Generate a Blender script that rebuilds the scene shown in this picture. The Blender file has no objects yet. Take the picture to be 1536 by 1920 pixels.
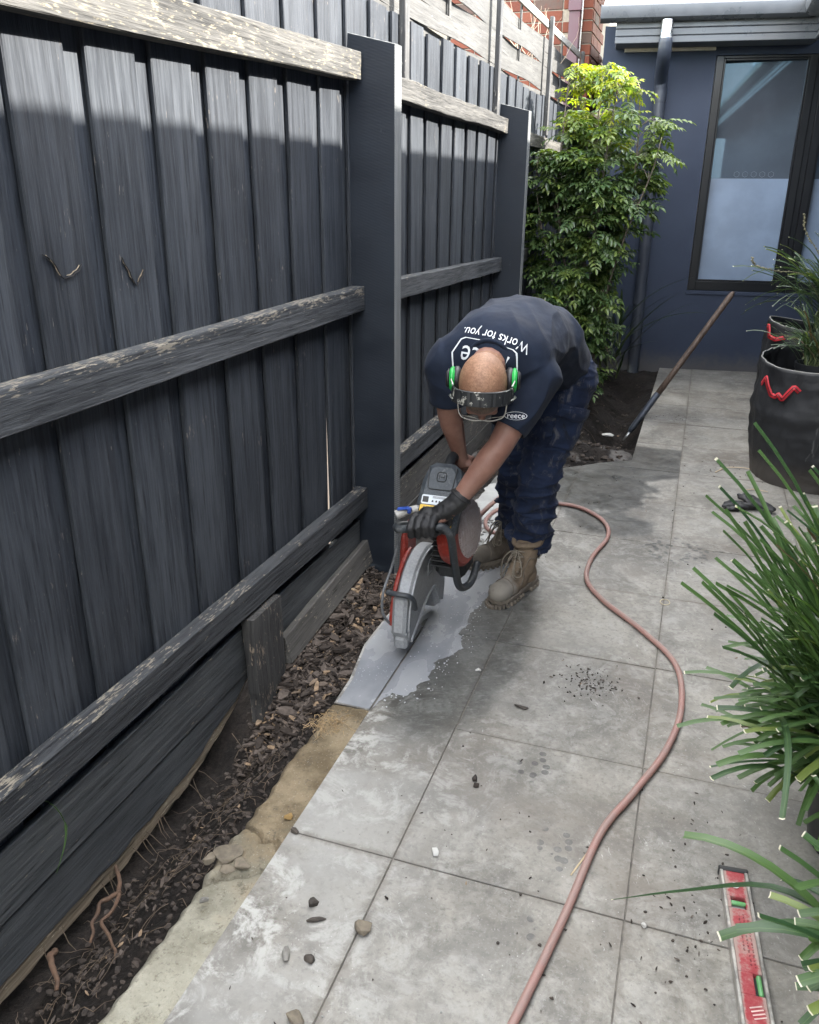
import bpy, bmesh, math, random
import numpy as np
from mathutils import Vector, Matrix, noise
from mathutils.bvhtree import BVHTree

S = bpy.context.scene
COL = S.collection
R_ = math.radians
V = Vector

# ------------------------------------------------------------------ camera, sky, sun, exposure
cam_d = bpy.data.cameras.new('camera')
cam = bpy.data.objects.new('camera', cam_d)
COL.objects.link(cam)
S.camera = cam
CAM_H = 1.66
p, yaw, roll = R_(21.5074), R_(18.7642), R_(0.45429)
fw = V((-math.sin(yaw) * math.cos(p), math.cos(yaw) * math.cos(p), -math.sin(p)))
rt = V((math.cos(yaw), math.sin(yaw), 0))
up = rt.cross(fw)
r2 = math.cos(roll) * rt + math.sin(roll) * up
u2 = -math.sin(roll) * rt + math.cos(roll) * up
mw = Matrix((r2, u2, -fw)).transposed().to_4x4()
mw.translation = V((0, 0, CAM_H))
cam.matrix_world = mw
cam_d.sensor_fit = 'HORIZONTAL'
cam_d.sensor_width = 36.0
cam_d.lens = 36.0 * 1551.53 / 1536.0
cam_d.clip_start = 0.05
cam_d.clip_end = 2000

SUN_AZ = 9.0      # degrees from +X towards +Y
SUN_EL = 33.3
world = bpy.data.worlds.new('World')
S.world = world
world.use_nodes = True
wn = world.node_tree
bg = wn.nodes['Background']
sky = wn.nodes.new('ShaderNodeTexSky')
sky.sky_type = 'NISHITA'
sky.sun_disc = False
sky.sun_elevation = R_(SUN_EL)
sky.sun_rotation = R_(90.0 - SUN_AZ)
sky.air_density = 1.0
sky.dust_density = 0.2
sky.ozone_density = 2.0
# broken white cloud over the blue, as the window glass reflects it
tcw = wn.nodes.new('ShaderNodeTexCoord')
cl = wn.nodes.new('ShaderNodeTexNoise')
cl.inputs['Scale'].default_value = 2.3
cl.inputs['Detail'].default_value = 7
cl.inputs['Roughness'].default_value = 0.56
cmap = wn.nodes.new('ShaderNodeVectorMath')
cmap.operation = 'ADD'
cmap.inputs[1].default_value = (5.2, 3.3, 0.2)
wn.links.new(tcw.outputs['Generated'], cmap.inputs[0])
wn.links.new(cmap.outputs[0], cl.inputs['Vector'])
cr = wn.nodes.new('ShaderNodeMapRange')
cr.interpolation_type = 'SMOOTHSTEP'
cr.inputs[1].default_value = 0.36
cr.inputs[2].default_value = 0.58
cr.inputs[4].default_value = 0.92
wn.links.new(cl.outputs['Fac'], cr.inputs[0])
cm = wn.nodes.new('ShaderNodeMix')
cm.data_type = 'RGBA'
# the low sky behind the camera, as the glass shows it, is mostly clear
sx = wn.nodes.new('ShaderNodeSeparateXYZ')
wn.links.new(tcw.outputs['Generated'], sx.inputs[0])
lo = wn.nodes.new('ShaderNodeMapRange')
lo.interpolation_type = 'SMOOTHSTEP'
lo.inputs[1].default_value = 0.06
lo.inputs[2].default_value = 0.24
lo.inputs[3].default_value = 0.12
wn.links.new(sx.outputs[2], lo.inputs[0])
mm = wn.nodes.new('ShaderNodeMath')
mm.operation = 'MULTIPLY'
wn.links.new(cr.outputs[0], mm.inputs[0])
wn.links.new(lo.outputs[0], mm.inputs[1])
wn.links.new(mm.outputs[0], cm.inputs[0])
wn.links.new(sky.outputs[0], cm.inputs[6])
cm.inputs[7].default_value = (9.3, 8.9, 8.15, 1)
wn.links.new(cm.outputs[2], bg.inputs[0])
bg.inputs[1].default_value = 0.15

sun_d = bpy.data.lights.new('sun', 'SUN')
sun_d.energy = 3.2
sun_d.angle = R_(0.8)
sun_d.color = (1.0, 0.95, 0.87)
sun = bpy.data.objects.new('sun', sun_d)
COL.objects.link(sun)
sd = V((math.cos(R_(SUN_EL)) * math.cos(R_(SUN_AZ)), math.cos(R_(SUN_EL)) * math.sin(R_(SUN_AZ)), math.sin(R_(SUN_EL))))
sun.rotation_euler = sd.to_track_quat('Z', 'Y').to_euler()
sun.location = sd * 30

S.view_settings.view_transform = 'Standard'
S.view_settings.look = 'None'
S.view_settings.gamma = 1.0
S.view_settings.use_curve_mapping = False
S.view_settings.exposure = 3.2
S.render.engine = 'CYCLES'
S.cycles.max_bounces = 8
S.cycles.diffuse_bounces = 4
S.cycles.caustics_reflective = False
S.cycles.caustics_refractive = False
S.cycles.use_denoising = True
S.cycles.sample_clamp_indirect = 6.0

rng = random.Random(7)
U = rng.uniform

# ------------------------------------------------------------------ node helpers
class NB:
    def __init__(s, name):
        s.m = bpy.data.materials.new(name)
        s.m.use_nodes = True
        s.t = s.m.node_tree
        s.b = s.t.nodes['Principled BSDF']
        s.out = s.t.nodes['Material Output']
        s._tc = None
        s._geo = None
        s._oi = None
    def link(s, a, sock):
        if isinstance(a, bpy.types.NodeSocket): s.t.links.new(a, sock)
        else:
            if hasattr(a, '__len__') and sock.type == 'RGBA' and len(a) == 3: a = tuple(a) + (1,)
            sock.default_value = a
    @property
    def tc(s):
        if not s._tc: s._tc = s.t.nodes.new('ShaderNodeTexCoord')
        return s._tc
    @property
    def obj(s): return s.tc.outputs['Object']
    @property
    def uv(s): return s.tc.outputs['UV']
    @property
    def pos(s):
        if not s._geo: s._geo = s.t.nodes.new('ShaderNodeNewGeometry')
        return s._geo.outputs['Position']
    @property
    def nrm(s):
        s.pos
        return s._geo.outputs['Normal']
    @property
    def rnd(s):
        if not s._oi: s._oi = s.t.nodes.new('ShaderNodeObjectInfo')
        return s._oi.outputs['Random']
    def vm(s, op, a, b=None):
        n = s.t.nodes.new('ShaderNodeVectorMath'); n.operation = op
        s.link(a, n.inputs[0])
        if b is not None:
            if op == 'SCALE': s.link(b, n.inputs[3])
            else: s.link(b, n.inputs[1])
        return n.outputs['Value'] if op in ('LENGTH', 'DISTANCE', 'DOT_PRODUCT') else n.outputs[0]
    def math(s, op, a, b=0.0, clamp=False):
        n = s.t.nodes.new('ShaderNodeMath'); n.operation = op; n.use_clamp = clamp
        s.link(a, n.inputs[0]); s.link(b, n.inputs[1])
        return n.outputs[0]
    def sep(s, v):
        n = s.t.nodes.new('ShaderNodeSeparateXYZ'); s.link(v, n.inputs[0]); return n.outputs
    def comb(s, x, y, z):
        n = s.t.nodes.new('ShaderNodeCombineXYZ')
        for i, q in enumerate((x, y, z)): s.link(q, n.inputs[i])
        return n.outputs[0]
    def noise(s, vec, scale=5.0, detail=4.0, rough=0.55, dist=0.0, col=False):
        n = s.t.nodes.new('ShaderNodeTexNoise')
        s.link(vec, n.inputs['Vector']); n.inputs['Scale'].default_value = scale
        n.inputs['Detail'].default_value = detail; n.inputs['Roughness'].default_value = rough
        n.inputs['Distortion'].default_value = dist
        return n.outputs['Color'] if col else n.outputs['Fac']
    def vor(s, vec, scale=5.0, feat='F1', rand=1.0):
        n = s.t.nodes.new('ShaderNodeTexVoronoi'); n.feature = feat
        s.link(vec, n.inputs['Vector']); n.inputs['Scale'].default_value = scale
        n.inputs['Randomness'].default_value = rand
        return n.outputs['Distance']
    def wave(s, vec, scale, dist=0.0, axis='X', det=2.0):
        n = s.t.nodes.new('ShaderNodeTexWave'); n.bands_direction = axis
        s.link(vec, n.inputs['Vector']); n.inputs['Scale'].default_value = scale
        n.inputs['Distortion'].default_value = dist; n.inputs['Detail'].default_value = det
        return n.outputs['Fac']
    def ramp(s, f, a, b, lo=0.0, hi=1.0):
        n = s.t.nodes.new('ShaderNodeMapRange'); n.clamp = True; n.interpolation_type = 'SMOOTHSTEP'
        s.link(f, n.inputs[0]); n.inputs[1].default_value = a; n.inputs[2].default_value = b
        n.inputs[3].default_value = lo; n.inputs[4].default_value = hi
        return n.outputs[0]
    def mix(s, f, a, b, blend='MIX'):
        n = s.t.nodes.new('ShaderNodeMix'); n.data_type = 'RGBA'; n.blend_type = blend
        s.link(f, n.inputs[0]); s.link(a, n.inputs[6]); s.link(b, n.inputs[7])
        return n.outputs[2]
    def grey(s, f):
        return s.comb(f, f, f)
    def bump(s, h, strength=0.5, dist=0.01, prev=None):
        n = s.t.nodes.new('ShaderNodeBump')
        n.inputs['Strength'].default_value = strength; n.inputs['Distance'].default_value = dist
        s.link(h, n.inputs['Height'])
        if prev is not None: s.link(prev, n.inputs['Normal'])
        s.t.links.new(n.outputs[0], s.b.inputs['Normal'])
        return n.outputs[0]
    def set(s, col=None, rough=None, metal=None, spec=None, **kw):
        if col is not None: s.link(col, s.b.inputs['Base Color'])
        if rough is not None: s.link(rough, s.b.inputs['Roughness'])
        if metal is not None: s.link(metal, s.b.inputs['Metallic'])
        if spec is not None: s.link(spec, s.b.inputs['Specular IOR Level'])
        for k, v in kw.items(): s.link(v, s.b.inputs[k])
        return s.m
    def rvec(s, vec, sc=(1, 1, 1), amt=13.7):
        """vector scaled per axis and shifted by the object's random number"""
        v = s.vm('MULTIPLY', vec, sc)
        return s.vm('ADD', v, s.vm('SCALE', (3.1, 7.7, 5.3), s.math('MULTIPLY', s.rnd, amt)))

def plain(name, col, rough=0.6, metal=0.0, spec=0.5, var=0.25, scale=30.0, bump=0.0, rvar=0.12):
    """a plain colour broken up by dirt-like noise"""
    n = NB(name)
    f = n.noise(n.rvec(n.obj), scale, 5, 0.6)
    f2 = n.noise(n.rvec(n.obj), scale * 0.22, 3, 0.5)
    k = n.math('ADD', n.math('MULTIPLY', f, 0.6), n.math('MULTIPLY', f2, 0.4))
    lo = tuple(c * (1 - var) for c in col); hi = tuple(min(1, c * (1 + var)) for c in col)
    c = n.mix(n.ramp(k, 0.32, 0.68), lo, hi)
    n.set(c, n.ramp(k, 0.3, 0.7, max(0.02, rough - rvar), min(1, rough + rvar)), metal, spec)
    if bump: n.bump(f, bump, 0.004)
    return n.m

def wood(name, axis, base, grey_, flake=None, flake_amt=0.5, rough=0.75, bump=0.5, cyc=1.0, edge=0.0):
    """weathered timber, grain running along one axis (0 x, 1 y, 2 z) of the object"""
    n = NB(name)
    sc = [22.0 * cyc] * 3; sc[axis] = 0.75 * cyc
    v = n.rvec(n.obj, sc)
    g = n.noise(v, 1.6, 6, 0.62, 0.5)
    sc2 = [85.0 * cyc] * 3; sc2[axis] = 5.0 * cyc
    fine = n.noise(n.rvec(n.obj, sc2), 1.5, 4, 0.6)
    blot = n.noise(n.rvec(n.obj), 3.0, 3, 0.5)
    k = n.math('ADD', n.math('MULTIPLY', g, 0.46), n.math('ADD', n.math('MULTIPLY', fine, 0.36), n.math('MULTIPLY', blot, 0.18)))
    c = n.mix(n.ramp(k, 0.36, 0.64), base, grey_)
    c = n.mix(0.5, c, n.mix(n.rnd, (0.62, 0.63, 0.66), (1.34, 1.33, 1.30)), 'MULTIPLY')
    h = n.math('ADD', n.math('MULTIPLY', g, 0.7), n.math('MULTIPLY', fine, 0.5))
    if flake is not None:
        sc3 = [150.0 * cyc] * 3; sc3[axis] = 26.0 * cyc
        fl = n.noise(n.rvec(n.obj, sc3, 31.0), 1.0, 5, 0.65)
        fl2 = n.noise(n.rvec(n.obj, amt=4.0), 9, 3, 0.6)
        ff = n.math('ADD', n.math('MULTIPLY', fl, 0.75), n.math('MULTIPLY', fl2, 0.4))
        if edge: ff = n.math('ADD', ff, n.ramp(n.sep(n.obj)[2], 0.018, 0.047, 0.0, edge))
        a = 0.72 - 0.14 * flake_amt
        m = n.ramp(ff, a, a + 0.05)
        c = n.mix(m, c, flake)
    cr = n.ramp(fine, 0.26, 0.40, 0.30, 1.0)
    c = n.mix(1.0, c, n.grey(cr), 'MULTIPLY')
    n.set(c, rough, 0.0, 0.35)
    n.bump(h, bump, 0.006)
    return n.m

# ------------------------------------------------------------------ mesh helpers
def wloc(o):
    v = V((0, 0, 0))
    while o is not None:
        v = v + o.location
        o = o.parent
    return v

def link(name, me, parent=None, loc=(0, 0, 0)):
    o = bpy.data.objects.new(name, me)
    COL.objects.link(o)
    if parent is not None:
        o.parent = parent
        o.location = V(loc) - wloc(parent)
    else:
        o.location = loc
    return o

def empty(name, loc):
    o = bpy.data.objects.new(name, None)
    o.empty_display_size = 0.1
    COL.objects.link(o)
    o.location = loc
    return o

def tag(o, label=None, cat=None, group=None, kind=None):
    if label: o['label'] = label
    if cat: o['category'] = cat
    if group: o['group'] = group
    if kind: o['kind'] = kind
    return o

def thing(name, loc, label, cat, group=None):
    return tag(empty(name, loc), label, cat, group)

def mkmesh(name, vs, fs, mat=None, smooth=False, uvs=None, mats=None, fm=None):
    me = bpy.data.meshes.new(name)
    me.from_pydata([tuple(v) for v in vs], [], fs)
    for m in (mats or ([mat] if mat else [])): me.materials.append(m)
    if fm: me.polygons.foreach_set('material_index', fm)
    if smooth: me.polygons.foreach_set('use_smooth', [True] * len(me.polygons))
    if uvs:
        l = me.uv_layers.new(name='UVMap')
        flat = []
        for f in fs:
            for i in f: flat += uvs[i]
        l.data.foreach_set('uv', flat)
    me.update()
    return me

def frame(t, hint=V((0, 0, 1))):
    t = V(t).normalized()
    if abs(t.dot(hint)) > 0.97: hint = V((1, 0, 0))
    a = hint.cross(t).normalized()
    return a, t.cross(a).normalized(), t

def spline(pts, n):
    """Catmull-Rom through pts, n samples"""
    P = [V(q) for q in pts]
    P = [P[0] * 2 - P[1]] + P + [P[-1] * 2 - P[-2]]
    out = []
    m = len(P) - 3
    for i in range(n):
        u = i / (n - 1) * m
        k = min(int(u), m - 1); t = u - k
        a, b, c, d = P[k:k + 4]
        out.append(0.5 * ((2 * b) + (c - a) * t + (2 * a - 5 * b + 4 * c - d) * t * t + (3 * b - a - 3 * c + d) * t ** 3))
    return out

class MB:
    def __init__(s):
        s.v = []; s.f = []; s.u = []; s.fm = []
        s.k = 0
    def add(s, vs, fs, uv=None):
        b = len(s.v)
        s.v += [V(q) for q in vs]
        s.u += (uv if uv else [(0.0, 0.0)] * len(vs))
        for f in fs:
            s.f.append(tuple(b + i for i in f)); s.fm.append(s.k)
    def box(s, c, size, rot=None, b=0.002):
        hx, hy, hz = [q / 2 for q in size]
        b = min(b, hx * 0.8, hy * 0.8, hz * 0.8)
        vs = []; idx = {}
        for sx in (-1, 1):
            for sy in (-1, 1):
                for sz in (-1, 1):
                    for ax in range(3):
                        q = [hx - b, hy - b, hz - b]
                        q[ax] += b
                        idx[(sx, sy, sz, ax)] = len(vs)
                        vs.append(V((q[0] * sx, q[1] * sy, q[2] * sz)))
        fs = []
        for ax in range(3):
            o1, o2 = (ax + 1) % 3, (ax + 2) % 3
            for sg in (-1, 1):
                ring = []
                for (p1, p2) in ((-1, -1), (1, -1), (1, 1), (-1, 1)):
                    t = [0, 0, 0]; t[ax] = sg; t[o1] = p1; t[o2] = p2
                    ring.append(idx[(t[0], t[1], t[2], ax)])
                fs.append(ring if sg > 0 else ring[::-1])
            # edges along ax
            for (p1, p2) in ((-1, -1), (1, -1), (1, 1), (-1, 1)):
                t = [0, 0, 0]; t[o1] = p1; t[o2] = p2
                t[ax] = -1; a1 = idx[(*t, o1)]; a2 = idx[(*t, o2)]
                t[ax] = 1; b1 = idx[(*t, o1)]; b2 = idx[(*t, o2)]
                q = [a1, b1, b2, a2]
                fs.append(q if p1 * p2 < 0 else q[::-1])
        for sx in (-1, 1):
            for sy in (-1, 1):
                for sz in (-1, 1):
                    q = [idx[(sx, sy, sz, a)] for a in range(3)]
                    fs.append(q if sx * sy * sz > 0 else q[::-1])
        M = rot if rot is not None else Matrix.Identity(3)
        s.add([M @ q + V(c) for q in vs], fs)
        return s
    def tube(s, pts, r, n=10, cap=True, squash=1.0, vscale=1.0, hint=V((0, 0, 1))):
        P = [V(q) for q in pts]
        m = len(P)
        rad = r if hasattr(r, '__len__') else [r] * m
        vs = []; uv = []; fs = []
        prev = None; L = 0.0
        for i in range(m):
            t = (P[min(i + 1, m - 1)] - P[max(i - 1, 0)]).normalized()
            if prev is None: a, b_, _ = frame(t, hint)
            else:
                a = prev - t * prev.dot(t)
                if a.length < 1e-6: a, b_, _ = frame(t, hint)
                a.normalize(); b_ = t.cross(a).normalized()
            prev = a
            if i: L += (P[i] - P[i - 1]).length
            for j in range(n):
                w = 2 * math.pi * j / n
                vs.append(P[i] + a * (math.cos(w) * rad[i]) + b_ * (math.sin(w) * rad[i] * squash))
                uv.append((j / n, L * vscale))
        for i in range(m - 1):
            for j in range(n):
                k = (j + 1) % n
                fs.append((i * n + j, i * n + k, (i + 1) * n + k, (i + 1) * n + j))
        if cap:
            fs.append(tuple(range(n))[::-1]); fs.append(tuple((m - 1) * n + j for j in range(n)))
        s.add(vs, fs, uv)
        return s
    def capsule(s, a, b, ra, rb, n=14, k=4, sq=1.0, hint=V((0, 0, 1))):
        """tapered capsule with round ends"""
        a, b = V(a), V(b)
        d = b - a
        if d.length < 1e-6: d = V((0, 0, 1e-4))
        x, y, t = frame(d, hint)
        rings = []
        for i in range(k + 1):
            w = -math.pi / 2 + i / k * math.pi / 2
            rings.append((a + t * (math.sin(w) * ra), math.cos(w) * ra))
        for i in range(k + 1):
            w = i / k * math.pi / 2
            rings.append((b + t * (math.sin(w) * rb), math.cos(w) * rb))
        vs = []; fs = []
        for c, r in rings:
            for j in range(n):
                w = 2 * math.pi * j / n
                vs.append(c + x * (math.cos(w) * max(r, 1e-5)) + y * (math.sin(w) * max(r, 1e-5) * sq))
        m = len(rings)
        for i in range(m - 1):
            for j in range(n):
                q = (j + 1) % n
                fs.append((i * n + j, i * n + q, (i + 1) * n + q, (i + 1) * n + j))
        fs.append(tuple(range(n))[::-1]); fs.append(tuple((m - 1) * n + j for j in range(n)))
        s.add(vs, fs)
        return s
    def chain(s, pts, rads, n=14, sq=1.0, hint=V((0, 0, 1))):
        for i in range(len(pts) - 1):
            s.capsule(pts[i], pts[i + 1], rads[i], rads[i + 1], n, 4, sq, hint)
        return s
    def ell(s, c, rad, M=None, nu=20, nv=12):
        M = M if M is not None else Matrix.Identity(3)
        vs = []; fs = []
        for i in range(nv + 1):
            th = math.pi * i / nv
            for j in range(nu):
                ph = 2 * math.pi * j / nu
                q = V((rad[0] * max(math.sin(th), 1e-4) * math.cos(ph), rad[1] * max(math.sin(th), 1e-4) * math.sin(ph), rad[2] * math.cos(th)))
                vs.append(M @ q + V(c))
        for i in range(nv):
            for j in range(nu):
                k = (j + 1) % nu
                fs.append((i * nu + j, (i + 1) * nu + j, (i + 1) * nu + k, i * nu + k))
        fs.append(tuple(range(nu))); fs.append(tuple(nv * nu + j for j in range(nu))[::-1])
        s.add(vs, fs)
        return s
    def lathe(s, prof, c, axis=(0, 0, 1), n=24, hint=V((1, 0, 0)), close=False):
        """prof: list of (radius, height along axis)"""
        x, y, t = frame(axis, hint)
        vs = []; fs = []
        for (r, h) in prof:
            for j in range(n):
                w = 2 * math.pi * j / n
                vs.append(V(c) + t * h + x * (r * math.cos(w)) + y * (r * math.sin(w)))
        m = len(prof)
        for i in range(m - 1):
            for j in range(n):
                k = (j + 1) % n
                fs.append((i * n + j, i * n + k, (i + 1) * n + k, (i + 1) * n + j))
        if close:
            fs.append(tuple(range(n))[::-1]); fs.append(tuple((m - 1) * n + j for j in range(n)))
        s.add(vs, fs)
        return s
    def prism(s, poly, c, ex, ey, ez, t0, t1, b=0.0):
        """2-D polygon in the frame (ex, ey) pushed along ez from t0 to t1, with a chamfer b on both rims"""
        ex, ey, ez, c = V(ex), V(ey), V(ez), V(c)
        P = [V((q[0], q[1])) for q in poly]
        ar = sum(P[i].x * P[(i + 1) % len(P)].y - P[(i + 1) % len(P)].x * P[i].y for i in range(len(P)))
        if ar < 0: P = P[::-1]
        n = len(P)
        ins = []
        for i in range(n):
            d1 = (P[i] - P[i - 1]); d2 = (P[(i + 1) % n] - P[i])
            d1 = d1.normalized() if d1.length > 1e-9 else V((1, 0)); d2 = d2.normalized() if d2.length > 1e-9 else d1
            n1 = V((-d1.y, d1.x)); n2 = V((-d2.y, d2.x))
            q = n1 + n2
            q = q.normalized() if q.length > 1e-6 else n1
            ins.append(P[i] + q * (b / max(0.5, q.dot(n1))))
        rings = [(ins, t0), (P, t0 + b), (P, t1 - b), (ins, t1)] if b > 0 else [(P, t0), (P, t1)]
        vs = []
        for pl, t in rings:
            vs += [c + ex * q.x + ey * q.y + ez * t for q in pl]
        fs = []
        for k in range(len(rings) - 1):
            for i in range(n):
                j = (i + 1) % n
                fs.append((k * n + i, k * n + j, (k + 1) * n + j, (k + 1) * n + i))
        fs.append(tuple(range(n))[::-1]); fs.append(tuple((len(rings) - 1) * n + i for i in range(n)))
        if ex.cross(ey).dot(ez) < 0: fs = [f[::-1] for f in fs]
        s.add(vs, fs)
        return s
    def build(s, name, mat=None, parent=None, origin=None, smooth=False, uv=False, mats=None):
        o = V(origin) if origin is not None else (wloc(parent) if parent is not None else V((0, 0, 0)))
        me = mkmesh(name, [q - o for q in s.v], s.f, mat, smooth, s.u if uv else None, mats, s.fm if mats else None)
        return link(name, me, parent, o)

def smooth_angle(o, deg=40):
    """smooth shading with sharp edges kept"""
    me = o.data
    bm = bmesh.new(); bm.from_mesh(me)
    for f in bm.faces: f.smooth = True
    for e in bm.edges:
        if len(e.link_faces) == 2 and e.calc_face_angle(0) > R_(deg): e.smooth = False
    bm.to_mesh(me); bm.free()
    return o

def remesh(mb, voxel, smooth=4, fac=0.5):
    """one continuous surface from the union of the pieces"""
    me = mkmesh('tmp', mb.v, mb.f)
    o = bpy.data.objects.new('tmp', me)
    COL.objects.link(o)
    m = o.modifiers.new('r', 'REMESH'); m.mode = 'VOXEL'; m.voxel_size = voxel
    if smooth:
        q = o.modifiers.new('s', 'SMOOTH'); q.factor = fac; q.iterations = smooth
    dg = bpy.context.evaluated_depsgraph_get()
    out = bpy.data.meshes.new_from_object(o.evaluated_get(dg))
    bpy.data.objects.remove(o); bpy.data.meshes.remove(me)
    out.polygons.foreach_set('use_smooth', [True] * len(out.polygons))
    return out

def displace(me, fn):
    nrm = [v.normal.copy() for v in me.vertices]
    for v, q in zip(me.vertices, nrm):
        v.co = v.co + q * fn(v.co, q)
    me.update()

def shift(me, o):
    me.transform(Matrix.Translation(-V(o)))

def fbm(q, s, o=4):
    return noise.fractal(V(q) * s, 1.0, 2.0, o)

def plank(L, W, T, seg=8, seed=0, jit=0.0015, warp=0.003, b=0.003, taper=None):
    """rough sawn board, length along z from 0, width along y, thickness along x, centred on x and y"""
    vs = []; fs = []
    base = [(-T / 2, -W / 2 + b), (-T / 2 + b, -W / 2), (T / 2 - b, -W / 2), (T / 2, -W / 2 + b),
            (T / 2, W / 2 - b), (T / 2 - b, W / 2), (-T / 2 + b, W / 2), (-T / 2, W / 2 - b)]
    for i in range(seg + 1):
        z = L * i / seg
        ox = noise.noise(V((seed * 3.1, z * 0.9, 0.3))) * warp
        oy = noise.noise(V((seed * 3.1, z * 0.8, 7.3))) * warp * 0.6
        for j, (x, y) in enumerate(base):
            e = V((seed * 1.7 + j * 0.37, z * 6.0, 2.2))
            vs.append(V((x + ox + noise.noise(e) * jit, y + oy + noise.noise(e + V((5, 5, 5))) * jit, z)))
    n = 8
    for i in range(seg):
        for j in range(n):
            k = (j + 1) % n
            fs.append((i * n + j, i * n + k, (i + 1) * n + k, (i + 1) * n + j))
    fs.append(tuple(range(n))[::-1]); fs.append(tuple(seg * n + j for j in range(n)))
    return vs, fs

# ------------------------------------------------------------------ materials of the place
M_PALING = wood('painted_paling', 2, (0.0110, 0.0138, 0.0185), (0.046, 0.0515, 0.060), (0.16, 0.14, 0.12), 0.03, 0.62, 0.85)
M_RAIL = wood('painted_rail', 1, (0.0130, 0.0148, 0.0175), (0.062, 0.065, 0.069), (0.21, 0.185, 0.145), 0.05, 0.8, 1.0, 1.0, 0.12)
M_RAILTOP = wood('bare_rail', 1, (0.019, 0.0185, 0.0175), (0.094, 0.090, 0.082), (0.16, 0.14, 0.10), 0.30, 0.85, 1.0, 1.0, 0.05)
M_PLINTH = wood('plinth_timber', 1, (0.036, 0.039, 0.042), (0.085, 0.090, 0.094), (0.2, 0.17, 0.13), 0.05, 0.7, 0.6)
M_PLINTHG = wood('bare_plinth', 1, (0.0504, 0.0475, 0.0432), (0.1152, 0.1094, 0.1008), (0.3, 0.26, 0.2), 0.3, 0.8, 0.6)
M_STAKE = wood('stake_timber', 2, (0.0168, 0.0168, 0.0180), (0.0510, 0.0498, 0.0480), (0.25, 0.2, 0.15), 0.35, 0.85, 1.0)
M_RAW = wood('raw_timber', 1, (0.11, 0.085, 0.058), (0.30, 0.245, 0.175), (0.42, 0.36, 0.27), 0.4, 0.9, 1.0)
M_WOVEN = wood('woven_slat', 1, (0.0449, 0.0438, 0.0410), (0.0842, 0.0820, 0.0769), (0.28, 0.26, 0.22), 0.0, 0.75, 0.5)
M_WOVENP = wood('woven_post', 2, (0.0350, 0.0350, 0.0364), (0.0840, 0.0826, 0.0805), (0.3, 0.28, 0.24), 0.3, 0.7, 0.5)
M_CAP = wood('cap_timber', 1, (0.2040, 0.1920, 0.1740), (0.2880, 0.2760, 0.2520), None, 0, 0.75, 0.4)

def post_mat():
    n = NB('post_navy_paint')
    v = n.obj
    d = n.vm('MULTIPLY', v, (60, 60, 10))
    sp = n.sep(v)
    saw = n.wave(n.comb(n.math('ADD', n.math('MULTIPLY', sp[0], 0.35), sp[2]), 0, 0), 28, 1.2, 'X')
    f = n.noise(n.rvec(v), 5, 4, 0.55)
    c = n.mix(n.ramp(f, 0.3, 0.7), (0.0052, 0.0086, 0.0150), (0.0088, 0.0135, 0.0215))
    fl = n.noise(n.rvec(v, (90, 90, 40)), 1, 3, 0.6)
    c = n.mix(n.ramp(fl, 0.72, 0.76, 0, 0.5), c, (0.12, 0.13, 0.14))
    n.set(c, n.ramp(f, 0.3, 0.7, 0.5, 0.7), 0, 0.4)
    n.bump(n.math('ADD', n.math('MULTIPLY', saw, 0.18), n.noise(n.rvec(v, (14, 14, 70)), 1, 4, 0.6)), 0.28, 0.003)
    return n.m
def postedge_mat():
    n = NB('post_sawn_edge')
    v = n.obj
    sp = n.sep(v)
    saw = n.wave(n.comb(n.math('ADD', n.math('MULTIPLY', sp[1], 0.5), sp[2]), 0, 0), 34, 2.5, 'X')
    f = n.noise(n.rvec(v, (40, 40, 3)), 1.5, 5, 0.6)
    k = n.math('ADD', n.math('MULTIPLY', saw, 0.3), n.math('MULTIPLY', f, 0.8))
    c = n.mix(n.ramp(k, 0.35, 0.8), (0.075, 0.08, 0.082), (0.15, 0.155, 0.155))
    n.set(c, 0.75, 0, 0.3)
    n.bump(k, 0.5, 0.003)
    return n.m
M_POST, M_POSTE = post_mat(), postedge_mat()

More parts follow.
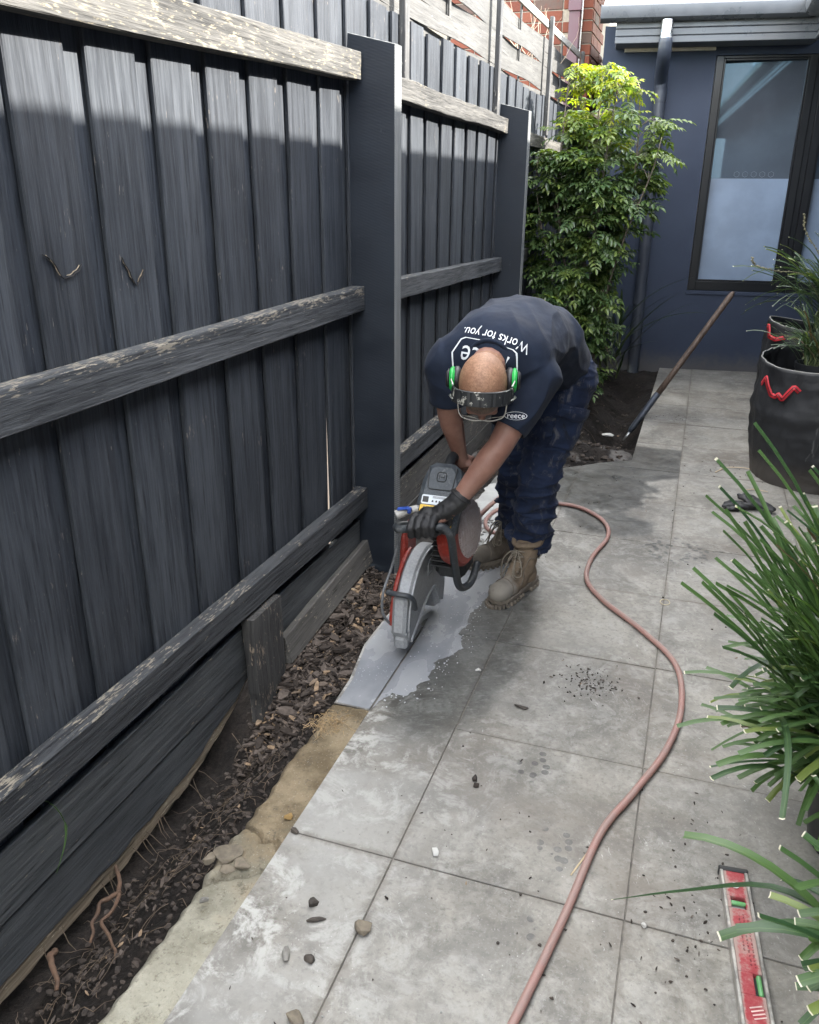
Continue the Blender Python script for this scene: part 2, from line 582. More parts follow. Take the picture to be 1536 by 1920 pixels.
def tile_mat():
    n = NB('stone_tile')
    P = n.pos
    s = n.sep(P)
    n1 = n.noise(P, 2.2, 5, 0.6)
    n2 = n.noise(P, 9.0, 6, 0.65, 0.6)
    n3 = n.noise(P, 60.0, 4, 0.7)
    n5 = n.noise(n.vm('ADD', P, (2, 8, 0)), 24.0, 6, 0.72, 0.8)
    k = n.math('ADD', n.math('MULTIPLY', n1, 0.5), n.math('ADD', n.math('MULTIPLY', n2, 0.3), n.math('MULTIPLY', n5, 0.2)))
    base = n.mix(n.ramp(k, 0.39, 0.61), (0.112, 0.105, 0.093), (0.255, 0.243, 0.218))
    base = n.mix(0.6, base, n.mix(n.rnd, (0.80, 0.79, 0.77), (1.14, 1.12, 1.06)), 'MULTIPLY')
    base = n.mix(n.ramp(n3, 0.48, 0.72, 0, 0.6), base, (0.082, 0.077, 0.068))
    base = n.mix(n.ramp(n.noise(P, 130.0, 3, 0.7), 0.56, 0.72, 0, 0.5), base, (0.30, 0.295, 0.275))
    # brown dirt dragged over the stone
    dirt = n.ramp(n.noise(n.vm('ADD', P, (3, 1, 0)), 1.9, 7, 0.7, 0.6), 0.47, 0.68)
    base = n.mix(n.math('MULTIPLY', dirt, n.ramp(n5, 0.3, 0.6, 0.35, 0.75)), base, (0.122, 0.104, 0.085))
    # dried slurry: whitish smears, thick towards the cut edge
    edge = n.ramp(s[0], -0.95, -0.30, 1.0, 0.24)
    w1 = n.noise(n.vm('ADD', P, (9, 4, 0)), 5.2, 9, 0.74, 1.6)
    wt = n.math('ADD', n.math('MULTIPLY', w1, 0.72), n.math('MULTIPLY', n5, 0.32))
    white = n.math('MULTIPLY', n.ramp(wt, 0.50, 0.62), edge)
    base = n.mix(n.math('MULTIPLY', white, 0.9), base, (0.42, 0.415, 0.385))
    haze = n.math('MULTIPLY', n.ramp(n.noise(n.vm('ADD', P, (1, 7, 0)), 1.6, 4, 0.6), 0.42, 0.62), n.ramp(s[0], -0.95, -0.45, 0.85, 0.2))
    base = n.mix(haze, base, (0.31, 0.305, 0.285))
    # pale scattered flecks and short scratches
    fv = n.vm('MULTIPLY', n.comb(n.math('ADD', s[0], n.math('MULTIPLY', s[1], 0.5)), n.math('SUBTRACT', s[1], n.math('MULTIPLY', s[0], 0.5)), 0), (60, 14, 1))
    fleck = n.math('MULTIPLY', n.ramp(n.noise(fv, 1.0, 4, 0.75, 1.5), 0.64, 0.70, 0, 0.7), n.ramp(n.noise(P, 2.6, 3), 0.45, 0.6))
    base = n.mix(fleck, base, (0.46, 0.455, 0.43))
    dots = n.math('MULTIPLY', n.ramp(n.vor(P, 48), 0.05, 0.11, 0.7, 0.0), n.ramp(n.noise(n.vm('ADD', P, (6, 6, 0)), 4.0, 3), 0.5, 0.6))
    base = n.mix(dots, base, (0.44, 0.43, 0.40))
    spk = n.ramp(n.vor(n.vm('ADD', P, (4, 0, 0)), 62), 0.03, 0.10, 0.75, 0.0)
    spm = n.ramp(n.noise(P, 3.3, 4), 0.45, 0.62)
    base = n.mix(n.math('MULTIPLY', spk, spm), base, (0.035, 0.029, 0.024))
    jx = n.math('ABSOLUTE', n.math('SUBTRACT', n.math('FRACT', n.math('DIVIDE', n.math('SUBTRACT', s[0], 0.317), 0.6)), 0.5))
    jy = n.math('ABSOLUTE', n.math('SUBTRACT', n.math('FRACT', n.math('DIVIDE', n.math('SUBTRACT', s[1], 1.302), 0.6)), 0.5))
    jd = n.math('ADD', n.math('MINIMUM', jx, jy), n.math('MULTIPLY', n.math('SUBTRACT', n5, 0.5), 0.09))
    base = n.mix(n.math('MULTIPLY', n.ramp(jd, 0.0, 0.035, 0.6, 0.0), n.ramp(n1, 0.4, 0.6, 0.1, 1.0)), base, (0.125, 0.110, 0.09))
    # wet ground round the cut and the old damp patches further back
    wob = n.math('MULTIPLY', n.math('SUBTRACT', n.noise(P, 3.4, 8, 0.72, 0.4), 0.5), 1.5)
    def patch(cx, cy, rx, ry, soft=0.25, ang=0.0, wk=1.0):
        d = n.vm('SUBTRACT', P, (cx, cy, 0))
        q = n.sep(d)
        ca, sa = math.cos(ang), math.sin(ang)
        x = n.math('ADD', n.math('MULTIPLY', q[0], ca / rx), n.math('MULTIPLY', q[1], sa / rx))
        y = n.math('ADD', n.math('MULTIPLY', q[0], -sa / ry), n.math('MULTIPLY', q[1], ca / ry))
        l = n.vm('LENGTH', n.comb(x, y, 0))
        return n.ramp(n.math('ADD', l, n.math('MULTIPLY', wob, wk)), 1.0 - soft, 1.0, 1.0, 0.0)
    wet = patch(-0.70, 2.78, 0.30, 0.80, 0.30, 0.0, 0.16)
    wq = n.math('MULTIPLY', wob, 0.10)
    damp = n.math('MULTIPLY', n.math('MULTIPLY', n.ramp(s[0], 0.012, 0.018, 1.0, 0.0), n.ramp(n.math('ADD', s[1], wq), 5.66, 5.70, 1.0, 0.0)), n.ramp(n.math('ADD', n.math('ADD', s[1], n.math('MULTIPLY', s[0], -0.8)), wq), 5.05, 5.12, 0.0, 0.9))
    wet = n.math('MAXIMUM', wet, damp)
    for a in ((-0.50, 4.70, 0.42, 0.42, 0.15, 0, 0.8), (-0.3, 4.2, 0.28, 0.25, 0.5, 0, 1.0)):
        wet = n.math('MAXIMUM', wet, patch(*a))
    tread = n.ramp(n.math('ADD', n.ramp(n.vor(P, 30), 0.2, 0.5, 1.0, 0.0), n.math('MULTIPLY', n5, 0.5)), 0.72, 0.80)
    prints = n.math('MAXIMUM', patch(0.05, 3.95, 0.24, 0.18, 0.3), n.math('MAXIMUM', patch(-0.178, 1.785, 0.06, 0.10, 0.2, 0.2, 0.3), n.math('MAXIMUM', patch(-0.216, 1.492, 0.04, 0.055, 0.2, 0, 0.3), patch(-0.30, 2.10, 0.06, 0.09, 0.3, 0, 0.4))))
    wet = n.math('MAXIMUM', wet, n.math('MULTIPLY', n.math('MULTIPLY', prints, tread), 0.95))
    wetm = n.math('MULTIPLY', wet, n.ramp(n3, 0.25, 0.5, 0.72, 1.0))
    spl = n.noise(n.vm('MULTIPLY', n.comb(n.math('ADD', s[0], n.math('MULTIPLY', s[1], 0.45)), n.math('SUBTRACT', s[1], n.math('MULTIPLY', s[0], 0.45)), 0), (18, 70, 1)), 1.0, 4, 0.6)
    base = n.mix(wetm, base, n.mix(n.ramp(spl, 0.56, 0.68, 0, 0.4), n.mix(1.0, base, (0.36, 0.37, 0.375), 'MULTIPLY'), (0.20, 0.20, 0.195)))
    rough = n.math('SUBTRACT', n.ramp(n2, 0.3, 0.7, 0.55, 0.8), n.math('MULTIPLY', wet, 0.28))
    n.set(base, rough, 0, 0.45)
    h = n.math('ADD', n.math('MULTIPLY', n3, 0.4), n.math('ADD', n.math('MULTIPLY', n2, 0.8), n.math('MULTIPLY', n5, 0.7)))
    n.bump(h, 0.3, 0.006)
    return n.m
M_TILE = tile_mat()

def soil_mat():
    n = NB('dark_soil')
    P = n.pos
    a = n.noise(P, 9, 6, 0.7); b = n.noise(P, 60, 5, 0.75)
    k = n.math('ADD', n.math('MULTIPLY', a, 0.5), n.math('MULTIPLY', b, 0.5))
    c = n.mix(n.ramp(k, 0.35, 0.66), (0.0045, 0.0037, 0.0031), (0.026, 0.0205, 0.017))
    s = n.sep(P)
    dust = n.math('MULTIPLY', n.ramp(n.noise(P, 3.4, 5, 0.65), 0.48, 0.62), n.ramp(s[1], 3.4, 4.2, 0, 0.75))
    dust = n.math('MULTIPLY', dust, n.ramp(s[1], 5.4, 6.0, 1.0, 0.12))
    c = n.mix(dust, c, (0.17, 0.16, 0.15))
    c = n.mix(n.ramp(n.vor(P, 95), 0.0, 0.16, 0.35, 0), c, (0.10, 0.085, 0.07))
    n.set(c, 0.92, 0, 0.25)
    n.bump(n.math('ADD', n.math('MULTIPLY', a, 0.8), b), 0.9, 0.02)
    return n.m
M_SOIL = soil_mat()

def concrete_mat():
    n = NB('mortar_haunch')
    P = n.pos
    s = n.sep(P)
    a = n.noise(P, 7, 6, 0.65); b = n.noise(P, 90, 4, 0.7)
    tan = n.mix(n.ramp(a, 0.35, 0.65), (0.125, 0.096, 0.058), (0.25, 0.20, 0.13))
    pale = n.mix(n.ramp(a, 0.35, 0.65), (0.19, 0.178, 0.135), (0.34, 0.325, 0.26))
    f = n.ramp(n.math('ADD', s[1], n.math('MULTIPLY', n.math('SUBTRACT', a, 0.5), 1.0)), 1.28, 1.62)
    c = n.mix(f, pale, tan)
    c = n.mix(n.ramp(n.noise(P, 26, 4, 0.7), 0.56, 0.72, 0, 0.8), c, (0.10, 0.085, 0.06))
    c = n.mix(n.ramp(b, 0.55, 0.72, 0, 0.6), c, (0.07, 0.06, 0.047))
    c = n.mix(n.ramp(n.vor(P, 110), 0.05, 0.22, 0.5, 0.0), c, (0.42, 0.39, 0.33))
    n.set(c, 0.9, 0, 0.25)
    n.bump(n.math('ADD', a, n.math('ADD', n.noise(P, 30, 5, 0.7), n.math('MULTIPLY', b, 0.8))), 0.7, 0.010)
    return n.m
M_CONC = concrete_mat()
M_GROUT = plain('dirty_grout', (0.12, 0.11, 0.095), 0.9, var=0.5, scale=30, bump=0.4)
M_SLAB = plain('old_concrete', (0.11, 0.105, 0.1), 0.9, var=0.35, scale=18, bump=0.5)

def slurry_mat():
    n = NB('wet_grey_slurry')
    P = n.pos
    a = n.noise(n.vm('MULTIPLY', P, (5, 2.6, 1)), 1.5, 5, 0.5, 0.2)
    b = n.noise(P, 60, 4, 0.7, 0.3)
    c = n.mix(n.ramp(a, 0.32, 0.68), (0.205, 0.214, 0.230), (0.295, 0.302, 0.312))
    zone = n.ramp(n.noise(P, 5.5, 4, 0.6, 0.8), 0.52, 0.62)
    bub = n.math('MULTIPLY', n.ramp(n.vor(P, 85), 0.10, 0.26, 1.0, 0.0), zone)
    c = n.mix(n.math('MULTIPLY', bub, 0.55), c, (0.60, 0.61, 0.62))
    st = n.math('MULTIPLY', n.ramp(n.noise(n.vm('MULTIPLY', P, (90, 60, 1)), 1.0, 4, 0.7, 0.5), 0.62, 0.68, 0, 0.6), n.ramp(n.noise(P, 4, 3), 0.4, 0.6))
    c = n.mix(st, c, (0.55, 0.56, 0.57))
    n.set(c, n.ramp(a, 0.3, 0.7, 0.14, 0.34), 0, 0.6)
    n.bump(n.math('ADD', n.math('MULTIPLY', bub, 0.5), n.math('ADD', n.math('MULTIPLY', b, 0.1), a)), 0.14, 0.006)
    return n.m
M_SLURRY = slurry_mat()

def wall_mat():
    n = NB('navy_render')
    f = n.noise(n.obj, 1.6, 4, 0.6); g = n.noise(n.obj, 220, 3, 0.7); d = n.noise(n.obj, 14, 5, 0.7)
    c = n.mix(n.ramp(f, 0.3, 0.7), (0.0185, 0.0275, 0.052), (0.0255, 0.0365, 0.064))
    s = n.sep(n.pos)
    splash = n.math('MULTIPLY', n.ramp(n.math('ADD', s[2], n.math('MULTIPLY', d, 0.25)), 0.12, 0.34, 1.0, 0.0), 0.6)
    c = n.mix(splash, c, (0.085, 0.078, 0.07))
    n.set(c, 0.62, 0, 0.35)
    n.bump(g, 0.16, 0.002)
    return n.m
M_WALL = wall_mat()
M_TRIM = plain('grey_trim_paint', (0.0840, 0.0896, 0.1000), 0.32, var=0.12, scale=8)
M_SOFF = plain('soffit_paint', (0.16, 0.165, 0.17), 0.6, var=0.1, scale=6)
M_FRAME = plain('black_window_frame', (0.008, 0.009, 0.011), 0.30, var=0.04, scale=3, rvar=0.03)
M_PIPE = plain('pipe_paint', (0.0336, 0.0400, 0.0544), 0.42, var=0.2, scale=10)
M_STEEL = plain('galvanised_steel', (0.45, 0.46, 0.47), 0.3, 1.0, var=0.15, scale=20)
M_ROOF = plain('zinc_roofing', (0.62, 0.63, 0.64), 0.38, 0.2, var=0.08, scale=5)

def glass_mat(name, col, rough, ior):
    n = NB(name)
    f = n.noise(n.obj, 3, 4, 0.6)
    n.set(n.mix(n.ramp(f, 0.35, 0.65), tuple(c * 0.9 for c in col), tuple(c * 1.1 for c in col)), rough, 0, 0.5, IOR=ior)
    if rough < 0.1: n.b.inputs['Specular Tint'].default_value = (0.50, 0.78, 1.0, 1)   # blue of the reflected sky put into the glass tint
    return n.m
M_PANE = glass_mat('window_glass', (0.0595, 0.0686, 0.0854), 0.015, 1.75)
M_FILM = glass_mat('frosted_film', (0.1700, 0.2253, 0.3187), 0.28, 1.5)
M_DECAL = plain('etched_mark', (0.1890, 0.2115, 0.2475), 0.5, var=0.05)

def brick_mat():
    n = NB('red_brick')
    v = n.rvec(n.obj)
    a = n.noise(v, 12, 5, 0.65); b = n.noise(v, 130, 4, 0.7)
    c = n.mix(n.rnd, (0.110, 0.034, 0.022), (0.175, 0.058, 0.034))
    c = n.mix(n.ramp(n.rnd, 0.82, 0.86), c, (0.085, 0.058, 0.048))
    c = n.mix(n.ramp(a, 0.5, 0.75, 0, 0.6), c, (0.12, 0.04, 0.028))
    n.set(c, 0.85, 0, 0.3)
    n.bump(n.math('ADD', a, b), 0.5, 0.006)
    return n.m
M_BRICK = brick_mat()
M_MORTAR = plain('brick_mortar', (0.26, 0.23, 0.19), 0.9, var=0.2, scale=40, bump=0.3)
M_MAROON = plain('maroon_paint', (0.070, 0.028, 0.040), 0.45, var=0.15, scale=8)

# ------------------------------------------------------------------ ground and soil
def ground():
    mb = MB()
    mb.add([(-60, -60, -0.45), (60, -60, -0.45), (60, 60, -0.45), (-60, 60, -0.45)], [(0, 1, 2, 3)])
    tag(mb.build('ground', plain('far_ground', (0.10, 0.09, 0.07), 0.95, var=0.4, scale=2)), kind='structure')
    mb = MB()
    mb.add([(-14, -12, -0.02), (-1.45, -12, -0.02), (-1.45, 14, -0.02), (-14, 14, -0.02)], [(0, 1, 2, 3)])
    tag(mb.build('neighbour_yard', plain('yard_paving', (0.15, 0.115, 0.085), 0.9, var=0.35, scale=4)), kind='structure')
ground()

def hump(x, y, cx, cy, rx, ry):
    d = ((x - cx) / rx) ** 2 + ((y - cy) / ry) ** 2
    return math.exp(-d * 1.4)

def sst(x, a, b):
    t = max(0.0, min(1.0, (x - a) / (b - a)))
    return t * t * (3 - 2 * t)

def soil_z(x, y):
    # low trench along the bare haunch, mulch behind it, garden bed with a dug hole at the far end
    tr = -0.245 + 0.165 * sst(x, -1.33, -1.05) + 0.02 * noise.noise(V((x * 3, y * 2, 0)))
    mu = -0.055 + 0.05 * sst(x, -1.15, -1.38)
    k = sst(y, 1.95, 2.45)
    z = tr * (1 - k) + mu * k
    b = sst(y, 4.7, 5.3)
    bed = -0.045 + 0.075 * hump(x, y, -0.85, 5.55, 0.35, 0.45) + 0.05 * hump(x, y, -0.45, 5.55, 0.2, 0.22)
    bed -= 0.42 * hump(x, y, -0.46, 6.45, 0.26, 0.55) + 0.18 * hump(x, y, -0.5, 7.5, 0.25, 0.7)
    bed += 0.03 * hump(x, y, -0.4, 8.35, 0.4, 0.2)
    z = z * (1 - b) + bed * b
    f = noise.fractal(V((x * 9, y * 9, 1.7)), 1.0, 2.0, 5)
    g = noise.noise(V((x * 38, y * 38, 4.1)))
    return z + 0.022 * f + 0.006 * g

def soil():
    for nm, x0, x1, y0, y1, st in (('trench_soil', -1.44, -0.80, -0.8, 4.0, 0.0125), ('garden_bed_soil', -1.44, -0.20, 4.0, 8.75, 0.02)):
        nx = int((x1 - x0) / st); ny = int((y1 - y0) / st)
        vs = []
        for j in range(ny + 1):
            for i in range(nx + 1):
                x = x0 + (x1 - x0) * i / nx; y = y0 + (y1 - y0) * j / ny
                lim = -0.88 if y < 5.0 else (-0.30 if y > 5.4 else -0.88 + 0.58 * (y - 5.0) / 0.4)
                z = soil_z(x, y)
                if x > lim: z = min(z, -0.15)
                if y > 2.15 and x > -1.05 and y < 4.98: z = min(z, -0.035)
                vs.append((x, y, z))
        fs = [(j * (nx + 1) + i, j * (nx + 1) + i + 1, (j + 1) * (nx + 1) + i + 1, (j + 1) * (nx + 1) + i) for j in range(ny) for i in range(nx)]
        o = link(nm, mkmesh(nm, vs, fs, M_SOIL, True))
        tag(o, kind='structure')
soil()

# ------------------------------------------------------------------ paving
def fac_y(x, off=0.0):
    return 8.583 + 0.12 * (x - 0.03) + off
OUT = [(1.16, -1.4), (1.16, fac_y(1.16, -0.01)), (-0.29, fac_y(-0.29, -0.01)), (-0.288, 5.365), (-0.49, 5.225), (-0.735, 5.0), (-1.05, 4.75),
       (-1.058, 3.6), (-1.062, 2.9), (-1.065, 2.6), (-1.025, 2.36), (-1.018, 2.204), (-0.886, 2.204), (-0.884, -1.4)]

def clip(poly, x0, x1, y0, y1):
    def cut(P, ax, v, keep_less):
        out = []
        for i in range(len(P)):
            a, b = P[i - 1], P[i]
            ia = (a[ax] <= v) if keep_less else (a[ax] >= v)
            ib = (b[ax] <= v) if keep_less else (b[ax] >= v)
            if ia != ib:
                t = (v - a[ax]) / (b[ax] - a[ax])
                out.append((a[0] + (b[0] - a[0]) * t, a[1] + (b[1] - a[1]) * t))
            if ib: out.append(b)
        return out
    for ax, v, kl in ((0, x0, False), (0, x1, True), (1, y0, False), (1, y1, True)):
        poly = cut(poly, ax, v, kl)
        if len(poly) < 3: return []
    q = []
    for a in poly:
        if not q or math.dist(a, q[-1]) > 1e-4: q.append(a)
    if len(q) > 1 and math.dist(q[0], q[-1]) < 1e-4: q.pop()
    return q if len(q) > 2 else []

def paving():
    mb = MB()
    mb.prism(OUT, (0, 0, 0), (1, 0, 0), (0, 1, 0), (0, 0, 1), -0.13, -0.0040)
    bed = mb.build('paved_path', M_SLAB, mats=[M_SLAB, M_GROUT])
    for f in bed.data.polygons:
        if f.normal.z > 0.9: f.material_index = 1
    tag(bed, kind='structure')
    xs = [-1.183, -0.583, 0.017, 0.617, 1.217]
    j = 0.0017
    for r in range(-5, 13):
        y0 = 1.602 + 0.6 * r; y1 = y0 + 0.6
        for c in range(4):
            parts = [(xs[c], xs[c + 1])]
            if c == 0 and r == 1: parts = [(-1.183, -0.889), (-0.881, -0.583)]
            for (a, b) in parts:
                P = clip(OUT, a + j, b - j, y0 + j, y1 - j)
                if not P: continue
                cx = sum(q[0] for q in P) / len(P); cy = sum(q[1] for q in P) / len(P)
                m2 = MB()
                dz = U(-0.0012, 0.0012)
                tx, ty = U(-0.002, 0.002), U(-0.002, 0.002)
                m2.prism([(q[0] - cx, q[1] - cy) for q in P], (cx, cy, dz), (1, 0, tx), (0, 1, ty), (0, 0, 1), -0.02, 0.0, 0.0012)
                m2.build('paving_tile', M_TILE, bed, (cx, cy, 0))
    # a second, shared sheet of tiles is not needed: the path ends under the house wall
    return bed
PATH = paving()

def haunch():
    """mortar haunch left bare beside the lifted strip of paving, cracked across"""
    st = 0.006
    vs = []; fs = []
    ny = int(3.6 / st); nx = 26
    for j in range(ny + 1):
        y = -1.4 + 3.6 * j / ny
        xl = -1.035 + 0.022 * noise.noise(V((y * 5, 1, 0))) + 0.012 * noise.noise(V((y * 21, 2, 0)))
        if 1.35 < y < 1.52: xl += 0.0
        for i in range(nx + 1):
            t = i / nx
            x = xl + (-0.8865 - xl) * t
            z = -0.016 - 0.006 * (1 - t) + 0.004 * noise.fractal(V((x * 20, y * 20, 3)), 1, 2, 4)
            z += 0.016 * sst(y, 1.98, 2.14)
            z -= 0.018 * sst(0.12 - t, 0.0, 0.12)
            # cracks across the strip
            yc = 1.575 + 0.02 * noise.noise(V((x * 30, 0, 9))) + (x + 0.95) * -0.35
            z -= 0.030 * math.exp(-((y - yc) / 0.008) ** 2)
            yd = 1.43 + 0.03 * noise.noise(V((x * 24, 4, 9))) + (x + 0.95) * 0.5
            z -= 0.020 * math.exp(-((y - yd) / 0.008) ** 2)
            if yd < y < yc and x < -0.96: z += 0.008 + 0.006 * noise.noise(V((x * 40, y * 40, 0)))
            vs.append((x, y, z))
    for j in range(ny):
        for i in range(nx):
            a = j * (nx + 1) + i
            fs.append((a, a + 1, a + nx + 2, a + nx + 1))
    # broken left face
    b = len(vs)
    for j in range(ny + 1):
        x, y, z = vs[j * (nx + 1)]
        for k, d in enumerate((0.03, 0.07, 0.14)):
            vs.append((x + 0.02 * noise.noise(V((y * 16, k * 3.0, 5))) - 0.008 * k, y, z - d))
    for j in range(ny):
        p0, p1 = j * (nx + 1), (j + 1) * (nx + 1)
        for k in range(3):
            q0 = b + j * 3 + k; q1 = b + (j + 1) * 3 + k
            fs.append((p0, p1, q1, q0)); p0, p1 = q0, q1
    o = link('mortar_haunch', mkmesh('mortar_haunch', vs, fs, M_CONC, True))
    tag(o, kind='structure')
haunch()

# ------------------------------------------------------------------ the paling fence
def plank_obj(name, L, W, T, axis, mat, parent, at, seed, seg=8, jit=0.0015, warp=0.003, bend=None):
    vs, fs = plank(L, W, T, seg, seed, jit, warp)
    if axis == 'y':
        vs = [V((q.x, q.z, -q.y)) for q in vs]
        # keeps the winding: x stays, (y,z) turned a quarter
    if bend:
        vs = [bend(q) for q in vs]
    return link(name, mkmesh(name, vs, fs, mat), parent, at)

FENCE = thing('paling_fence', (-1.38, 3.3, 0), 'long black painted timber paling fence with grey rails along the left side of the path', 'fence')
def fence():
    XO, XU = -1.3775, -1.397
    T = 0.016
    n = 0
    for k in range(-8, 37):
        y = 0.25 * k + (0.003 if k < 12 else 0.01)
        if abs(y - 3.20) < 0.02: continue
        if y < -1.2 or y > 9.0: continue
        top = 2.44 if y < 3.2 else 2.345 - 0.004 * (y - 3.8) + U(-0.012, 0.012)
        w = 0.178 + U(-0.004, 0.004)
        rz = V((XO + U(-0.002, 0.002), y + 0.089, 0.06))
        plank_obj('paling', top - 0.06, w, T, 'z', M_PALING, FENCE, rz, n * 1.31 + 0.7, 12, 0.0012, 0.004); n += 1
        # the board underneath, seen through the gap
        gap = 0.0
        if k == 11: gap = 0.04
        top2 = top + U(-0.03, 0.004)
        o = plank_obj('paling', top2 - 0.06, 0.15 - gap, T, 'z', M_PALING, FENCE, (XU, y + 0.214 - gap * 0.5, 0.06), n * 1.31 + 0.3, 8, 0.0012, 0.002); n += 1
        if gap: o.rotation_euler = (-0.022, 0, 0); o['label'] = 'paling sprung aside so that light shows through a narrow gap'
    def rail(y0, y1, zb0, zb1, h, mat, seed, label=None, wav=0.0, d=0.056):
        zc = lambda t: zb0 + (zb1 - zb0) * t + h / 2
        L = y1 - y0
        def bend(q):
            t = q.y / L
            return V((q.x, q.y, q.z + (zb1 - zb0) * t + wav * noise.noise(V((q.y * 1.3 + seed, 0, 0)))))
        o = plank_obj('rail', L, h, d, 'y', mat, FENCE, (-1.369 + d / 2 + 0.001, y0, zb0 + h / 2), seed, 26, 0.004, 0.006, bend)
        if label: o['label'] = label
        return o
    rail(-1.3, 3.255, 1.885, 2.028, 0.098, M_RAILTOP, 2.2, 'top rail of the near bay flecked with yellow lichen', 0.006)
    rail(-1.3, 3.262, 1.163, 1.176, 0.098, M_RAIL, 5.2, 'middle rail of the near bay with a bleached top edge')
    rail(-1.3, 3.268, 0.312, 0.296, 0.098, M_RAIL, 8.2, 'bottom rail of the near bay, splintered on top')
    rail(3.345, 5.79, 2.005, 1.985, 0.088, M_RAILTOP, 12.2, 'wavy grained top rail of the middle bay', 0.016)
    rail(3.345, 5.79, 1.18, 1.12, 0.092, M_RAIL, 15.2, 'middle rail of the middle bay')
    rail(3.345, 5.79, 0.325, 0.30, 0.10, M_RAIL, 18.2, 'bottom rail of the middle bay, scattered with wood chips')
    rail(5.88, 8.3, 1.945, 1.93, 0.088, M_RAILTOP, 22.2)
    rail(5.88, 8.3, 1.13, 1.12, 0.09, M_RAIL, 25.2)
    rail(5.88, 8.3, 0.31, 0.30, 0.09, M_RAIL, 28.2)
    # sleeper posts on edge: wide navy face towards the camera, sawn grey edge towards the path
    def post(y, zt0, zt1, label=None):
        T_ = 0.075; W = 0.205; x0 = -1.386
        prof = [(0, -0.35), (W, -0.35), (W, zt1), (0, zt0)]
        mb = MB()
        mb.prism(prof, (x0, y, 0), (1, 0, 0), (0, 0, 1), (0, 1, 0), 0, T_, 0.003)
        o = mb.build('post', None, FENCE, (x0, y, 0), mats=[M_POST, M_POSTE])
        for f in o.data.polygons:
            if f.normal.x > 0.6 or f.normal.z > 0.6: f.material_index = 1
        if label: o['label'] = label
    post(3.27, 2.198, 2.15, 'nearest navy sleeper post')
    post(5.80, 2.165, 2.115, 'second navy sleeper post')
    post(8.30, 2.14, 2.10)
    post(-1.38, 2.2, 2.15)
    # plinth boards, the lower one broken along its foot
    plank_obj('plinth_board', 4.55, 0.178, 0.022, 'y', M_PLINTH, FENCE, (-1.357, -1.3, 0.146), 41.5, 24, 0.002, 0.003)
    prof = [(-1.3, -0.11), (0.9, -0.105), (1.16, -0.098), (1.45, -0.105), (1.7, -0.092), (1.85, -0.075), (1.95, -0.045), (2.1, -0.012), (2.18, 0.018), (2.28, 0.046)]
    vs = []; fm = []; fs = []
    N = 150
    for i in range(N + 1):
        y = -1.3 + 3.58 * i / N
        for a, b in zip(prof, prof[1:]):
            if a[0] <= y <= b[0] + 1e-6: zb = a[1] + (b[1] - a[1]) * (y - a[0]) / (b[0] - a[0])
        jag = 0.010 * noise.fractal(V((y * 12, 0, 3)), 1, 2, 4)
        j2 = 0.008 * noise.noise(V((y * 40, 4, 3)))
        wd = (0.052 + 0.020 * noise.noise(V((y * 5, 8, 3)))) * (1 - 0.75 * sst(y, 1.95, 2.25))
        top = 0.0535
        zf = min(zb + jag, top - 0.004)
        vs += [(-1.368, y, top), (-1.3525, y, top), (-1.3520, y, zf), (-1.3555 + j2 * 0.25, y, zf - 0.005), (-1.3575 + j2 * 0.3, y, zf - wd + j2), (-1.368, y, zf - wd - 0.006)]
    for i in range(N):
        for k in range(6):
            q = (k + 1) % 6
            fs.append((i * 6 + k, i * 6 + q, (i + 1) * 6 + q, (i + 1) * 6 + k)); fm.append(1 if k in (2, 3, 4) else 0)
    fs = [f[::-1] for f in fs]
    fs.append(tuple(range(6))); fm.append(1)
    fs.append(tuple(N * 6 + k for k in range(6))[::-1]); fm.append(1)
    o0 = V((-1.357, 1.0, 0))
    o = link('plinth_board', mkmesh('plinth_board', [V(q) - o0 for q in vs], fs, mats=[M_PLINTH, M_RAW], fm=fm), FENCE, o0)
    o['label'] = 'lower plinth board split and rotted along its bottom edge'
    plank_obj('plinth_board', 2.44, 0.185, 0.022, 'y', M_PLINTHG, FENCE, (-1.349, 3.35, 0.165), 44.5, 16, 0.002, 0.003)
    plank_obj('plinth_board', 2.44, 0.15, 0.022, 'y', M_PLINTHG, FENCE, (-1.345, 3.35, -0.006), 46.5, 16, 0.002, 0.003)
    plank_obj('plinth_board', 2.4, 0.185, 0.022, 'y', M_PLINTH, FENCE, (-1.352, 5.88, 0.14), 47.5, 12, 0.002, 0.003)
    # split knots in two of the boards: dark torn cracks with pale splinters
    dk = plain('torn_crack', (0.012, 0.011, 0.011), 0.9)
    KN = ([(-1.368, 1.525, 1.517), (-1.368, 1.55, 1.497), (-1.368, 1.565, 1.475), (-1.368, 1.580, 1.458)], [(-1.368, 1.583, 1.459), (-1.368, 1.61, 1.464), (-1.368, 1.63, 1.472), (-1.368, 1.645, 1.487)],
          [(-1.368, 1.793, 1.490), (-1.368, 1.81, 1.462), (-1.368, 1.825, 1.435), (-1.368, 1.840, 1.416)], [(-1.368, 1.843, 1.418), (-1.368, 1.86, 1.435), (-1.368, 1.882, 1.455)])
    for pts in KN:
        mb = MB(); P = spline(pts, 16)
        P = [q + V((0, 0.004 * noise.noise(q * 60), 0.004 * noise.noise(q * 70 + V((3, 0, 0))))) for q in P]
        mb.tube(P, [0.0008 + 0.0030 * math.sin(math.pi * (0.08 + 0.9 * i / 15)) for i in range(16)], 6, squash=0.5)
        o = mb.build('knot', dk, FENCE); o['label'] = 'torn knot in a near paling'
        mb = MB()
        mb.tube([q + V((0.0012, -0.005, 0.004)) for q in P[2:14]], [0.0006 + 0.0016 * abs(noise.noise(q * 90)) for q in P[2:14]], 5)
        o = mb.build('splinter', M_RAW, FENCE)
fence()

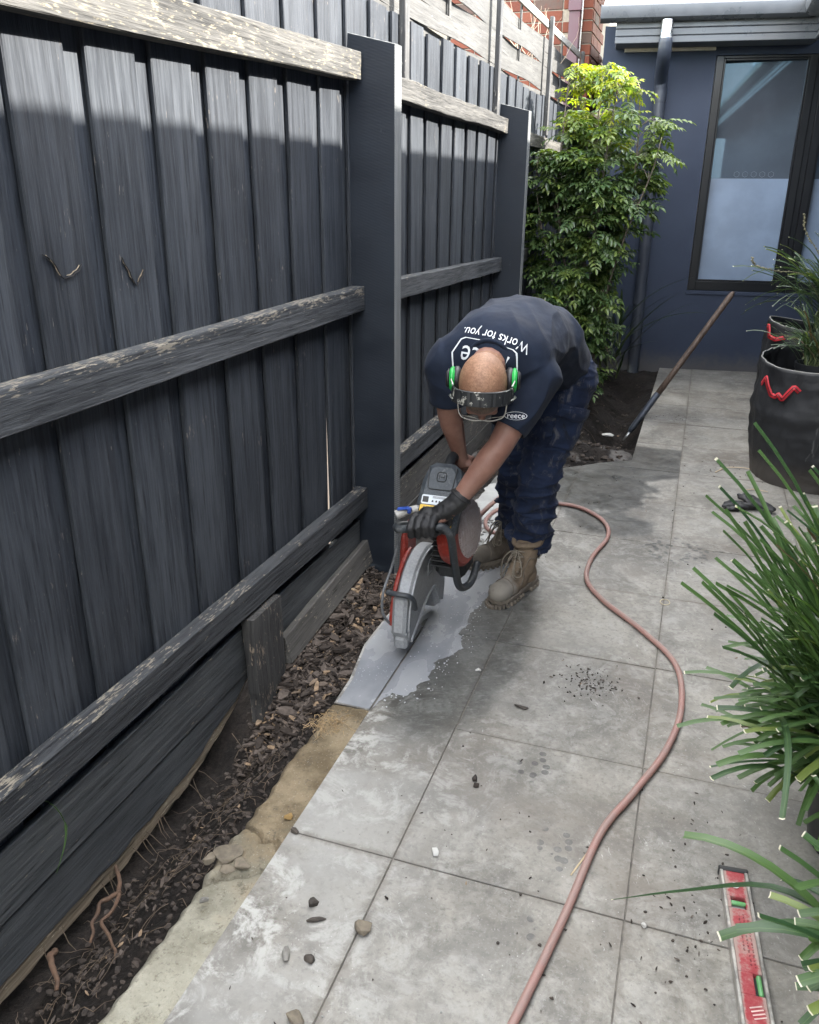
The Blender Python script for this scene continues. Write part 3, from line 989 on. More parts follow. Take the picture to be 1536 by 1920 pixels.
def woven():
    root = thing('woven_screen', (-1.40, 6.5, 2.1), 'sun bleached basket woven timber screen standing above the black palings', 'fence panel')
    ys = [2.13, 3.86, 5.60, 7.34, 9.05]
    z0, z1 = 2.10, 2.83
    for i, y in enumerate(ys[1:]):
        mb = MB()
        mb.box((-1.352, y, 2.47), (0.03, 0.058, 0.80 if i != 2 else 0.84), b=0.003)
        o = mb.build('screen_post', M_WOVENP, root, (-1.352, y, 2.1))
    h = 0.098
    for a, b in zip(ys, ys[1:]):
        if b < 3: continue
        L = b - a - 0.002
        ym = (a + b) / 2
        mb = MB(); mb.box((-1.4105, ym, 2.46), (0.012, 0.03, 0.74), b=0.002)
        mb.build('screen_stake', M_WOVEN, root, (-1.4105, ym, 2.1))
        for k in range(8):
            zc = z0 + 0.04 + k * 0.0945
            if zc > z1 - 0.03: break
            sg = 1 if k % 2 else -1
            vs, fs = plank(L, h, 0.007, 20, k * 3.3 + a, 0.0008, 0.001, 0.001)
            out = []
            s2 = U(-0.004, 0.004)
            for q in vs:
                t = q.z / L
                w = math.sin(math.pi * t)
                out.append(V((q.x + sg * 0.017 * (1 - math.cos(2 * math.pi * t)) * 0.55, q.z, -q.y * (1 - 0.10 * w) + s2 + (-0.010 if sg > 0 else 0.006) * math.sin(2 * math.pi * t) * 0.6)))
            link('slat', mkmesh('slat', out, fs, M_WOVEN), root, (-1.4105, a + 0.001, zc))
        plank_obj('cap_board', L, 0.055, 0.018, 'y', M_CAP, root, (-1.385, a + 0.001, z1 + 0.01), a, 8)
woven()

# stake in front of the plinth, and the loose edging board beyond it
def stake():
    mb = MB()
    vs, fs = plank(0.52, 0.205, 0.048, 16, 3.7, 0.004, 0.006, 0.004)
    vs = [V((q.x + 0.05 * (q.z / 0.52 - 0.5) * -0.2, q.y * (1.0 if q.z > 0.2 else 0.93 + 0.05 * noise.noise(V((q.z * 30, q.y * 10, 0)))), q.z)) for q in vs]
    o = link('timber_stake', mkmesh('timber_stake', vs, fs, M_STAKE), None, (-1.314, 2.27, -0.235))
    tag(o, 'short black weathered timber stake standing in the soil against the plinth board', 'stake')
    vs, fs = plank(1.05, 0.11, 0.03, 14, 9.1, 0.003, 0.006)
    vs = [V((q.x, q.z, -q.y)) for q in vs]
    o = link('edging_board', mkmesh('edging_board', vs, fs, M_PLINTHG), None, (-1.296, 2.385, 0.045))
    o.rotation_euler = (R_(2.2), R_(-14), R_(0.6))
    tag(o, 'loose grey timber edging board leaning along the foot of the fence beside the mulch', 'board')
stake()

# ------------------------------------------------------------------ the house
def house():
    d = V((1, 0.12, 0)).normalized(); nrm = V((0.12, -1, 0)).normalized()
    O = V((0.03, 8.583, 0))
    H = thing('rendered_house', O, 'navy blue rendered house with a grey gutter and tall black framed window', 'house')
    P = lambda u, dpt, z: O + d * u + nrm * dpt + V((0, 0, z))
    Rm = Matrix((d, -nrm, V((0, 0, 1)))).transposed()
    def bx(mb, u0, u1, p0, p1, z0, z1, b=0.003):
        mb.box(P((u0 + u1) / 2, (p0 + p1) / 2, (z0 + z1) / 2), (u1 - u0, p1 - p0, z1 - z0), Rm, b)
    uL, w0, w1, zs, zt = -1.12, -0.155, 1.10, 0.752, 2.735
    mb = MB()
    mb.prism([(uL, -0.35), (2.2, -0.35), (2.2, zs), (w0, zs), (w0, zt), (2.2, zt), (2.2, 2.98), (uL, 2.98)], O, d, V((0, 0, 1)), nrm, -0.25, 0.0)
    mb.build('wall', M_WALL, H)
    mb = MB(); bx(mb, 1.0965, 1.45, -0.20, -0.002, zs + 0.001, zt - 0.001); mb.build('wall_return', M_WALL, H)
    mb = MB(); bx(mb, uL, uL + 0.24, -5.5, -0.252, -0.35, 3.0); mb.build('side_wall', M_WALL, H)
    mb = MB(); bx(mb, w0 - 0.01, w1, -0.05, 0.012, zs - 0.035, zs - 0.002); mb.build('sill', M_WALL, H)
    # windows: frame, glass, frosted film, a row of etched hexagons
    def window(g0, g1, label, hexes):
        f = MB()
        gz0, gz1 = 0.838, 2.712
        fl = 0.066; fr = 0.066
        W = empty('window', P((g0 + g1) / 2, -0.05, gz0)); W.parent = H; W.location = P((g0 + g1) / 2, -0.05, gz0) - wloc(H)
        W['label'] = label
        for (a, b_, c, e) in ((g0 - fl, g0, zs + 0.001, zt - 0.001), (g1, g1 + fr, zs + 0.001, zt - 0.001), (g0, g1, gz1, zt - 0.001), (g0, g1, zs + 0.001, gz0)):
            bx(f, a, b_, -0.16, -0.018, c, e, 0.004)
        for (a, b_, c, e) in ((g0 - 0.0, g0 + 0.016, gz0, gz1), (g1 - 0.016, g1, gz0, gz1), (g0 + 0.016, g1 - 0.016, gz1 - 0.016, gz1), (g0 + 0.016, g1 - 0.016, gz0, gz0 + 0.016)):
            bx(f, a, b_, -0.050, -0.030, c, e, 0.003)
        f.build('frame', M_FRAME, W)
        # the glass stands square to the side fence, a little askew in the deep frame
        gm = P((g0 + g1) / 2, -0.100, 0); gw = (g1 - g0)
        skew = Matrix((V((math.cos(0.035), math.sin(0.035), 0)), V((-math.sin(0.035), math.cos(0.035), 0)), V((0, 0, 1)))).transposed()
        q = MB(); q.box(V((gm.x, gm.y, (gz0 + gz1) / 2)), (gw - 0.004, 0.006, gz1 - gz0 - 0.003), skew, 0.001); q.build('pane', M_PANE, W)
        q = MB(); q.box(V((gm.x, gm.y - 0.0042, (1.7473 + gz0) / 2)), (gw - 0.006, 0.0008, 1.7473 - gz0 - 0.004), skew, 0.0003); q.build('frosted_film', M_FILM, W)
        if hexes:
            for i in range(5):
                q = MB()
                c = gm + V((1, 0.035, 0)) * (-gw / 2 + 0.245 + i * 0.073) + V((0, -0.0040, 1.782))
                for k in range(6):
                    a, b_ = math.pi / 3 * k + 0.5, math.pi / 3 * (k + 1) + 0.5
                    pa = c + V((1, 0.035, 0)) * (0.025 * math.cos(a)) + V((0, 0, 0.025 * math.sin(a))); pb = c + V((1, 0.035, 0)) * (0.025 * math.cos(b_)) + V((0, 0, 0.025 * math.sin(b_)))
                    q.tube([pa, pb], 0.0014, 4)
                q.build('hexagon_mark', M_DECAL, W)
    window(-0.083, 0.62, 'tall window with five etched hexagons above its frosted half', True)
    window(0.80, 1.03, 'narrow pane right of the mullion', False)
    q = MB(); bx(q, 0.6865, 0.7335, -0.10, -0.03, zs + 0.002, zt - 0.002, 0.003); q.build('mullion', M_FRAME, H)
    # eaves
    ov = 0.35
    q = MB(); bx(q, -1.02, 0.60, 0.0, ov - 0.02, 2.80, 2.815, 0.002); q.build('soffit', M_SOFF, H)
    q = MB(); bx(q, -0.94, -0.17, 0.001, 0.03, 2.772, 2.799, 0.002); q.build('cornice_strip', plain('cream_strip', (0.5, 0.47, 0.4), 0.6, var=0.1), H)
    q = MB()
    for k, (z0, z1, pr) in enumerate(((2.795, 2.845, 0.0), (2.849, 2.90, 0.004), (2.904, 2.95, 0.008))):
        bx(q, -1.03, 0.62, ov - 0.018, ov + pr, z0, z1, 0.004)
    q.build('fascia', M_TRIM, H)
    prof = [(0.008, 2.955), (0.012, 2.945), (0.085, 2.945), (0.125, 2.965), (0.137, 3.0), (0.137, 3.05), (0.128, 3.062), (0.12, 3.055), (0.127, 3.045), (0.127, 3.0), (0.118, 2.972), (0.082, 2.955), (0.02, 2.955), (0.02, 3.04), (0.008, 3.04)]
    q = MB(); q.prism([(a, b_) for a, b_ in prof], P(0, ov, 0), nrm, (0, 0, 1), d, -1.16, 0.52)
    q.prism([(0.008, 2.945), (0.085, 2.945), (0.125, 2.965), (0.137, 3.0), (0.137, 3.06), (0.008, 3.06)], P(0, ov, 0), nrm, (0, 0, 1), d, -1.165, -1.16)
    smooth_angle(q.build('gutter', M_TRIM, H), 35)
    # corrugated roof going up behind the gutter
    q = MB(); vs = []; fs = []
    N = 300; u0, u1 = -1.14, 1.6
    for j, (dp, z) in enumerate(((ov + 0.05, 3.045), (-2.6, 3.045 + (2.6 + ov + 0.05) * math.tan(R_(21))))):
        for i in range(N + 1):
            u = u0 + (u1 - u0) * i / N
            ph = (u * 5.2) % 1.0
            rib = 0.022 * sst(0.16 - abs(ph - 0.5), 0.0, 0.05)
            vs.append(P(u, dp, z + rib))
    fs = [(i, i + 1, N + 2 + i, N + 1 + i) for i in range(N)]
    q.add(vs, fs)
    o = q.build('roof', M_ROOF, H); o['label'] = 'ribbed metal roof sheeting'
    # downpipe from the gutter back to the wall and down
    px = -0.60
    q = MB()
    q.tube([P(px - 0.02, ov + 0.07, 2.95), P(px - 0.02, ov + 0.07, 2.80)], 0.05, 20)
    o = smooth_angle(q.build('outlet', M_STEEL, H)); o['label'] = 'short shiny steel outlet under the gutter'
    q = MB()
    pts = [P(px - 0.02, ov + 0.07, 2.81), P(px - 0.02, ov + 0.07, 2.775), P(px - 0.018, ov + 0.035, 2.70), P(px - 0.01, 0.12, 2.56), P(px, 0.075, 2.49), P(px, 0.072, 2.40)]
    q.tube(spline(pts, 18), 0.056, 20)
    q.tube([P(px, 0.072, 2.42), P(px + 0.02, 0.072, -0.12)], 0.053, 20)
    q.tube([P(px, 0.072, 2.43), P(px, 0.072, 2.37)], 0.059, 20)
    for z in (1.75, 0.62):
        q.tube([P(px + 0.005, 0.072, z), P(px + 0.006, 0.072, z + 0.03)], 0.0565, 20)
    smooth_angle(q.build('downpipe', M_PIPE, H))
    # the wing along the right of the path: its eave keeps the path in shade
    q = MB(); q.box((1.28, 1.2, 1.3), (0.22, 15.2, 3.3), b=0.003); q.build('wing_wall', M_WALL, H)
    q = MB(); q.box((0.90, 1.1, 2.807), (0.55, 14.4, 0.014), b=0.002); q.build('wing_soffit', M_SOFF, H)
    q = MB()
    for k, (z0, z1, pr) in enumerate(((2.795, 2.845, 0.0), (2.849, 2.90, 0.004), (2.904, 2.95, 0.008))):
        q.box((0.64 - pr / 2, 1.1, (z0 + z1) / 2), (0.02 + pr, 14.35, z1 - z0), b=0.004)
    q.build('wing_fascia', M_TRIM, H)
    q = MB(); q.prism(prof, (0.637, 0, 0), (-1, 0, 0), (0, 0, 1), (0, 1, 0), -6.2, 8.285)
    smooth_angle(q.build('wing_gutter', M_TRIM, H), 35)
    q = MB(); q.add([(0.60, -6.2, 3.045), (4.4, -6.2, 3.045 + 3.8 * math.tan(R_(20))), (4.4, 9.6, 3.045 + 3.8 * math.tan(R_(20))), (0.60, 8.28, 3.045)], [(0, 1, 2, 3)])
    q.add([(0.60, -6.2, 3.025), (4.4, -6.2, 3.025 + 3.8 * math.tan(R_(20))), (4.4, 9.6, 3.025 + 3.8 * math.tan(R_(20))), (0.60, 8.28, 3.025)], [(3, 2, 1, 0)])
    q.build('wing_roof', M_ROOF, H)
    return H
HOUSE = house()

def bricks():
    B = thing('brick_building', (-1.4, 9.6, 0), 'red brick building with a maroon downpipe rising behind the far end of the fence', 'building')
    cx, cy = -1.352, 9.5
    core = MB()
    core.box((cx - 0.006 - 1.5, cy + 0.006 + 1.5, 2.2), (3.0, 3.0, 5.2), b=0.002)
    core.build('wall', M_MORTAR, B)
    Lb, Hb, Db, j = 0.29, 0.092, 0.115, 0.011
    course = Hb + j
    mb = MB(); mb.box((0, 0, 0), (Lb, 0.03, Hb), b=0.003); mF = mkmesh('brick', mb.v, mb.f, M_BRICK)
    mb = MB(); mb.box((0, 0, 0), (0.03, Lb, Hb), b=0.003); mS = mkmesh('brick', mb.v, mb.f, M_BRICK)
    for r in range(24):
        z = 2.02 + r * course
        if z > 4.0: break
        off = 0 if r % 2 else (Lb + j) / 2
        for c in range(5):
            x = cx - Lb / 2 - c * (Lb + j) + (off if c else 0)
            if c == 0 and off: x = cx - Lb / 2
            if c and off: x -= 0.0
            L = Lb
            link('brick', mF, B, (x - (0.0 if (c == 0 or not off) else (Lb + j) * 1.0 - off + 0.0), cy + 0.009 + U(-0.001, 0.001), z)) if not (c == 0 and off) else None
        if off:
            mb = MB(); mb.box((0, 0, 0), (Lb / 2 - j / 2, 0.03, Hb), b=0.003)
            link('brick', mkmesh('brick', mb.v, mb.f, M_BRICK), B, (cx - Lb / 4 + j / 4, cy + 0.009, z))
        for c in range(3):
            y = cy + 0.026 + Lb / 2 + c * (Lb + j) + (0 if r % 2 else -(Lb + j) / 2)
            if y - Lb / 2 < cy + 0.02:
                mb = MB(); mb.box((0, 0, 0), (0.03, Lb / 2 - 0.03, Hb), b=0.003)
                link('brick', mkmesh('brick', mb.v, mb.f, M_BRICK), B, (cx - 0.0095, cy + 0.03 + Lb / 4 - 0.008, z))
            else:
                link('brick', mS, B, (cx - 0.0095 + U(-0.001, 0.001), y, z))
    q = MB(); q.box((-1.515, 9.43, 2.4), (0.105, 0.08, 1.83), b=0.004); q.box((-1.515, 9.42, 3.9), (0.125, 0.10, 1.25), b=0.004)
    o = q.build('downpipe', M_MAROON, B); o['label'] = 'maroon square downpipe on the brickwork'
    q = MB(); q.tube([(-1.452, 9.455, 2.6), (-1.452, 9.46, 3.1), (-1.446, 9.44, 3.25), (-1.45, 9.45, 3.5), (-1.45, 9.45, 4.4)], 0.007, 6)
    q.build('cable', plain('white_cable', (0.7, 0.7, 0.68), 0.5), B)
bricks()

def beyond():
    """what stands behind the camera and shows only in the window glass"""
    N = thing('rear_neighbour_house', (-2.5, -13, 0), 'white rendered house with a dark tiled roof, seen reflected in the window', 'house')
    q = MB(); q.box((-3.0, -18.5, 1.1), (7.0, 5, 3.0), b=0.01); q.build('wall', plain('white_render', (0.6, 0.6, 0.58), 0.8, var=0.08, scale=2), N)
    q = MB(); q.prism([(-2.7, 0), (2.7, 0), (0, 1.0)], (-3.0, -18.5, 2.605), (0, 1, 0), (0, 0, 1), (1, 0, 0), -3.7, 3.7); q.build('roof', plain('roof_tiles', (0.09, 0.085, 0.085), 0.7, var=0.3, scale=6), N)
    q = MB(); q.box((-3.4, -15.99, 1.4), (1.1, 0.05, 1.0), b=0.01); q.build('window', M_PANE, N)
    q = MB(); q.box((1.7, -18.5, 2.6), (1.6, 4, 6.2), b=0.01); q.build('upper_storey', plain('pale_cladding', (0.55, 0.56, 0.58), 0.7, var=0.08, scale=2), N)
beyond()

# ------------------------------------------------------------------ slurry, mulch, roots
def densify(P, st, wob, seed):
    out = []
    for i in range(len(P)):
        a, b = V(P[i] + (0,)), V(P[(i + 1) % len(P)] + (0,))
        n = max(1, int((b - a).length / st))
        for k in range(n):
            q = a.lerp(b, k / n)
            w = wob(q)
            out.append((q.x + w * noise.fractal(V((q.x * 14, q.y * 14, seed)), 1, 2, 4), q.y + w * noise.fractal(V((q.x * 14, q.y * 14, seed + 9)), 1, 2, 4)))
    return out

def slurry():
    mb = MB()
    right = [(-0.8815, 2.207), (-0.87, 2.275), (-0.83, 2.325), (-0.784, 2.336), (-0.745, 2.45), (-0.758, 2.56), (-0.705, 2.66), (-0.702, 2.72), (-0.735, 2.80), (-0.722, 2.894), (-0.75, 2.96), (-0.735, 3.035),
             (-0.70, 3.14), (-0.712, 3.25), (-0.66, 3.40), (-0.72, 3.55), (-0.9, 3.62), (-1.04, 3.6), (-1.05, 3.0), (-0.895, 2.92), (-0.8815, 2.65)]
    left = [(-0.8885, 2.207), (-0.8885, 2.65), (-0.905, 2.92), (-1.05, 2.99), (-1.056, 2.85), (-1.052, 2.70), (-1.056, 2.6), (-1.03, 2.45), (-1.012, 2.36), (-1.008, 2.207), (-0.96, 2.207)]
    for P, sd in ((right, 2.0), (left, 5.0)):
        D = densify(P, 0.006, lambda q: 0.0 if (abs(q.x + 0.885) < 0.012 or q.x < -1.0 or q.y < 2.215) else 0.030, sd)
        mb.prism(D, (0, 0, 0), (1, 0, 0), (0, 1, 0), (0, 0, 1), 0.0012, 0.0022, 0.0005)
    o = mb.build('slurry_puddle', M_SLURRY)
    tag(o, 'thin wet grey slurry puddle spread over the tiles round the saw cut', None, kind='stuff')
    mb = MB()
    for i in range(260):
        if rng.random() < 0.6:
            k = rng.randrange(len(right) - 6); q = V(right[k] + (0,)).lerp(V(right[k + 1] + (0,)), rng.random()); x, y = q.x + rng.gauss(0.012, 0.03), q.y + rng.gauss(-0.005, 0.03)
        else: x, y = rng.gauss(-0.84, 0.09), rng.gauss(2.95, 0.35)
        if x < -0.875 or y < 2.21: continue
        r = U(0.0015, 0.0045) * U(0.4, 1.0)
        mb.prism([(r * U(0.6, 1.3) * math.cos(t), r * U(0.6, 1.3) * math.sin(t)) for t in [w * math.pi / 4 for w in range(8)]], (x, y, 0), (1, 0, 0), (0, 1, 0), (0, 0, 1), 0.001, 0.0036, 0.0004)
    tag(mb.build('slurry_spatter', plain('slurry_froth', (0.46, 0.47, 0.48), 0.25, var=0.1)), 'pale froth and spatter drops round the slurry puddle', None, kind='stuff')
    # dry pale slurry further back along the edge
    P = [(-1.05, 3.58), (-0.86, 3.56), (-0.83, 3.8), (-0.70, 4.1), (-0.66, 4.3), (-0.73, 4.6), (-0.9, 4.72), (-1.05, 4.6)]
    mb = MB()
    mb.prism(densify(P, 0.02, lambda q: 0.03, 3.3), (0, 0, 0), (1, 0, 0), (0, 1, 0), (0, 0, 1), 0.001, 0.0042, 0.0015)
    tag(mb.build('dried_slurry', plain('dried_slurry', (0.36, 0.36, 0.345), 0.9, var=0.18, scale=14, bump=0.3)), 'pale dried slurry crust on the paving behind the boots', None, kind='stuff')
slurry()

M_BARK = NB('bark_chips')
def bark_mat():
    n = M_BARK
    r = n.math('FRACT', n.math('MULTIPLY', n.sep(n.uv)[0], 1.0))
    c = n.mix(n.ramp(r, 0.0, 1.0), (0.020, 0.015, 0.012), (0.105, 0.085, 0.072))
    c = n.mix(n.ramp(r, 0.90, 0.95), c, (0.24, 0.17, 0.11))
    g = n.noise(n.vm('MULTIPLY', n.obj, (60, 60, 60)), 1.0, 4, 0.6)
    c = n.mix(1.0, c, n.grey(n.ramp(g, 0.3, 0.7, 0.7, 1.2)), 'MULTIPLY')
    n.set(c, 0.9, 0, 0.25); n.bump(g, 0.5, 0.003)
    return n.m
M_BARK = bark_mat()

def chips(name, n, region, size, label, zfn, mat, flat=0.5):
    vs = []; fs = []; uv = []
    for i in range(n):
        x, y = region()
        z = zfn(x, y)
        L = size * U(0.5, 1.5); W = L * U(0.22, 0.5); T = L * U(0.06, 0.14)
        M = Matrix.Rotation(U(0, 6.283), 3, 'Z') @ Matrix.Rotation(U(-flat, flat), 3, 'Y') @ Matrix.Rotation(U(-flat, flat), 3, 'X')
        b = len(vs); u = rng.random()
        c = V((x, y, z + T * 0.4 + U(0, size * 0.25)))
        k = U(0.5, 1.0); bnd = U(-0.1, 0.25) * L
        for (a, q, w) in ((-1, 0.0, 0.35), (-0.35, bnd * 0.6, 1.0), (0.4, bnd * 0.5, k), (1, 0.0, 0.3)):
            for s1 in (-1, 1):
                for s2 in (-1, 1):
                    vs.append(M @ V((a * L / 2, s1 * W / 2 * w, s2 * T / 2 + q * 0.5)) + c); uv.append((u, 0.0))
        for k2 in range(3):
            o = b + 4 * k2
            fs += [(o, o + 4, o + 5, o + 1), (o + 2, o + 3, o + 7, o + 6), (o, o + 2, o + 6, o + 4), (o + 1, o + 5, o + 7, o + 3)]
        fs += [(b, b + 1, b + 3, b + 2), (b + 12, b + 14, b + 15, b + 13)]
    o = link(name, mkmesh(name, vs, fs, mat, False, uv))
    return tag(o, label, None, kind='stuff')

def mulch_region():
    while True:
        y = U(2.0, 3.3); x = U(-1.32, -1.0)
        lo = -1.30
        hi = -1.05 if y > 2.45 else -1.16 + 0.14 * (y - 2.0) / 0.45
        if lo < x < hi: return x, y
chips('bark_mulch', 2100, mulch_region, 0.034, 'dark shredded bark mulch heaped along the foot of the fence', lambda x, y: soil_z(x, y) + 0.004, M_BARK, 0.7)
chips('bark_fines', 2600, mulch_region, 0.015, 'fine shredded bark between the larger mulch chips', lambda x, y: soil_z(x, y) + 0.006, M_BARK, 0.8)
chips('leaf_shreds', 260, mulch_region, 0.055, 'long stringy bark shreds lying over the mulch', lambda x, y: soil_z(x, y) + 0.008, M_BARK, 0.35)
def litter_region():
    if rng.random() < 0.5: return U(-1.33, -1.06), U(0.7, 2.2)
    return U(-1.33, -0.35), U(5.0, 8.2)
chips('bark_litter', 520, litter_region, 0.019, 'scattered bark and leaf litter on the bare soil', lambda x, y: soil_z(x, y), M_BARK, 0.7)
chips('rail_chips', 90, lambda: (-1.342 + U(-0.022, 0.022), U(4.2, 5.4)), 0.026, 'wood chips lying along the bottom rail of the middle bay', lambda x, y: 0.418 - 0.008 * (y - 3.3), M_BARK, 0.25)

def clods(name, n, region, size, label, zfn, mat):
    vs = []; fs = []
    base = [V((math.cos(a) * math.cos(b), math.sin(a) * math.cos(b), math.sin(b))) for b in (-0.9, 0.0, 0.8) for a in [k * math.pi / 3 + (0.4 if b == 0 else 0) for k in range(6)]]
    for i in range(n):
        x, y = region(); r = size * U(0.35, 1.0) ** 1.5
        b = len(vs); c = V((x, y, zfn(x, y) + r * 0.45)); sx, sy = U(0.7, 1.4), U(0.7, 1.3)
        for q in base:
            k = U(0.6, 1.35)
            vs.append(c + V((q.x * r * k * sx, q.y * r * k * sy, q.z * r * k * 0.75)))
        for j in range(2):
            for k in range(6):
                k2 = (k + 1) % 6
                fs.append((b + j * 6 + k, b + j * 6 + k2, b + j * 6 + 6 + k2, b + j * 6 + 6 + k))
        fs.append(tuple(b + 12 + k for k in range(6))); fs.append(tuple(b + k for k in range(6))[::-1])
    o = link(name, mkmesh(name, vs, fs, mat, False))
    return tag(o, label, None, kind='stuff')
M_CLOD = plain('soil_clod', (0.040, 0.031, 0.025), 0.95, var=0.5, scale=60, bump=0.4)
M_PALEC = plain('pale_crumb', (0.27, 0.265, 0.245), 0.9, var=0.3, scale=50)
def tile_spots():
    k = rng.random()
    if k < 0.16: return (rng.gauss(0.19, 0.07), rng.gauss(1.68, 0.22))
    if k < 0.40: return (rng.gauss(-0.20, 0.06), rng.gauss(2.62, 0.05))
    if k < 0.50: return (rng.gauss(-0.25, 0.2), rng.gauss(1.5, 0.3))
    if k < 0.62: return (rng.gauss(0.35, 0.14), rng.gauss(5.35, 0.10))
    if k < 0.72: return (rng.gauss(-0.12, 0.12), rng.gauss(6.55, 0.07))
    return (U(-0.85, 0.6), U(0.9, 6.0))
def on_path(f):
    while True:
        x, y = f()
        if x > -0.86 and x < 1.0 and not (y > 4.9 and x < -0.25) and not (x < -0.6 and y > 2.1 and y < 3.7): return x, y
chips('path_litter', 200, lambda: on_path(tile_spots), 0.0095, 'small dark crumbs and bark bits dropped on the paving', lambda x, y: 0.001, M_BARK, 0.3)
clods('path_crumbs', 340, lambda: on_path(tile_spots), 0.0042, 'small soil crumbs scattered over the paving', lambda x, y: 0.0, M_CLOD)
clods('pale_crumbs', 160, lambda: on_path(lambda: (U(-0.85, 0.5), U(0.9, 4.5))), 0.0030, 'tiny pale grit on the paving', lambda x, y: 0.0, M_PALEC)
clods('slurry_crumbs', 150, lambda: (rng.gauss(-0.9, 0.07), rng.gauss(3.95, 0.22)), 0.016, 'lumps of drying slurry beside the far boot', lambda x, y: 0.003, M_PALEC)
clods('bed_clods', 420, lambda: (U(-1.3, -0.33), 5.15 + abs(rng.gauss(0, 1.1))), 0.022, 'loose clods of dug soil in the garden bed', lambda x, y: soil_z(x, y), M_CLOD)
clods('trench_clods', 900, lambda: (U(-1.36, -1.05), U(0.5, 2.4)), 0.010, 'loose crumbs of soil in the trench under the plinth', lambda x, y: soil_z(x, y), M_CLOD)

def lump(name, at, r, mat, seed, sc=(1, 1, 0.7), rot=0.0):
    """broken, angular bit: the hull of scattered points"""
    rr = random.Random(int(seed * 1000))
    bm = bmesh.new()
    for i in range(16):
        q = V((rr.gauss(0, 1), rr.gauss(0, 1), rr.gauss(0, 1))).normalized() * rr.uniform(0.8, 1.15)
        q = V((max(-0.82, min(0.82, q.x)), max(-0.85, min(0.85, q.y)), max(-0.8, min(0.75, q.z))))
        bm.verts.new((q.x * r * sc[0] * 1.15, q.y * r * sc[1] * 1.15, q.z * r * sc[2] * 1.15))
    h = bmesh.ops.convex_hull(bm, input=bm.verts)
    bmesh.ops.delete(bm, geom=[v for v in h['geom_interior'] if isinstance(v, bmesh.types.BMVert)], context='VERTS')
    bmesh.ops.bevel(bm, geom=list(bm.edges), offset=r * 0.06, segments=1, affect='EDGES')
    me = bpy.data.meshes.new(name); bm.to_mesh(me); bm.free()
    me.materials.append(mat)
    o = link(name, me, None, (at[0], at[1], at[2] + r * sc[2] * 0.78))
    o.rotation_euler = (0, 0, rot)
    return o
M_STONE = plain('grey_stone', (0.20, 0.19, 0.17), 0.85, var=0.35, scale=40, bump=0.3)
M_WSTONE = plain('white_stone', (0.42, 0.41, 0.385), 0.7, var=0.12, scale=30)
M_TSTONE = plain('tan_rubble', (0.145, 0.122, 0.09), 0.9, var=0.35, scale=45, bump=0.4)
M_DWOOD = plain('dark_wood_bit', (0.055, 0.046, 0.038), 0.9, var=0.5, scale=50, bump=0.5)
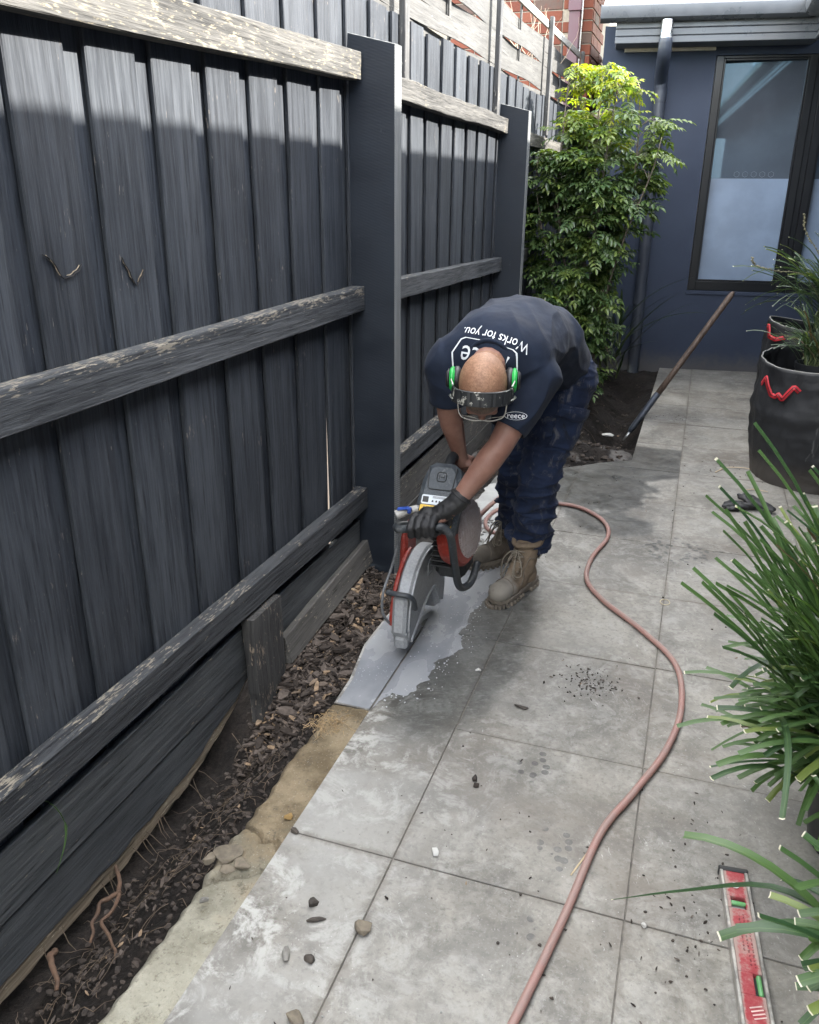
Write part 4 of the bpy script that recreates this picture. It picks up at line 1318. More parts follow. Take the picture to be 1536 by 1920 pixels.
for nm, at, r, m, sc, rot, lab in (
    ('pebble', (-0.481, 1.656, 0), 0.0125, M_WSTONE, (0.8, 1.25, 0.7), 0.5, 'small white pebble beside a tile joint in the middle of the path'),
    ('stone', (-0.572, 1.364, 0), 0.021, M_TSTONE, (1.1, 1.0, 0.8), 0.3, 'rough tan stone on the tile joint near the bottom of the photo'),
    ('stone', (-0.976, 1.311, 0), 0.0105, M_STONE, (1.1, 0.9, 0.9), 0.3, 'small grey stone alone on the pale bare mortar strip'),
    ('stone', (-0.873, 1.603, 0), 0.012, M_DWOOD, (1.6, 0.8, 0.7), -0.4, 'small dark stone at the edge of the first cut tile by the crack'),
    ('wood_chip', (-0.655, 1.245, 0), 0.0155, M_DWOOD, (1.3, 0.7, 0.6), 0.1, 'square dark wood chip, right one of two near the bottom edge'),
    ('wood_chip', (-0.715, 1.242, 0), 0.016, M_STONE, (0.7, 1.4, 0.6), 0.3, 'upright grey brown wood chip left of the square dark chip'),
    ('wood_chip', (-0.717, 1.394, 0), 0.014, M_DWOOD, (1.0, 0.9, 0.9), 0.9, 'round dark wood chip above the long splinter'),
    ('wood_chip', (-0.69, 1.352, 0), 0.017, M_DWOOD, (1.6, 0.45, 0.4), 0.5, 'long dark splinter of wood on the near tile'),
    ('wood_chip', (-0.404, 2.393, 0), 0.018, M_DWOOD, (1.7, 0.7, 0.35), -0.3, 'flat dark wood chip on the tile below the boot'),
    ('soil_clod', (-0.459, 1.978, 0), 0.011, M_CLOD, (0.8, 1.2, 0.8), 0.2, 'upper of two dark clods on the second tile row'),
    ('soil_clod', (-0.446, 1.948, 0), 0.011, M_CLOD, (1.0, 0.9, 0.8), 0.2, 'lower of two dark clods on the second tile row'),
    ('pebble', (-0.600, 2.566, 0), 0.0105, M_WSTONE, (1.2, 0.8, 0.6), 0.2, 'flat white pebble on the wet tile right of the slurry'),
    ('stone', (-0.621, 1.10, 0), 0.02, M_TSTONE, (1.3, 0.8, 0.6), -0.6, 'pale tan splinter of stone at the bottom edge of the photo'),
    ('stone', (0.062, 1.60, 0), 0.008, M_WSTONE, (1.0, 0.9, 0.8), 0.0, 'little white stone just left of the red level'),
    ('stone', (-0.50, 6.0, -0.03), 0.036, M_WSTONE, (1.6, 0.8, 0.35), 0.2, 'flat white stone in the dug hole beside the bar'),
    ('mortar_chunk', (-1.005, 1.475, -0.012), 0.036, M_TSTONE, (1.2, 0.9, 0.28), 0.4, 'largest broken mortar chunk in the gap of the bare strip'),
    ('mortar_chunk', (-1.045, 1.452, -0.02), 0.022, M_TSTONE, (1.2, 0.8, 0.6), 1.1, 'broken mortar chunk hanging over the trench edge'),
    ('mortar_chunk', (-0.955, 1.462, -0.012), 0.026, M_TSTONE, (1.1, 1.0, 0.28), 2.0, 'broken mortar chunk nearest the tile in the cracked strip'),
    ('mortar_chunk', (-0.985, 1.43, -0.012), 0.022, M_TSTONE, (1.2, 0.8, 0.32), 0.0, 'smallest broken mortar chunk in front of the others'),
    ('dead_leaf', (-0.921, 1.663, -0.016), 0.014, plain('yellow_leaf', (0.24, 0.15, 0.05), 0.6), (1.0, 0.8, 0.7), 0.4, 'curled yellow dead leaf on the tan mortar strip'),
):
    tag(lump(nm, at, r, m, rng.random() * 30, sc, rot), lab, nm.replace('_', ' '))

M_ROOT = plain('root_bark', (0.0930, 0.0546, 0.0341), 0.85, var=0.4, scale=60, bump=0.5)
M_FINE = plain('fine_root', (0.0975, 0.0713, 0.0488), 0.85, var=0.4, scale=60)
def roots():
    for pts, r, lab in (
        ([(-1.39, 1.46, -0.13), (-1.335, 1.425, -0.13), (-1.29, 1.37, -0.135), (-1.262, 1.31, -0.125), (-1.265, 1.265, -0.12), (-1.215, 1.235, -0.125), (-1.165, 1.19, -0.12), (-1.135, 1.15, -0.14)], 0.0062, 'longest bare tan root curving down across the trench'),
        ([(-1.29, 1.375, -0.135), (-1.305, 1.325, -0.125), (-1.292, 1.27, -0.13), (-1.268, 1.225, -0.15)], 0.0068, 'short thick tan root left of the longest root'),
        ([(-1.34, 1.17, -0.15), (-1.315, 1.135, -0.13), (-1.285, 1.115, -0.135), (-1.26, 1.085, -0.155)], 0.009, 'stub of a splintered root low in the trench')):
        mb = MB(); P = spline(pts, 24)
        P = [q + V((0.008 * noise.noise(q * 34), 0.008 * noise.noise(q * 34 + V((7, 0, 0))), 0.004 * noise.noise(q * 50))) for q in P]
        mb.tube(P, [r * (1 - 0.45 * i / 23) * (1 + 0.25 * noise.noise(V((i * 0.9, r * 100, 0)))) for i in range(24)], 8)
        tag(mb.build('tree_root', M_ROOT, smooth=True), lab, 'root')
    mb = MB()
    for i in range(230):
        y = U(0.75, 2.35) if i < 190 else U(5.5, 7.0)
        x = U(-1.35, -1.08) if i < 190 else U(-0.8, -0.4)
        a = U(0, 6.28); L = U(0.03, 0.12)
        q = V((x, y, soil_z(x, y) + 0.004))
        pts = []
        for k in range(5):
            pts.append(q.copy())
            a += U(-0.7, 0.7)
            q = q + V((math.cos(a), math.sin(a), 0)) * (L / 4)
            q.z = soil_z(q.x, q.y) + 0.004 + U(0, 0.018)
        mb.tube(pts, [0.0011, 0.0010, 0.0009, 0.0007, 0.0004], 4)
    for i in range(16):
        y = U(1.0, 2.1); q = V((-1.36, y, -0.13)); d = V((U(0.2, 0.7), U(-0.5, 0.5), U(-0.9, -0.2)))
        mb.tube([q, q + d * 0.03, q + d * 0.05 + V((0.01, 0, -0.015)), q + d * 0.06 + V((0.02, 0.01, -0.04))], [0.0014, 0.0012, 0.001, 0.0006], 4)
    tag(mb.build('fine_roots', M_FINE), 'mesh of thin fibrous roots in the trench soil', None, kind='stuff')
    # dry grass tuft at the end of the bare strip
    mb = MB()
    for i in range(120):
        x, y = rng.gauss(-0.985, 0.03), rng.gauss(2.10, 0.03); a = U(0, 6.28); L = U(0.02, 0.05)
        q = V((x, y, -0.012 + U(0, 0.012)))
        mb.tube([q, q + V((math.cos(a) * L * 0.5, math.sin(a) * L * 0.5, 0.01)), q + V((math.cos(a + 0.5) * L, math.sin(a + 0.5) * L, 0.0))], 0.0007, 3)
    tag(mb.build('dry_grass', plain('dry_straw', (0.36, 0.25, 0.13), 0.8, var=0.3, scale=80)), 'tuft of dry straw where the bare strip meets the slurry', None, kind='stuff')
roots()

# ------------------------------------------------------------------ hose
def hose_mat():
    n = NB('pink_braided_hose')
    s = n.sep(n.uv)
    w1 = n.wave(n.comb(n.math('ADD', n.math('MULTIPLY', s[0], 6.0), n.math('MULTIPLY', s[1], 110.0)), 0, 0), 1.0)
    w2 = n.wave(n.comb(n.math('SUBTRACT', n.math('MULTIPLY', s[0], 6.0), n.math('MULTIPLY', s[1], 110.0)), 0, 0), 1.0)
    br = n.math('MAXIMUM', n.ramp(w1, 0.72, 0.9), n.ramp(w2, 0.72, 0.9))
    f = n.noise(n.pos, 12, 5, 0.65)
    c = n.mix(n.ramp(f, 0.3, 0.7), (0.21, 0.058, 0.044), (0.28, 0.105, 0.082))
    c = n.mix(n.math('MULTIPLY', br, 0.55), c, (0.52, 0.40, 0.35))
    dust = n.math('MULTIPLY', n.ramp(n.sep(n.nrm)[2], 0.2, 0.9), n.ramp(f, 0.35, 0.6, 0.25, 0.75))
    c = n.mix(dust, c, (0.22, 0.165, 0.145))
    n.set(c, 0.5, 0, 0.4); n.bump(br, 0.25, 0.001)
    return n.m
M_HOSE = hose_mat()
def hose():
    r = 0.0105
    P = [(-0.235, 0.98), (-0.179, 1.25), (-0.121, 1.563), (-0.073, 1.863), (0.002, 2.071), (0.081, 2.308), (0.116, 2.564), (0.084, 2.839), (-0.059, 3.062), (-0.231, 3.267), (-0.324, 3.453),
         (-0.331, 3.695), (-0.288, 3.984), (-0.339, 4.194), (-0.488, 4.347), (-0.653, 4.357), (-0.80, 4.29), (-0.90, 4.16), (-0.925, 3.99), (-0.88, 3.86), (-0.80, 3.84)]
    pts = [(x, y, r + 0.003) for x, y in P]
    pts += [(-0.72, 3.92, 0.05), (-0.72, 4.06, 0.12), (-0.79, 3.98, 0.20), (-0.80, 3.60, 0.27), (-0.79, 3.25, 0.33), (-0.785, 3.02, 0.40), (-0.80, 2.90, 0.46)]
    mb = MB(); mb.tube(spline(pts, 330), r, 14, vscale=1.0)
    o = mb.build('hose', M_HOSE, smooth=True, uv=True)
    tag(o, 'long dusty pink braided water hose snaking over the paving to the saw', 'hose')
    mb = MB(); mb.tube([(-0.128, 1.70, 0.002), (-0.095, 1.80, 0.0025), (-0.07, 1.885, 0.014)], [0.0022, 0.0025, 0.002], 5, squash=0.5)
    tag(mb.build('straw', plain('pale_straw', (0.42, 0.33, 0.2), 0.7)), 'pale dry straw stuck beside the hose', 'straw')
    mb = MB()
    ring = [V((0.023 + 0.02 * math.cos(a), 3.358 + 0.026 * math.sin(a), 0.0025)) for a in [k * 2 * math.pi / 20 for k in range(21)]]
    mb.tube(ring, 0.0022, 6, cap=False)
    tag(mb.build('rubber_band', plain('tan_rubber', (0.42, 0.36, 0.25), 0.6)), 'small tan rubber ring lying on a tile joint', 'ring')
    for pts, lab in (([(0.23, 5.28, 0.004), (0.30, 5.40, 0.006), (0.42, 5.42, 0.008), (0.47, 5.36, 0.006)], 'curved pale dead stalk beside the black planter bag'),
                     ([(0.40, 5.0, 0.004), (0.45, 5.02, 0.006), (0.52, 5.0, 0.006)], 'short pale dead stalk at the foot of the planter bag')):
        mb = MB(); mb.tube(spline(pts, 12), 0.004, 6, squash=0.5)
        tag(mb.build('dead_stalk', plain('dead_stalk', (0.40, 0.32, 0.22), 0.7)), lab, 'stalk')
hose()

# ------------------------------------------------------------------ strap-leaved plants
def blade_mat(name, base, tipc, dark):
    n = NB(name)
    s = n.sep(n.uv)
    r = n.rnd
    c = n.mix(r, base, dark)
    lite = n.math('GREATER_THAN', n.math('FRACT', n.math('MULTIPLY', r, 17.3)), 0.86)
    c = n.mix(n.math('MULTIPLY', lite, n.ramp(s[1], 0.35, 1.0)), c, (0.125, 0.165, 0.042))
    dead = n.math('GREATER_THAN', n.math('FRACT', n.math('MULTIPLY', r, 61.7)), 0.955)
    c = n.mix(dead, c, (0.085, 0.055, 0.032))
    st = n.wave(n.comb(s[0], 0, 0), 5.0, 0.4)
    c = n.mix(n.math('MULTIPLY', st, 0.28), c, n.mix(1.0, c, (2.0, 1.9, 1.8), 'MULTIPLY'))
    mid = n.ramp(n.math('ABSOLUTE', n.math('SUBTRACT', s[0], 0.5)), 0.0, 0.07, 0.35, 0.0)
    c = n.mix(mid, c, (0.13, 0.2, 0.06))
    c = n.mix(n.ramp(s[1], 0.0, 0.22, 0.7, 0.0), c, (0.16, 0.19, 0.08))
    tp = n.math('MULTIPLY', n.ramp(s[1], 0.990, 0.996), n.math('GREATER_THAN', n.math('FRACT', n.math('MULTIPLY', r, 7.9)), 0.25))
    c = n.mix(tp, c, tipc)
    n.set(c, 0.36, 0, 0.5)
    n.bump(st, 0.25, 0.001)
    # a leaf lets some light through
    tr = n.t.nodes.new('ShaderNodeBsdfTranslucent'); n.link(n.mix(1.0, c, (1.5, 1.6, 0.6), 'MULTIPLY'), tr.inputs[0])
    ms = n.t.nodes.new('ShaderNodeMixShader'); ms.inputs[0].default_value = 0.22
    n.t.links.new(n.b.outputs[0], ms.inputs[1]); n.t.links.new(tr.outputs[0], ms.inputs[2]); n.t.links.new(ms.outputs[0], n.out.inputs[0])
    return n.m
M_BLADE = blade_mat('strap_leaf', (0.058, 0.110, 0.034), (0.60, 0.56, 0.45), (0.019, 0.050, 0.019))
M_BLADE2 = blade_mat('narrow_strap_leaf', (0.0400, 0.0680, 0.0320), (0.6, 0.6, 0.5), (0.030, 0.058, 0.030))

def blade_mesh(name, L, W, tilt, droop, mat, seg=10, cut=True, side=0.0, fold=0.25, twist=0.0, path=None):
    """ribbon leaf rising from the origin in +X, tilt from the vertical, bending over by droop (radians along its length)"""
    vs = []; uv = []; fs = []
    if path:
        P = spline(path, seg + 1)
    else:
        q = V((0, 0, 0)); P = [q.copy()]
        for i in range(seg):
            t = (i + 0.5) / seg
            a = tilt + droop * t ** 1.4
            b = side * t
            q = q + V((math.sin(a) * math.cos(b), math.sin(a) * math.sin(b), math.cos(a))) * (L / seg)
            P.append(q.copy())
    for i, q in enumerate(P):
        t = i / seg
        T = (P[min(i + 1, seg)] - P[max(i - 1, 0)]).normalized()
        s = T.cross(V((0, 0, 1)))
        s = s.normalized() if s.length > 1e-3 else V((0, 1, 0))
        up_ = s.cross(T).normalized()
        tw = twist * t
        s2 = s * math.cos(tw) + up_ * math.sin(tw); u2_ = up_ * math.cos(tw) - s * math.sin(tw)
        w = W * (0.55 + 0.45 * min(1, t * 5)) * (1.0 if cut and t < 0.999 else 1.0)
        if not cut: w *= max(0.06, 1 - max(0, t - 0.45) / 0.55) ** 0.8
        elif t > 0.5: w *= 1 - 0.16 * (t - 0.5) * 2
        vs += [q - s2 * (w / 2), q - u2_ * (w * fold), q + s2 * (w / 2)]
        uv += [(0.0, t), (0.5, t), (1.0, t)]
    for i in range(seg):
        for k in range(2):
            a = i * 3 + k
            fs.append((a, a + 1, a + 4, a + 3))
    return mkmesh(name, vs, fs, mat, True, uv)

def strap_plant(name, at, label, cat, meshes, n, zr, azr, sc=(0.8, 1.15), spread=0.05, hfn=None, group=None):
    T = thing(name, at, label, cat, group)
    for i in range(n):
        az = azr() if callable(azr) else U(*azr)
        o = link('leaf', rng.choice(meshes), T, V(at) + V((rng.gauss(0, spread), rng.gauss(0, spread), U(*zr))))
        o.rotation_euler = (U(-0.08, 0.08), U(-0.1, 0.1), az)
        s = U(*sc); o.scale = (s, s, s)
    return T

def pot(name, at, r0, r1, h, mat, label, cat='pot', soil=True):
    T = thing(name, at, label, cat)
    mb = MB()
    mb.lathe([(0.001, 0.004), (r0 * 0.98, 0.004), (r0, 0.01), (r1 * 0.985, h * 0.86), (r1 * 1.03, h * 0.87), (r1 * 1.05, h), (r1 * 0.98, h), (r1 * 0.93, h * 0.86), (r0 * 0.9, 0.06)], at, n=36)
    smooth_angle(mb.build('shell', mat, T), 35)
    mb = MB(); mb.lathe([(r1 * 0.94, h * 0.8), (r1 * 0.5, h * 0.84), (0.001, h * 0.85)], at, n=20)
    mb.build('potting_soil', M_SOIL, T)
    return T
M_POT = plain('black_plastic', (0.012, 0.013, 0.015), 0.42, var=0.3, scale=8)

def near_plants():
    ms = []
    for i in range(12):
        ms.append(blade_mesh('strap_leaf', U(0.38, 0.55), U(0.017, 0.024), U(0.35, 1.15), U(0.7, 1.6), M_BLADE, 10, True, U(-0.25, 0.25), 0.22, U(-0.5, 0.5)))
    for i in range(8):
        ms.append(blade_mesh('strap_leaf', U(0.68, 0.95), U(0.017, 0.024), U(0.05, 0.55), U(0.35, 1.0), M_BLADE, 10, True, U(-0.2, 0.2), 0.22, U(-0.4, 0.4)))
    at = (0.60, 2.06, 0.0)
    pot('plant_pot', at, 0.135, 0.17, 0.30, M_POT, 'black plastic pot half out of frame under the large strap leaved plant')
    def az():
        return math.pi + rng.gauss(0.0, 0.95) if rng.random() < 0.9 else U(0, 6.28)
    T = strap_plant('strap_leaf_plant', at, 'large dark green strap leaved clump with trimmed pale tips leaning over the path', 'plant', ms, 298, (0.22, 0.46), az, (0.58, 0.94), 0.08)
    # the rest of the clump, behind and below, in one piece
    vs = []; fs = []; uv = []
    for i in range(460):
        m = rng.choice(ms)
        M = Matrix.Translation(V((rng.gauss(0.0, 0.08), rng.gauss(0, 0.09), U(0.22, 0.44)))) @ Matrix.Rotation(az() + U(-0.4, 0.4), 4, 'Z') @ Matrix.Rotation(U(-0.15, 0.25), 4, 'Y') @ Matrix.Scale(U(0.55, 0.88), 4)
        b = len(vs)
        vs += [M @ v.co for v in m.vertices]; fs += [tuple(b + k for k in p_.vertices) for p_ in m.polygons]
        us = [None] * len(m.vertices)
        for l_, d_ in zip(m.loops, m.uv_layers[0].data): us[l_.vertex_index] = tuple(d_.uv)
        uv += us
    o = link('foliage', mkmesh('foliage', vs, fs, M_BLADE, True, uv), T, at); o['kind'] = 'stuff'
    # low clump at the bottom right corner
    at = (0.58, 1.36, 0.0)
    pot('plant_pot', at, 0.12, 0.15, 0.24, M_POT, 'black plastic pot outside the lower right corner under the low clump')
    ms2 = [blade_mesh('strap_leaf', U(0.32, 0.48), U(0.018, 0.025), U(0.3, 0.9), U(0.7, 1.4), M_BLADE, 10, True, U(-0.2, 0.2), 0.2, U(-0.4, 0.4)) for i in range(10)]
    T = strap_plant('strap_leaf_plant', at, 'low strap leaved clump in the bottom right corner, one long leaf crossing the level', 'plant', ms2, 38, (0.2, 0.28), lambda: math.pi + rng.gauss(0.45, 0.7), (0.68, 1.05), 0.05)
    m = blade_mesh('long_leaf', 0.7, 0.021, 0, 0, M_BLADE, 16, False, fold=0.18, path=[(0, 0, 0), (-0.14, 0.08, 0.06), (-0.28, 0.16, 0.045), (-0.44, 0.20, -0.06), (-0.60, 0.23, -0.175)])
    o = link('leaf', m, T, V(at) + V((0, 0, 0.24))); o['label'] = 'long leaf lying across the red level with a brown tip'
near_plants()

M_BAG = None
def bag_mat():
    n = NB('black_fabric')
    f = n.noise(n.obj, 5, 5, 0.65); g = n.noise(n.obj, 240, 2, 0.7)
    sc = n.noise(n.vm('MULTIPLY', n.obj, (14, 14, 3)), 1.5, 5, 0.7, 1.0)
    c = n.mix(n.ramp(f, 0.3, 0.7), (0.0065, 0.007, 0.0085), (0.015, 0.016, 0.0185))
    c = n.mix(n.ramp(sc, 0.64, 0.72, 0, 0.45), c, (0.11, 0.11, 0.11))
    s = n.sep(n.obj)
    c = n.mix(n.ramp(s[2], 0.05, 0.2, 0.35, 0.0), c, (0.10, 0.085, 0.07))
    n.set(c, n.ramp(f, 0.3, 0.7, 0.45, 0.65), 0, 0.4); n.bump(n.math('ADD', n.math('MULTIPLY', g, 0.3), sc), 0.35, 0.006)
    return n.m
M_BAG = bag_mat()
M_RED = NB('red_webbing')
def red_mat():
    n = M_RED
    s = n.sep(n.uv)
    m = n.ramp(n.math('ABSOLUTE', n.math('SUBTRACT', s[0], 0.5)), 0.10, 0.14, 1.0, 0.0)
    c = n.mix(m, (0.40, 0.016, 0.026), (0.06, 0.008, 0.010))
    wv = n.wave(n.comb(s[1], 0, 0), 120)
    c = n.mix(n.math('MULTIPLY', wv, 0.25), c, n.mix(1.0, c, (0.6, 0.6, 0.6), 'MULTIPLY'))
    n.set(c, 0.6, 0, 0.4); n.bump(wv, 0.3, 0.001)
    return n.m
M_RED = red_mat()
M_RIM = plain('frayed_rim', (0.20, 0.20, 0.19), 0.8, var=0.2, scale=40)

def ribbon(name, pts, W, wdir, mat, parent, thick=0.0014, axis=None):
    P = []
    K_ = len(pts) - 1
    for i in range(46):
        t_ = i / 45 * K_; k_ = min(int(t_), K_ - 1)
        P.append(V(pts[k_]).lerp(V(pts[k_ + 1]), t_ - k_))
    vs = []; uv = []; fs = []; L = 0
    wd = V(wdir)
    for i, q in enumerate(P):
        T = (P[min(i + 1, 45)] - P[max(i - 1, 0)]).normalized()
        if axis is not None:
            out_ = V((q.x - axis[0], q.y - axis[1], 0.12)).normalized(); wd = out_.cross(T)
        w = (wd - T * wd.dot(T))
        w = w.normalized() if w.length > 0.05 else V((0, 0, 1))
        nn = T.cross(w)
        if i: L += (q - P[i - 1]).length
        for sgn in (-1, 1):
            for k, u in ((-0.5, 0.0), (0.5, 1.0)):
                vs.append(q + w * (W * k) + nn * (thick * sgn)); uv.append((u, L))
    for i in range(45):
        a, b = i * 4, i * 4 + 4
        fs += [(a, b, b + 1, a + 1), (a + 2, a + 3, b + 3, b + 2), (a, a + 2, b + 2, b), (a + 1, b + 1, b + 3, a + 3)]
    o = wloc(parent)
    return link(name, mkmesh(name, [q - o for q in vs], fs, mat, True, uv), parent, o)

def bag(at, R, hz, seed, label, handles):
    T = thing('planter_bag', at, label, 'planter bag')
    N, Mz = 120, 44
    def pos(a, t, off=0.0):
        r = R * (0.90 + 0.10 * math.sin(t * math.pi * 0.9)) + off
        r += 0.016 * noise.noise(V((math.cos(a) * 1.6 + seed, math.sin(a) * 1.6, t * 2.2)))
        r += 0.016 * math.sin(t * 9 + a * 2) * noise.noise(V((a * 2, seed, t * 4)))
        cr = 1 - abs(noise.noise(V((math.cos(a) * 3.2 + seed, math.sin(a) * 3.2, t * 3.0)))) * 2.4
        r += 0.012 * max(0.0, cr) * (0.4 + 0.6 * t)
        cr = 1 - abs(noise.noise(V((math.cos(a) * 5 + seed, math.sin(a) * 5 + 4, t * 9.0)))) * 2.6
        r += 0.005 * max(0.0, cr)
        if 0.55 < t < 0.66: r += 0.006 * math.sin((t - 0.55) / 0.11 * math.pi)
        if t > 0.9: r += 0.010 * noise.noise(V((a * 1.5, seed, 3)))
        z = t * (hz + 0.028 * math.sin(a + seed) + 0.02 * math.sin(2 * a + seed * 2))
        return V(at) + V((math.cos(a) * r, math.sin(a) * r, z))
    vs = []; fs = []
    rings = [(i / Mz, 0.0) for i in range(Mz + 1)] + [(1 - i / 10 * 0.45, -0.008) for i in range(11)]
    for (t, off) in rings:
        for j in range(N): vs.append(pos(2 * math.pi * j / N, t, off))
    for i in range(len(rings) - 1):
        for j in range(N):
            k = (j + 1) % N
            fs.append((i * N + j, i * N + k, (i + 1) * N + k, (i + 1) * N + j))
    o = V(at)
    link('fabric', mkmesh('fabric', [q - o for q in vs], fs, M_BAG, True), T, at)
    mb = MB(); mb.tube([pos(2 * math.pi * j / N, 1.0, -0.004) for j in range(N + 1)], 0.0042, 6, cap=False)
    mb.build('rim', M_RIM, T, at)
    mb = MB(); mb.lathe([(R * 0.95, hz * 0.58), (R * 0.6, hz * 0.6), (0.001, hz * 0.61)], at, n=24); mb.build('potting_soil', M_SOIL, T, at)
    for (a0, a1, t0, zig) in handles:
        pts = []
        K = len(zig)
        for i, (dz, off) in enumerate(zig):
            a = a0 + (a1 - a0) * i / (K - 1)
            pts.append(pos(a, t0 + dz / hz, off))
        ribbon('handle', pts, 0.027, (0.25, -0.2, 0.95), M_RED, T, 0.0014, at)
    return T
ZIG = [(-0.012, 0.006), (0.030, 0.014), (0.046, 0.026), (0.004, 0.034), (-0.046, 0.020), (-0.052, 0.012), (-0.030, 0.024), (-0.056, 0.018), (-0.012, 0.026), (0.034, 0.026), (0.004, 0.008)]
def bags():
    f = lambda x, y, c: math.atan2(y - c[1], x - c[0])
    c1 = (0.80, 5.44, 0.0)
    bag(c1, 0.405, 0.735, 1.3, 'nearer black fabric planter bag with a crumpled red handle', [(f(0.40, 5.28, c1), f(0.60, 5.08, c1), 0.84, ZIG)])
    c2 = (0.86, 6.22, 0.0)
    z2 = [(0.0, 0.004), (0.03, 0.03), (0.035, 0.045), (-0.02, 0.05), (-0.03, 0.03), (-0.01, 0.004)]
    bag(c2, 0.415, 0.80, 4.1, 'farther black fabric planter bag behind the first, red loops on its side', [(f(0.42, 6.12, c2), f(0.50, 5.90, c2), 0.93, z2), (f(0.43, 6.1, c2), f(0.50, 5.92, c2), 0.26, z2)])
    ms = [blade_mesh('narrow_leaf', U(0.26, 0.42), U(0.008, 0.012), U(0.1, 0.8), U(0.5, 1.6), M_BLADE2, 9, True, U(-0.3, 0.3), 0.2, U(-0.5, 0.5)) for i in range(10)]
    at = (0.70, 5.36, 0.44)
    pot('plant_pot', at, 0.09, 0.115, 0.27, M_POT, 'small black pot standing inside the nearer planter bag')
    strap_plant('strap_leaf_plant', at, 'short grey green strap plant in the small pot inside the nearer bag', 'plant', ms, 130, (0.24, 0.30), (0, 6.28), (0.75, 1.1), 0.035)
    ms = [blade_mesh('narrow_leaf', U(0.40, 0.62), U(0.009, 0.0135), U(0.15, 0.95), U(0.5, 1.7), M_BLADE2, 10, rng.random() < 0.7, U(-0.3, 0.3), 0.2, U(-0.5, 0.5)) for i in range(12)]
    at = (0.84, 5.92, 0.47)
    pot('plant_pot', at, 0.12, 0.15, 0.34, M_POT, 'black pot in the farther planter bag under the tall strap plant')
    T = strap_plant('strap_leaf_plant', at, 'tall grey green strap plant in front of the window with a beaded flower stalk', 'plant', ms, 190, (0.34, 0.52), (0, 6.28), (0.8, 1.2), 0.06)
    # flower stalks, beaded
    for pts in ([(0.78, 5.86, 0.9), (0.60, 5.72, 1.16), (0.42, 5.60, 1.20), (0.29, 5.52, 1.235), (0.265, 5.5, 1.28)], [(0.80, 5.90, 0.95), (0.68, 5.84, 1.25), (0.56, 5.78, 1.42), (0.53, 5.77, 1.52)]):
        P = spline(pts, 36); mb = MB(); mb.tube(P, 0.0028, 5)
        for i in range(14, 36):
            mb.ell(P[i] + V((U(-0.006, 0.006), U(-0.006, 0.006), U(-0.004, 0.006))), (0.006, 0.006, 0.005), nu=6, nv=4)
        mb.build('flower_stalk', plain('flower_stalk', (0.16, 0.15, 0.09), 0.7), T)
bags()

